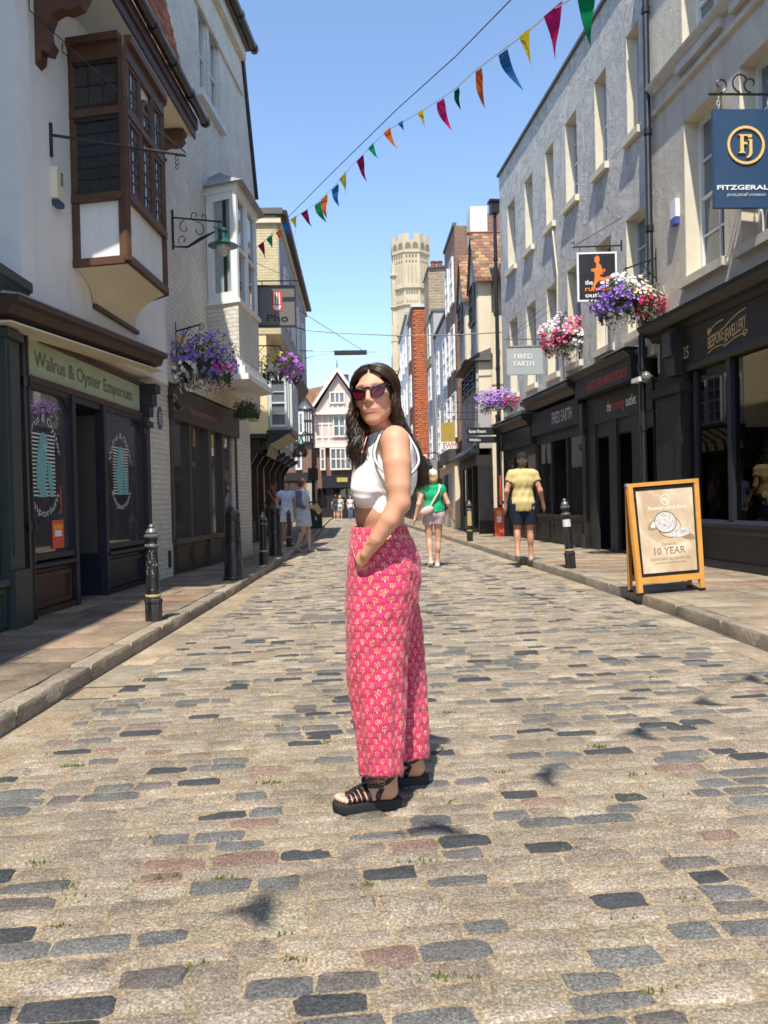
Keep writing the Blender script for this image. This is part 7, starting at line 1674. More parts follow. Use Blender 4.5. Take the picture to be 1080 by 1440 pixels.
    f.clip((0,0,hem),(0,0,-1)); f.cone((0,-.02,1.52),(0,-.02,1.60),.065,.09,.02,sub=True)
    if sleeve and sleeve < 1:
        for sg,e in ((1,el),(-1,er)):
            sh = np.array((.175*sg*W,.01,1.415)); e_ = np.array(e); d = (e_-sh)/np.linalg.norm(e_-sh); q = sh+(e_-sh)*sleeve
            f.cone(q+d*.045, q+d*.13, .085, .095, .004, sub=True)
    # wind and movement creases
    g = [f.lo[i]+np.arange(f.n[i])*f.res for i in range(3)]
    f.D += (.0022*np.sin(g[2][None,None,:]*38+g[0][:,None,None]*35)*np.sin(g[0][:,None,None]*31-g[2][None,None,:]*14+g[1][None,:,None]*17+1)+.0028*np.sin(g[0][:,None,None]*52+g[2][None,None,:]*9+2*np.sin(g[2][None,None,:]*11))).astype('f')
    skin('top', f, tm, t, xf)
    bm, length, bg_ = bottom
    f = Field((-.5,-.45,.0),(.5,.45,1.12),res); f.ell((0,.015,.97),(.178*W,.135*W,.125),.04)
    if length == 'skirt':
        f.cone((0,0,.95),(0,0,.62),.17,.20,.05); f.clip((0,0,.62),(0,0,-1))
    else:
        for sg,kn,an in ((1,kl_,al),(-1,kr_,ar)): leg(f,sg,kn,an,bg_,.03,length)
        if length < 1:
            for sg,kn in ((1,kl_),(-1,kr_)):
                hip = np.array((.09*sg*W,.01,.93)); d = (np.array(kn)-hip); q = hip+d*length; d = d/np.linalg.norm(d); f.cone(q+d*.07, q+d*.17, .13,.13,.003,sub=True)
    f.clip((0,0,1.06),(0,0,1)); g = [f.lo[i]+np.arange(f.n[i])*f.res for i in range(3)]; f.D += (.004*np.sin(g[0][:,None,None]*70+g[2][None,None,:]*12)*np.sin(g[1][None,:,None]*40)).astype('f')
    skin('shorts' if length != 1.0 else 'trousers', f, bm, t, xf)
    sm_, = shoes,
    for an,td in ((al,tl),(ar,tr_)):
        an = np.array(an); td = np.array(td,float); td /= np.linalg.norm(td); f = Field(an-(.2,.25,.14),an+(.2,.25,.05),.007)
        f.cone(an+(0,0,-.058)-td*.045, an+td*.10+(0,0,-.066), .043, .040, .03); f.cone(an+td*.05+(0,0,-.055),an+td*.165+(0,0,-.075),.042,.030,.03); f.clip(an+(0,0,-.105),(0,0,-1)); f.clip(an+(0,0,-.022),(0,0,1)); skin('shoe', f, sm_, t, xf)
    hm, style = hair
    if style:
        f = Field((-.2,-.2,1.2),(.2,.25,1.83),res*.8); f.ell((0,.022,1.68),(.088,.102,.100),.02)
        if style == 'short': f.ell((0,.05,1.62),(.078,.075,.07),.03)
        if style == 'bob': f.ell((0,.04,1.60),(.092,.085,.10),.03)
        if style == 'curly': f.ell((0,.02,1.68),(.115,.12,.115),.03)
        if style == 'long': f.cone((0,.045,1.66),(0,.075,1.40),.095,.085,.04)
        if style == 'tied': f.cone((0,.05,1.62),(0,.09,1.58),.07,.04,.03)
        f.ell((0,-.085,1.61),(.068,.07,.085),.02,sub=True)
        g = [f.lo[i]+np.arange(f.n[i])*f.res for i in range(3)]; f.D += (.004*np.sin(g[0][:,None,None]*160+g[2][None,None,:]*30)+.003*np.sin(g[1][None,:,None]*120+g[2][None,None,:]*50)).astype('f')
        skin('hair', f, hm, t, xf, smooth_it=1)
    if extras: extras(t, T, xf, k)
    return t
m_hairb = mat('dark hair', (.022,.014,.010), .45, .3, 40.0, 200.0, .4); m_hairg = mat('grey brown hair', (.10,.075,.055), .6, .3, 40.0, 200.0, .4); m_hairy = mat('blond hair', (.50,.32,.13), .5, .25, 40.0, 200.0, .4); m_haira = mat('auburn hair', (.13,.045,.03), .5, .3, 40.0, 200.0, .4)
m_cap_w = cloth_mat('white cap cloth', (.78,.78,.76)); m_cap_b = cloth_mat('black cap cloth', (.02,.02,.022)); m_shoew = mat('white trainers', (.72,.71,.68), .6, .05); m_shoeb = mat('grey trainers', (.30,.29,.28), .6, .1)
def cap(t, T, xf, m):
    f = Field((-.16,-.26,1.6),(.16,.2,1.83),.006); f.ell((0,.018,1.690),(.092,.110,.098),.02); f.clip((0,0,1.668),(0,-.15,-1)); f.ell((0,-.12,1.690),(.075,.085,.010),.012); skin('cap', f, m, t, xf)
skinA = (.62,.36,.25); skinB = (.48,.25,.16); skinC = (.36,.18,.11)
# --- woman in green, walking away
mg = cloth_mat('green blouse cloth', (.015,.36,.16)); 
ms, nt, p = base_mat('printed shorts cloth'); tc = nd(nt,'TexCoord').outputs['Object']; n_ = nd(nt,'TexNoise',{'Vector':tc,'Scale':22.0,'Detail':3.0,'Distortion':2.0}).outputs[0]
cc = mixc(nt,ramp(nt,n_,[(.50,0),(.56,1)]),(.42,.46,.46),(.60,.20,.26)); cc = mixc(nt,ramp(nt,n_,[(.36,1),(.42,0)]),cc,(.25,.42,.42)); setp(nt,p,Base_Color=cc,Roughness=.9)
m_bagp = mat('pink bag leather',(.62,.42,.38),.5,.1)
def ex_green(t,T,xf,k):
    cap(t,T,xf,m_cap_w)
    f = Field((-.3,-.05,.85),(.35,.35,1.25),.008); f.ell((.13,.17,1.03),(.13,.05,.075),.02,rot=np.array([[.9,0,.4],[0,1,0],[-.4,0,.9]])); skin('shoulder_bag', f, m_bagp, t, xf)
    mb = MB(); pts = [T(p_) for p_ in ((-.12,-.02,1.50),(-.13,.07,1.475),(-.09,.15,1.36),(.0,.165,1.22),(.08,.17,1.08))]; mb.tube(pts,.020,4); mk('bag_strap', mb, m_bagp, t)
gP = gnd(611,797)
person('woman in a green blouse and white cap walking away up the street', (gP.x,gP.y,0), 1.69, math.pi, skinA, (mg,.28,1.0,.012), (ms,.36,.03), (m_hairy,'bob'),
   (((.085,-.03,.50),(.075,.10,.13),(.1,-1,-.5)),((-.085,-.05,.50),(-.06,-.06,.085),(-.1,-1,0))), (((.27,.06,1.15),(.33,.02,.92)),((-.27,.05,1.15),(-.36,-.06,.92))), m_shoew, extras=ex_green)
# --- man in yellow, walking away on the pavement
my = cloth_mat('straw yellow shirt cloth', (.55,.45,.20)); mn = cloth_mat('navy shorts cloth', (.018,.024,.045))
mP = Vector((3.12,14.0,.1))
def ex_man(t,T,xf,k):
    cap(t,T,xf,m_cap_b); mk('watch', MB().tube([T(p_) for p_ in ((.315,-.02,.985),(.330,-.03,.965))],.034,10), m_black, t)
mP = Vector((gnd(737,789,.1).x,gnd(737,789,.1).y,.1))
person('broad man in a straw yellow shirt, black cap and navy shorts walking away', tuple(mP), 1.82, math.pi-.12, skinB, (my,.45,.82,.022), (mn,.80,.035), (m_hairg,'short'),
   (((.10,-.02,.50),(.11,.13,.14),(.15,-1,-.5)),((-.11,-.04,.50),(-.12,-.03,.085),(-.2,-1,0))), (((.265,.06,1.15),(.28,-.02,.92)),((-.28,.05,1.15),(-.33,-.06,.93))), m_shoeb, extras=ex_man, wide=1.05)
# --- three women talking on the left pavement
mj = cloth_mat('denim jacket cloth', (.10,.15,.22)); mw_ = cloth_mat('pale grey dress cloth', (.50,.54,.60)); mlb = cloth_mat('pale blue tee cloth', (.52,.58,.74)); mwh = cloth_mat('white skirt cloth', (.75,.75,.74)); mpk = cloth_mat('dusty pink top cloth', (.36,.22,.19)); mgr = cloth_mat('grey trousers cloth', (.12,.12,.12))
def ex_denim(t,T,xf,k):
    f = Field((-.45,-.3,.9),(.45,.3,1.55),.009); f.ell((0,.02,1.30),(.18,.13,.18),.04); f.ell((0,.03,1.10),(.165,.125,.17),.04); f.cone((-.15,.01,1.42),(.15,.01,1.42),.08,.08,.04); f.cone((.175,.01,1.41),(.25,.0,1.17),.078,.062,.03); f.cone((-.175,.01,1.41),(-.25,.0,1.17),.078,.062,.03); f.cone((.25,.0,1.17),(.2,-.13,1.09),.06,.052,.03); f.cone((-.25,.0,1.17),(-.2,-.13,1.09),.06,.052,.03)
    f.clip((0,0,.98),(0,0,-1)); f.cone((0,-.17,.9),(0,-.17,1.6),.115,.11,.02,sub=True); skin('jacket', f, mj, t, xf)
    for q,(x,y,z,r_) in enumerate(((-.12,-.42,1.07,.13),(-.10,-.46,1.00,.12))):
        f = Field((x-.2,y-.2,z-.2),(x+.2,y+.2,z+.2),.009); f.ell((x,y,z),(r_,.02,r_*.8),.01); f.ell((x,y-.03,z),(.06,.05,.055),.015); skin('straw_hat', f, mat('straw',(.50,.33,.14),.8,.15,40.0), t, xf)
p1 = gnd(428,776); yawd = 1.15
person('curly haired woman in a denim jacket over a pale dress holding straw hats', (p1.x,p1.y,0), 1.74, yawd, skinA, (mw_,.0,.74,.03), (mw_,'skirt',.03), (m_haira,'curly'),
   (((.09,-.08,.50),(.08,-.10,.09),(.1,-1,0)),((-.08,-.03,.50),(-.08,.16,.12),(0,-1,-.4))), (((.25,-.0,1.17),(.10,-.28,1.07)),((-.25,-.0,1.17),(-.14,-.30,1.07))), mat('tan sandals',(.45,.33,.2),.6), extras=ex_denim)
p2 = gnd(407,765,.1)
person('dark haired woman in a pale blue tee and white skirt facing the others', (p2.x-.05,p2.y,.1), 1.66, .35, skinB, (mlb,.40,.93,.01), (mwh,'skirt',.02), (m_hairb,'long'),
   (((.09,-.02,.50),(.08,-.0,.09),(.1,-1,0)),((-.09,-.02,.50),(-.08,.0,.09),(0,-1,0))), (((.26,.02,1.16),(.24,-.08,.93)),((-.26,.02,1.16),(-.24,-.10,.93))), m_shoew)
p3 = gnd(387,760,.1)
person('woman in a dusty pink top and grey trousers with a hand at her chin', (p3.x-.02,p3.y,.1), 1.68, -1.1, skinC, (mpk,.35,.96,.01), (mgr,1.0,.02), (m_haira,'tied'),
   (((.09,-.02,.50),(.09,-.0,.09),(.1,-1,0)),((-.09,-.02,.50),(-.09,.0,.09),(0,-1,0))), (((.25,-.06,1.17),(.10,-.16,1.42)),((-.25,-.02,1.17),(-.14,-.20,1.02))), m_shoeb)
# --- far figures at the street end
for lab,px_,sk,tc_,bc_,hr,hh_ in (('tiny figure in a dark shirt and red cap at the street end',472.5,skinA,(.04,.05,.08),(.10,.11,.13),(m_haira,'short'),1.66),('tiny figure in a pale top and shorts at the street end',478.5,skinA,(.50,.46,.42),(.55,.52,.48),(m_hairy,'bob'),1.62),('tiny long haired figure in a white top and blue jeans at the street end',493,skinA,(.70,.70,.70),(.10,.16,.26),(m_hairg,'long'),1.58)):
    g = gnd(px_,730,0); g = Vector((at(px_,730,53).x,53,0))
    person(lab, tuple(g), hh_, math.pi if px_ < 480 else .5, sk, (cloth_mat('cloth %s'%lab[:22],tc_),.4,.92,.012), (cloth_mat('legs %s'%lab[:22],bc_), 1.0 if px_ > 480 else .7,.02), hr,
      (((.09,-.02,.50),(.09,-.0,.09),(.1,-1,0)),((-.09,-.02,.50),(-.09,.0,.09),(0,-1,0))), (((.25,.02,1.16),(.25,-.05,.93)),((-.25,.02,1.16),(-.25,-.05,.93))), m_shoeb, res=.014)
# ================================================================ THE WOMAN IN THE STREET
YC = 3.20
A3 = lambda v: np.array((v.x,v.y,v.z),'f')
q = lambda px,py,Y=YC: A3(at(px,py,Y))
sc_ = lambda Y: Y/F_PX
foot_n = gnd(560,1136); 
wo = thing('woman', 'woman in a white crop top, pink patterned wide trousers and sunglasses standing on the setts', 'person', (q(545,1000).tolist()[0],YC,0))
SK = np.array((.61,.31,.185))
# head frame: ex towards picture right, ey out of the face, ez up
HC = q(527,556,3.15); yw = R(17); rl = R(5)
ey = np.array((-math.sin(yw),-math.cos(yw),.03)); ey /= np.linalg.norm(ey); ex = np.cross((0,0,1.0),ey)*-1; ex = -np.cross(ey,(0,0,1.0)) if ex[0] < 0 else ex; ex /= np.linalg.norm(ex)
if ex[0] < 0: ex = -ex
ez = np.cross(ex,-ey); ez = ez/np.linalg.norm(ez); ez = ez if ez[2] > 0 else -ez
ex, ez = ex*math.cos(rl)+ez*math.sin(rl), ez*math.cos(rl)-ex*math.sin(rl)
HM = np.stack([ex,ey,ez],1); HS = 1.0
hp_ = lambda x,y,z: HC+HM@np.array((x,y,z))*HS
HR = [list(r_) for r_ in HM]     # rows for Field.ell (columns are the local axes)
f = Field(q(455,1145,2.86)*(1,0,0)+np.array((0,2.80,-.02)), np.array((.36,3.66,1.78)), .0036)
he = lambda x,y,z,r,k=.015,sub=False: f.ell(hp_(x,y,z), r, k, HR, sub)
hc = lambda a,b,ra,rb,k=.012,sub=False: f.cone(hp_(*a),hp_(*b),ra,rb,k,sub)
# trunk
f.ell(q(547,665),(.104,.125,.145),.03); f.ell(q(550,634),(.086,.140,.075),.03); f.ell(q(534,722),(.098,.123,.110),.03); f.ell(q(541,775),(.120,.165,.115),.04)
f.ell(q(516,674,3.125),(.050,.055,.055),.03); f.ell(q(514,672,3.27),(.050,.055,.055),.03)
f.cone(q(556,624,3.07),q(548,624,3.36),.040,.040,.03); f.cone(q(540,622,3.2),q(533,592,3.19),.048,.046,.02)
f.cone(q(559,621,3.09),q(541,605,3.2),.032,.034,.03); f.cone(q(551,622,3.34),q(541,605,3.2),.032,.034,.03)
# near arm, hand in the pocket
f.ell(q(555.5,620,3.045),(.053,.050,.058),.03); f.cone(q(556,624,3.04),q(558,652,3.01),.053,.052,.012); f.cone(q(558,652,3.01),q(560,684,2.99),.052,.046,.006); f.cone(q(560,684,2.99),q(561,708,2.98),.046,.038,.006); f.ell(q(567,708,2.985),(.026,.027,.030),.02)
f.cone(q(560,707,2.98),q(548,731,2.972),.038,.037,.010); f.cone(q(548,731,2.972),q(530,758,2.98),.037,.029,.006); f.cone(q(530,758,2.98),q(515,779,3.00),.029,.0205,.006)
f.ell(q(508.5,788,3.035),(.024,.030,.034),.02); f.cone(q(514,781,3.0),q(513,800,3.05),.015,.012,.012); 
for i in range(4): yy = 3.03+.019*i; f.cone(q(506,792,yy),q(503,810,yy+.05),.012,.0105,.006); f.cone(q(503,810,yy+.05),q(506,822,yy+.07),.0105,.009,.004)
# far arm hangs on the other side
f.ell(q(549,626,3.385),(.055,.052,.060),.04); f.cone(q(549,630,3.39),q(553,708,3.45),.050,.040,.03); f.cone(q(553,708,3.45),q(540,775,3.42),.038,.024,.03); f.ell(q(537,788,3.42),(.024,.020,.036),.02)
for i in range(4): xx = 531+i*4; f.cone(q(xx,796,3.42),q(xx-2,816,3.41),.010,.008,.006)
# legs (mostly inside the trousers)
HN, HF = q(545,800,3.13), q(548,800,3.30); AN, AF = q(543,1092,3.125), q(578,1068,3.36)
KN, KF = q(540,935,3.11), q(560,935,3.32)
f.cone(HN,KN,.085,.055,.03); f.cone(KN,AN,.054,.036,.03); f.ell(KN+(AN-KN)*.3+np.array((.02,0,0)),(.054,.05,.12),.03)
f.cone(HF,KF,.085,.055,.03); f.cone(KF,AF,.054,.036,.03); f.ell(KF+(AF-KF)*.3+np.array((.02,0,0)),(.054,.05,.12),.03)
SOLE = .036
def foot_frame(px_h,py_h,px_t,py_t):
    h_ = A3(gnd(px_h,py_h)); t_ = A3(gnd(px_t,py_t)); u = (t_-h_); L = np.linalg.norm(u); u /= L; v = np.array((-u[1],u[0],0)); return h_, u, v, L
FN = foot_frame(562,1134,467,1143); FF = foot_frame(600,1101,508,1109)
inner = {0:-1, 1:1}
def foot(FR_, sgn, ank):
    h_,u,v,L = FR_; K_ = L/.275; Q = lambda x,y,z: h_+u*x*K_+v*(y*K_)+np.array((0,0,SOLE+z))
    f.ell(Q(.045,0,.030),(.036,.033,.036),.02); f.cone(Q(.055,0,.045),ank,.034,.036,.03); f.ell(Q(.052,.03,.075),(.013,.010,.015),.012); f.ell(Q(.052,-.03,.078),(.013,.010,.015),.012)
    f.cone(Q(.075,0,.052),Q(.165,sgn*.006,.024),.036,.024,.03); f.ell(Q(.12,0,.018),(.05,.036,.020),.02); f.ell(Q(.185,sgn*.002,.016),(.034,.042,.018),.015)
    for i,(y,x1,r_) in enumerate(((sgn*.030,.252,.0125),(sgn*.012,.250,.0095),(-sgn*.004,.243,.009),(-sgn*.019,.234,.0085),(-sgn*.033,.222,.008))):
        f.cone(Q(.20,y*.95,.013),Q(x1-.012,y,.013),r_*.95,r_,.003); f.cone(Q(x1-.012,y,.014),Q(x1,y,.010),r_,r_*.9,.003)
    return Q
QN = foot(FN,-1,AN); QF = foot(FF,1,AF)
# head
he(0,-.022,.030,(.074,.094,.084),.02); he(0,.015,-.020,(.058,.070,.086),.03); he(0,.040,-.055,(.037,.044,.048),.03)
for s in (-1,1):
    hc((s*.043,-.005,-.056),(s*.013,.062,-.101),.017,.013,.03); he(s*.037,.050,-.022,(.022,.024,.024),.02); hc((s*.012,.083,.024),(s*.046,.066,.026),.009,.008,.02); he(s*.030,.089,.006,(.017,.011,.010),.010,True); he(s*.029,.074,.006,(.014,.011,.008),.006)
    he(s*.0110,.092,-.037,(.0085,.009,.0068),.006); he(s*.072,-.005,-.012,(.008,.016,.028),.008)
hc((0,.083,.018),(0,.103,-.029),.0070,.0098,.012); he(0,.099,-.033,(.0090,.009,.0075),.006); he(0,.064,-.105,(.018,.015,.014),.02); he(0,.074,-.068,(.024,.014,.020),.02)
he(0,.0855,-.0648,(.0265,.0080,.0050),.004); he(0,.0860,-.0745,(.0225,.0085,.0060),.004); he(0,.097,-.0692,(.024,.005,.0018),.002,True)
def wcol(V):
    o_ = np.tile(SK,(len(V),1)); Lc = (V-HC)@HM
    b = lambda c_,r_: np.exp(-(((Lc-np.array(c_))/np.array(r_))**2).sum(1))[:,None]
    mix_ = lambda o_,c_,m: o_*(1-m)+np.array(c_)*m
    for s in (-1,1): o_ = mix_(o_,(.66,.25,.17),np.clip(b((s*.040,.06,-.028),(.022,.05,.018)),0,1)*.55)
    o_ = mix_(o_,(.62,.26,.19),np.clip(b((0,.108,-.028),(.013,.02,.012)),0,1)*.5)
    m = np.clip(b((0,.093,-.0648),(.0265,.016,.0055))*1.7+b((0,.093,-.0748),(.022,.016,.0065))*1.6,0,1); o_ = mix_(o_,(.50,.155,.135),m)
    m = np.clip(b((0,.095,-.0695),(.024,.012,.0018))*1.6,0,1); o_ = mix_(o_,(.20,.06,.05),m)
    for s in (-1,1):
        m = np.clip(b((s*.032,.08,.0275),(.020,.03,.0045))*1.6,0,1)*.8; o_ = mix_(o_,(.10,.055,.035),m)
        o_ = mix_(o_,(.10,.04,.035),np.clip(b((s*.0085,.098,-.0425),(.0045,.006,.0022))*1.2,0,1)*.6)
    o_ = mix_(o_,(.50,.27,.18),np.clip((q(540,612)[2]-V[:,2:3])*3,0,.35)*0)
    rs_ = np.random.RandomState(2); blot = np.sin(V[:,0:1]*61+1)*np.sin(V[:,1:2]*47)*np.sin(V[:,2:3]*53+2); o_ = o_*(1+.05*blot)*np.array((1,1-.03,1-.05))**blot; red_ = np.clip(b((0,.05,-.02),(.05,.06,.06)),0,1)*.18; o_ = mix_(o_,(.62,.24,.16),red_)
    for c_,r_ in ((q(568,712,2.98),.04),(q(556,610,3.04),.05)): o_ = mix_(o_,(.66,.28,.17),np.exp(-(((V-c_)/r_)**2).sum(1))[:,None]*.45)
    for Q_,sg in ((QN,-1),(QF,1)):       # toenails
        for (y,x1) in ((sg*.030,.258),(sg*.012,.256),(-sg*.004,.249),(-sg*.019,.240),(-sg*.033,.228)):
            c_ = Q_(x1-.006,y,.021); m = np.clip(np.exp(-(((V-c_)/.0065)**2).sum(1))[:,None]*1.5,0,1); o_ = mix_(o_,(.72,.50,.45),m)
    return o_
m_wskin = attr_mat('sunlit skin', .56, .04, 500.0, .10, 500.0, .0008, sss=.10)
bodyF = f
body = skin('body', f, m_wskin, wo, None, wcol, 1, extra=lambda V: ((V[:,2] < q(540,600)[2]) & (V[:,2] > .25)).astype('f'))

# --- white crop top
m_top, nt, p = base_mat('white ribbed cotton'); tc = nd(nt,'TexCoord').outputs['Object']
n_ = nd(nt,'TexNoise',{'Vector':tc,'Scale':700.0,'Detail':2.0}).outputs[0]; setp(nt,p,Base_Color=(.80,.79,.77),Roughness=.9); wv_ = nd(nt,'TexWave',{'Vector':tc,'Scale':180.0,'Distortion':.3},bands_direction='Y').outputs[1]; bump(nt,p,math_n(nt,'ADD',n_,wv_),.18,.0008)
f = Field(np.array((-.20,2.95,q(540,735)[2])), np.array((.32,3.50,q(540,596)[2])), .0036); g_ = .007
f.ell(q(547,665),(.104+g_,.125+g_,.145+g_),.03); f.ell(q(550,634),(.086+g_,.140+g_,.075+g_),.03); f.ell(q(536,716),(.099,.124,.110),.03)
f.ell(q(516,674,3.125),(.056,.062,.060),.035); f.ell(q(514,672,3.27),(.056,.062,.060),.035); f.cone(q(512,690,3.10),q(512,690,3.3),.050,.050,.03); f.cone(q(541,626,3.2),q(535,606,3.19),.064,.056,.03)
hz = q(540,723)[2]; f.clip((0,0,hz),(0,0,-1))
f.ell(q(555,626,3.0),(.083,.125,.098),.008,sub=True); f.ell(q(557,626,3.41),(.075,.125,.095),.008,sub=True); f.clip(q(537,607),(-.30,0,1)); f.cone(q(572,600,3.2),q(590,615,3.2),.07,.05,.01,sub=True)
G = [f.lo[i]+np.arange(f.n[i])*f.res for i in range(3)]; X0,Y0_,Z0 = G[0][:,None,None],G[1][None,:,None],G[2][None,None,:]
zb_ = q(540,695)[2]
f.D += (.0018*np.exp(-((Z0-zb_)/.022)**2)*np.sin((Z0-zb_)*160+X0*26+2*np.sin(Y0_*9))+.0022*np.sin(X0*45-Z0*60+Y0_*20)*np.exp(-((Z0-zb_+.02)/.05)**2)).astype('f')
top_ = skin('crop_top', f, m_top, wo, None, None, 1)
m_trim = plain('white trim', (.78,.77,.75), .8); m_line = plain('black trim line', (.02,.02,.02), .7)
def bandpath(pts, r0, m, nm, par, n=24):
    """smooth path through points (Catmull-Rom)"""
    P_ = [np.array(p) for p in pts]; P_ = [2*P_[0]-P_[1]]+P_+[2*P_[-1]-P_[-2]]; out = []
    for i in range(1,len(P_)-2):
        for j in range(6):
            t = j/6; a,b,c,d = P_[i-1:i+3]; out.append(.5*((2*b)+(c-a)*t+(2*a-5*b+4*c-d)*t*t+(3*b-a-3*c+d)*t**3))
    out.append(P_[-2]); return out
arm_front = [q(536,607,3.115),q(532,617,3.08),q(527.5,632,3.065),(q(527,643,3.058)),q(531,653,3.05),q(540,662,3.045),(q(556,668,3.045)),q(572,668,3.05),q(582,661,3.075),q(588.5,650,3.10),q(587,636,3.12),q(580,622,3.13),q(571,608,3.14),q(561,598,3.15)]
pth = bandpath(arm_front,.005,m_trim,'',None)
mk('armhole_binding', MB().tube([tuple(p_) for p_ in pth],.0042,6), m_trim, top_, smooth=True)
off = [p_+np.array((0,-.0045,0)) for p_ in pth]; cen = sum(pth)/len(pth)
mk('trim_line', MB().tube([tuple(p_+(p_-cen)/np.linalg.norm(p_-cen)*.008+np.array((0,-.001,0))) for p_ in pth],.0013,4).tube([tuple(p_-(p_-cen)/np.linalg.norm(p_-cen)*.006+np.array((0,-.002,0))) for p_ in pth],.0011,4), m_line, top_)

# --- trousers
m_tr, nt, p = base_mat('pink block printed cotton'); uv = nd(nt,'UVMap').outputs[0]; sp = nd(nt,'SeparateXYZ',{0:uv})
tc = nd(nt,'TexCoord').outputs['Object']; wob = nd(nt,'TexNoise',{'Vector':tc,'Scale':55.0,'Detail':3.0}).outputs[0]; wob = math_n(nt,'MULTIPLY',math_n(nt,'SUBTRACT',wob,.5),.26); lowd = math_n(nt,'MULTIPLY',math_n(nt,'SUBTRACT',nd(nt,'TexNoise',{'Vector':tc,'Scale':5.0,'Detail':2.0}).outputs[0],.5),1.1); wob = math_n(nt,'ADD',wob,lowd)
CW, CH = .040, .052
U = math_n(nt,'ADD',math_n(nt,'DIVIDE',sp.outputs[0],CW),wob); V_ = math_n(nt,'ADD',math_n(nt,'DIVIDE',sp.outputs[1],CH),wob)
def lattice(du,dv):
    a = math_n(nt,'SUBTRACT',math_n(nt,'FRACT',math_n(nt,'ADD',U,du)),.5); b = math_n(nt,'SUBTRACT',math_n(nt,'FRACT',math_n(nt,'ADD',V_,dv)),.5); return a,b
def ellm(a,b,cx,cy,rx,ry):
    x = math_n(nt,'DIVIDE',math_n(nt,'SUBTRACT',a,cx),rx); y = math_n(nt,'DIVIDE',math_n(nt,'SUBTRACT',b,cy),ry); r_ = math_n(nt,'ADD',math_n(nt,'MULTIPLY',x,x),math_n(nt,'MULTIPLY',y,y)); return math_n(nt,'LESS_THAN',r_,1.0)
MX = lambda a,b: math_n(nt,'MAXIMUM',a,b)
cream = red = dark = None
for du,dv in ((0,0),(.5,.5)):
    a,b = lattice(du,dv)
    c1 = MX(MX(ellm(a,b,-.15,.03,.085,.17),ellm(a,b,.15,.03,.085,.17)),MX(ellm(a,b,0,.06,.050,.22),ellm(a,b,0,-.19,.05,.12)))
    c1 = math_n(nt,'MULTIPLY',c1,math_n(nt,'SUBTRACT',1.0,MX(ellm(a,b,-.15,.03,.045,.11),MX(ellm(a,b,.15,.03,.045,.11),ellm(a,b,0,.06,.022,.13)))))
    r1 = MX(ellm(a,b,0,.33,.20,.12),ellm(a,b,0,.0,.31,.31)); d1 = MX(ellm(a,b,0,.02,.020,.11),MX(ellm(a,b,-.15,.04,.03,.07),ellm(a,b,.15,.04,.03,.07)))
    cream = c1 if cream is None else MX(cream,c1); red = r1 if red is None else MX(red,r1); dark = d1 if dark is None else MX(dark,d1)
a,b = lattice(0,0); dmd = math_n(nt,'ADD',math_n(nt,'ABSOLUTE',math_n(nt,'SUBTRACT',math_n(nt,'FRACT',math_n(nt,'ADD',U,V_)),.5)),0.0); dm2 = math_n(nt,'ABSOLUTE',math_n(nt,'SUBTRACT',math_n(nt,'FRACT',math_n(nt,'SUBTRACT',U,V_)),.5))
line_ = MX(math_n(nt,'LESS_THAN',dmd,.05),math_n(nt,'LESS_THAN',dm2,.05))
nz = nd(nt,'TexNoise',{'Vector':tc,'Scale':8.0,'Detail':6.0}).outputs[0]; fine = nd(nt,'TexNoise',{'Vector':tc,'Scale':260.0,'Detail':3.0}).outputs[0]
cc = mixc(nt,ramp(nt,nz,[(.35,0),(.65,1)]),(.56,.028,.110),(.68,.048,.165)); cc = mixc(nt,math_n(nt,'MULTIPLY',red,.85),cc,(.50,.014,.030)); cc = mixc(nt,math_n(nt,'MULTIPLY',line_,.35),cc,(.72,.05,.32)); brk = ramp(nt,nd(nt,'TexNoise',{'Vector':tc,'Scale':150.0,'Detail':2.0}).outputs[0],[(.40,.25),(.58,1)]); cc = mixc(nt,math_n(nt,'MULTIPLY',math_n(nt,'MULTIPLY',cream,brk),.78),cc,(.80,.60,.46)); cc = mixc(nt,math_n(nt,'MULTIPLY',dark,.5),cc,(.30,.12,.08)); cc = mixc(nt,.3,cc,ramp(nt,fine,[(.3,.6),(.7,1.15)]),'MULTIPLY')
setp(nt,p,Base_Color=cc,Roughness=.85); p.inputs['Sheen Weight'].default_value = .15; bump(nt,p,fine,.25,.0015)
def itab(tab,y):
    ys = [t_[0] for t_ in tab]; return [float(np.interp(y,ys,[t_[i] for t_ in tab])) for i in range(1,len(tab[0]))]
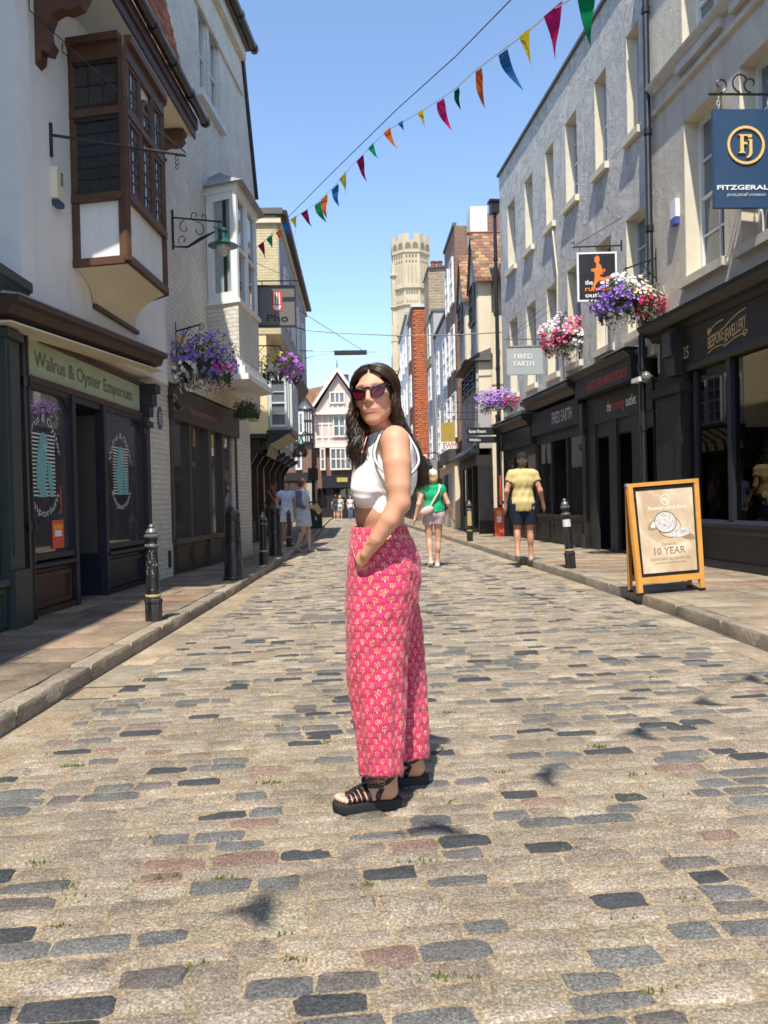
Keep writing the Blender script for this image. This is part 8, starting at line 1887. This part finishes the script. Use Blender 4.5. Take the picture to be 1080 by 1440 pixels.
def leg_loft(name, tab, seed, par, fold, n=110, step=3.0, gather=True):
    """rings measured down the garment: (photo row, left, right, depth centre, half depth)"""
    y0, y1 = tab[0][0], tab[-1][0]; m = int((y1-y0)/step); vs = []; uvs = []; r_ = random.Random(seed)
    ph = [r_.uniform(0,6.28) for _ in range(8)]
    rows = m+1
    for i in range(rows):
        py = y0+(y1-y0)*i/m; xl,xr,yc,hd = itab(tab,py); a_ = q(xl,py,yc); b_ = q(xr,py,yc); c_ = (a_+b_)/2; hw = abs(b_[0]-a_[0])/2; t = (py-y0)/(y1-y0)
        for k in range(n):
            th = 2*math.pi*k/n; e = .88; cx_, cy_ = math.copysign(abs(math.cos(th))**e,math.cos(th)), math.copysign(abs(math.sin(th))**e,math.sin(th))
            am = fold*(.15+.85*t**.8)
            d = .0045*math.sin(3*th+ph[7]+5.5*t)*math.sin(t*9+ph[6]+th)+am*(.5*math.sin(5*th+ph[0]+t*1.8)+.42*math.sin(9*th+ph[1]-t*2.6+.8*math.sin(t*5))+.25*math.sin(14*th+ph[2]+t*4))+.0022*math.sin(23*th+t*30+ph[3])*(1-t)*.8+.0016*math.sin(t*70+3*math.sin(2*th+ph[4]))
            if gather and py < 768: d += (.0035*math.sin(46*th+ph[5])+.0015*math.sin(71*th))*min(1,(768-py)/14)
            if gather and 752 < py < 757: d -= .003
            dx_, dy_ = cx_*(hw+d), cy_*(hd+d)
            vs.append((c_[0]+dx_, c_[1]+dy_, c_[2]+(.006*math.sin(3*th+ph[6])*(t**6))))
    me_f = [(i*n+k,i*n+(k+1)%n,(i+1)*n+(k+1)%n,(i+1)*n+k) for i in range(rows-1) for k in range(n)]
    o = org(par); me = bpy.data.meshes.new(name); me.from_pydata([(v[0]-o.x,v[1]-o.y,v[2]-o.z) for v in vs],[],me_f)
    uvl = me.uv_layers.new(name='UVMap'); lu = []
    circ_ = .80 if gather else .62
    for i in range(rows-1):
        for k in range(n):
            for (ii,kk) in ((i,k),(i,k+1),(i+1,k+1),(i+1,k)): lu += [circ_*kk/n, vs[ii*n][2]]
    uvl.data.foreach_set('uv', lu); ob_ = link(name, me, m_tr, par, True); sd_ = ob_.modifiers.new('thickness','SOLIDIFY'); sd_.thickness = .003; sd_.offset = 0; return ob_
trn = [(740,494.5,570.5,3.20,.130),(752,492.5,574,3.20,.142),(760,492,580,3.19,.150),(778,489.5,589,3.185,.162),(800,488,591,3.18,.166),(820,487.3,590,3.17,.160),(846,486,585.5,3.15,.145),(870,485.8,579,3.135,.132),(900,486.5,575,3.125,.122),(950,488.5,572,3.115,.118),(1000,494,570.5,3.11,.120),(1040,500,568.5,3.11,.124),(1079,504.5,566,3.115,.128)]
leg_loft('trousers', trn, 3, wo, .0075)
trf = [(826,545,584,3.26,.10),(850,541,587,3.29,.120),(872,540,590.5,3.31,.118),(900,541,593,3.325,.115),(951,544,598.5,3.34,.115),(1000,547,601.5,3.345,.118),(1058,550,604.5,3.35,.122)]
leg_loft('trouser_leg', trf, 9, wo, .007, gather=False)
pk = bandpath([q(494,760,3.075),q(497,776,3.055),q(502,792,3.03),q(511,797,3.015),q(521,789,3.01)],0,None,'',None)
mk('pocket_edge', MB().tube([tuple(p_) for p_ in pk],.0035,5), m_tr, wo)

# --- sandals
m_leath = mat('black glossy leather', (.010,.010,.011), .28, .2, 20.0, 300.0, .12, coat=.3); m_rub = mat('black rubber', (.014,.014,.014), .75, .2, 60.0, 300.0, .3); m_buck = plain('buckle steel', (.6,.6,.58), .25, 1)
def sandal(FR_, sgn, Q, ank, label=None):
    h_,u,v,L = FR_; K_ = L/.275; outline = []
    prof = [(-.010,.0),(-.006,.022),(.012,.034),(.05,.037),(.10,.034),(.15,.040),(.19,.050),(.225,.050),(.252,.040),(.268,.022),(.274,0)]
    def side(s): return [(x,s*w_*(1.06 if s*sgn > 0 and x > .15 else .98)) for x,w_ in prof]
    pl_ = side(1)+side(-1)[::-1][1:-1]
    W3 = lambda x,y,z: tuple(h_+u*x*K_+v*y*K_+np.array((0,0,z)))
    mb = MB(); n = len(pl_)
    lev = [(0.0,.96),(.004,.985),(.026,1.0),(.034,1.0),(.038,.97)]
    for z,k_ in lev: mb.v += [W3(.132+(x-.132)*k_, y*k_, z+(.004*max(0,(x-.2)/.07)**2)) for x,y in pl_]
    mb.f = [(i*n+j,i*n+(j+1)%n,(i+1)*n+(j+1)%n,(i+1)*n+j) for i in range(len(lev)-1) for j in range(n)]+[tuple(range(n-1,-1,-1)),tuple((len(lev)-1)*n+j for j in range(n))]
    sd = mk('sandal', mb, m_rub, wo, smooth=50)
    def hgt(x): return float(np.interp(x,[.0,.10,.13,.165,.20,.23],[.10,.082,.064,.050,.037,.032]))
    def wid(x): return float(np.interp(x,[.0,.10,.15,.19,.23],[.034,.039,.043,.047,.044]))
    def strap(pts, w_, nm='strap', th_=.0022):
        """flat ribbon through points, with a little thickness"""
        P_ = bandpath(pts,0,None,'',None); mb = MB(); ring = []
        cc_ = sum(P_)/len(P_)
        for i,p_ in enumerate(P_):
            t = P_[min(i+1,len(P_)-1)]-P_[max(i-1,0)]; t = t/np.linalg.norm(t); nrm_ = p_-np.array(Q(.0,0,-.02))-u*np.dot(p_-np.array(Q(.0,0,-.02)),u); nrm_ = nrm_/(np.linalg.norm(nrm_)+1e-9); s_ = np.cross(t,nrm_); s_ = s_/(np.linalg.norm(s_)+1e-9)
            ring.append([p_+s_*w_/2-nrm_*th_*0, p_-s_*w_/2, p_-s_*w_/2*.9+nrm_*th_, p_+s_*w_/2*.9+nrm_*th_])
        mb.v = [tuple(x) for r_ in ring for x in r_]; mb.f = [(i*4+k,i*4+(k+1)%4,(i+1)*4+(k+1)%4,(i+1)*4+k) for i in range(len(ring)-1) for k in range(4)]; mk(nm, mb, m_leath, sd, smooth=40)
    def onfoot(o_, d_, pad=.0025):
        """march in from outside to the skin, then stand just off it"""
        r_ = .085
        while r_ > .005:
            p_ = o_+d_*r_; g_i = np.round((p_-bodyF.lo)/bodyF.res).astype(int)
            if (g_i >= 0).all() and (g_i < bodyF.n).all() and bodyF.D[tuple(g_i)] < .002: break
            r_ -= .001
        p_ = o_+d_*(r_+pad); p_[2] = max(p_[2], SOLE+.001); return p_
    def arch(xa, xm, w_, nm='strap'):
        pts = []
        for k in range(9):
            a = math.pi*k/8; xx = xm+(xa-xm)*abs(math.cos(a))**1.5; pts.append(onfoot(Q(xx,0,.004), v*math.cos(a)+np.array((0,0,math.sin(a)))))
        strap(pts, w_, nm, .003)
    for xa,xm,w_ in ((.208,.214,.012),(.188,.200,.012),(.168,.184,.013),(.147,.166,.013),(.124,.146,.014)): arch(xa,xm,w_)
    strap([onfoot(Q(x_,0,.004),np.array((0,0,1.0)),.005) for x_ in (.222,.200,.180,.160,.140,.120,.104)]+[onfoot(Q(.06,0,.075),u)],.016,'centre_strap',.003)
    # ankle strap, heel strap and quarter
    zz_ = lambda a: .078-.020*math.cos(a)
    P_ = [onfoot(Q(.052,0,zz_(a)), u*math.cos(a)*1.0+v*math.sin(a)) for a in [2*math.pi*i/20 for i in range(20)]]; mb = MB(); n_ = len(P_); cc_ = sum(P_)/n_
    for p_ in P_:
        o_ = p_-cc_; o_[2] = 0; o_ = o_/(np.linalg.norm(o_)+1e-9); h_z = np.array((0,0,.0085)); mb.v += [tuple(p_-h_z),tuple(p_+h_z),tuple(p_+o_*.003+h_z*.9),tuple(p_+o_*.003-h_z*.9)]
    mb.f = [(i*4+k,i*4+(k+1)%4,((i+1)%n_)*4+(k+1)%4,((i+1)%n_)*4+k) for i in range(n_) for k in range(4)]; mk('ankle_strap', mb, m_leath, sd, smooth=40)
    for s in (-1,1):
        strap([onfoot(Q(.075,0,.070),v*s+u*.3)]+[onfoot(Q(x_,0,z_),v*s) for x_,z_ in ((.082,.052),(.090,.034),(.096,.016),(.098,.002))],.022,'quarter_strap',.003)
    c_ = np.array(Q(.078,-.0405 if v[1] > 0 else .0405,.080)); cu = u; cz = np.array((0,0,1.0)); mb = MB(); mb.tube([tuple(c_+cu*a*.011+cz*b*.010+np.array((0,-.006,0))) for a,b in ((-1,-1),(1,-1),(1,1),(-1,1))],.0022,5,closed=True); mb.tube([tuple(c_-cu*.011+np.array((0,-.007,0))),tuple(c_+cu*.006+np.array((0,-.008,0)))],.0015,4); mk('buckle', mb, m_buck, sd)
sandal(FN,-1,QN,AN); sandal(FF,1,QF,AF)

# --- sunglasses
m_fr = plain('tortoise black frame', (.012,.008,.008), .18); m_lens, nt, p = base_mat('wine lens'); setp(nt,p,Base_Color=(.075,.005,.010),Roughness=.12); p.inputs['Coat Weight'].default_value = .25
sg_ = mk('sunglasses', MB().tube([tuple(hp_(x,.101-.004*abs(x)/.01,z)) for x,z in ((-.012,.012),(0,.016),(.012,.012))],.0032,6), m_fr, wo)
for s in (-1,1):
    out = [(.010,.013),(.022,.021),(.042,.027),(.060,.034),(.067,.033),(.064,.018),(.056,-.004),(.044,-.016),(.028,-.018),(.014,-.010),(.009,.002)]
    P3 = lambda x,z,d=0: tuple(hp_(s*x*1.04,.100-.0055*max(0,(x-.01)/.05)*3.2*max(0,(x-.01)/.05)-.004+d,z-.009+.05*s*x))
    inn = [(.036+(x-.036)*.84,.006+(z-.006)*.78) for x,z in out]
    mk('rim', MB().ring([P3(x,z,.003) for x,z in out],[P3(x,z,.003) for x,z in inn],tuple(-ey*.006)), m_fr, sg_)
    mk('lens', MB().prism([P3(x,z,.001) for x,z in [(.036+(x-.036)*.88,.006+(z-.006)*.83) for x,z in out]],tuple(-ey*.0015)), m_lens, sg_)
    mk('temple', MB().tube([tuple(hp_(s*.065,.080,.028)),tuple(hp_(s*.077,.04,.022)),tuple(hp_(s*.079,-.01,.010))],[.0045,.0035,.003],6), m_fr, sg_)

# --- hair
m_hair, nt, p = base_mat('dark brown hair'); tc = nd(nt,'TexCoord').outputs['Object']; at_ = nd(nt,'Attribute',attribute_name='Col').outputs[0]
n_ = nd(nt,'TexNoise',{'Vector':tc,'Scale':60.0,'Detail':3.0}).outputs[0]; setp(nt,p,Base_Color=mixc(nt,.5,at_,ramp(nt,n_,[(.3,.5),(.7,1.3)]),'MULTIPLY'),Roughness=.34); p.inputs['Anisotropic'].default_value = .4
rh = np.random.RandomState(5); RX, RY, RZ = .088,.107,.100
def norm(v_): return v_/np.linalg.norm(v_)
hb = MB(); flip_ = np.array((0,0,-1.0))
down = HM.T@flip_         # world down in the head frame
def strand(s, u_, rad, thick, tone, stray=0.0):
    """u_: 0 at the brow .. 1 at the nape; s: -1 picture left, +1 picture right"""
    al_ = R(47-92*u_); v0 = np.array((s*.05, math.sin(al_)*1.0, math.cos(al_))); v0 = norm(v0)
    be = R((18 if s > 0 else 16)-118*u_); v1 = norm(np.array((s*math.cos(be), math.sin(be), -.12-.1*u_)))
    pts = []; N1 = 9; om = math.acos(float(np.clip(v0@v1,-1,1)))
    for i in range(N1):
        t = i/(N1-1); v_ = (math.sin((1-t)*om)*v0+math.sin(t*om)*v1)/math.sin(om); lift = 1+.07*math.sin(t*math.pi)*(1-.3*u_)
        r3_ = np.array((RX,RY,RZ))*(rad*lift); pts.append(hp_(*(v_*r3_+np.array((0,-.016,.018)))))
    # fall
    st = pts[-1]; 
    if s < 0: end = q(504+18*u_+rh.uniform(-9,9), 640+34*rh.rand()-12*u_, 3.10+.13*u_+rh.uniform(-.02,.02)); ct = q(487+26*u_+rh.uniform(-4,4),590,3.08+.12*u_)
    else: end = q(580+22*rh.rand(), 650+42*rh.rand(), 3.25+.05*rh.rand()); ct = q(550+24*u_+rh.uniform(-5,5),604,3.085+.15*u_)
    N2 = 15; ph = rh.uniform(0,6.28) if stray else (u_*5+s+rh.uniform(-.5,.5)); L = np.linalg.norm(end-st); am = .007+.007*rh.rand()
    for i in range(1,N2+1):
        t = i/N2; p_ = st*(1-t)**2+ct*2*t*(1-t)+end*t*t+np.array((math.sin(t*L*48+ph),math.cos(t*L*48+ph)*.7,0))*am*min(1,t*1.6)*1.7
        if stray: p_ = p_+np.array((rh.randn(),rh.randn(),0))*stray*t
        pts.append(p_)
    # keep in front of or behind the near shoulder rather than through it
    sh = q(556.5,626,3.035)
    if s > 0:
        for i in range(N1,len(pts)):
            d = pts[i]-sh; d2 = np.array((d[0]/.078,d[1]/.078,d[2]/.085)); L_ = np.linalg.norm(d2)
            if L_ < 1.0: pts[i] = pts[i]+np.array((.3,1,0.1))*(1-L_)*.085
    n = len(pts); rs = [thick*(.55+.45*min(1,i/4))*(1 if i < n-6 else (n-i)/6.5) for i in range(n)]; hb.cc = tone; hb.tube([tuple(p_) for p_ in pts],[max(.0003,r_) for r_ in rs],4,caps=False)
def tone(): 
    k_ = rh.uniform(.6,1.5); return (.030*k_,.0155*k_,.0095*k_) if rh.rand() > .25 else (.075*k_,.036*k_,.019*k_)
for i in range(1200):
    s = -1 if i%2 else 1; strand(s, rh.rand()**.85, rh.uniform(.93,1.03), rh.uniform(.0016,.0032), tone())
for i in range(110):
    strand(-1 if i%2 else 1, rh.rand(), rh.uniform(1.03,1.10), .0006, tone(), .014)
for i in range(1500):
    s = -1 if rh.rand() < .42 else 1; strand(s, rh.rand()**1.0, rh.uniform(1.0,1.055), rh.uniform(.0007,.0014), tone(), .004)
hair_o = mk('hair', hb, m_hair, wo, smooth=True, fix=False)
f = Field(HC-np.array((.16,.16,.20)), HC+np.array((.18,.26,.16)), .005); f.ell(hp_(0,-.022,.018),(.080,.100,.090),.02,HR); f.ell(hp_(0,-.045,-.05),(.070,.065,.09),.03,HR); f.ell(hp_(0,.075,-.045),(.075,.075,.095),.01,HR,True); f.ell(hp_(0,.115,.01),(.055,.07,.05),.01,HR,True); f.ell(hp_(0,.05,-.13),(.10,.10,.075),.01,HR,True)
skin('hair_base', f, plain('hair shadow',(.012,.008,.006),.6), wo)
mk('necklace', MB().tube([tuple(q(516,614,3.12)),tuple(q(512,626,3.10)),tuple(q(509.5,633,3.095))],.0022,5).tube([tuple(q(509.5,633,3.09)),tuple(q(509,637,3.09))],[.004,.005],6), plain('coral beads',(.55,.12,.04),.4), wo)
mk('bracelet', MB().tube([tuple(q(519.5+6*math.cos(a)*.9,769+5*math.sin(a),2.985-.026*math.cos(a*1.0+1.2))) for a in [i*math.pi/8 for i in range(16)]],.0009,4,closed=True), m_line, wo)
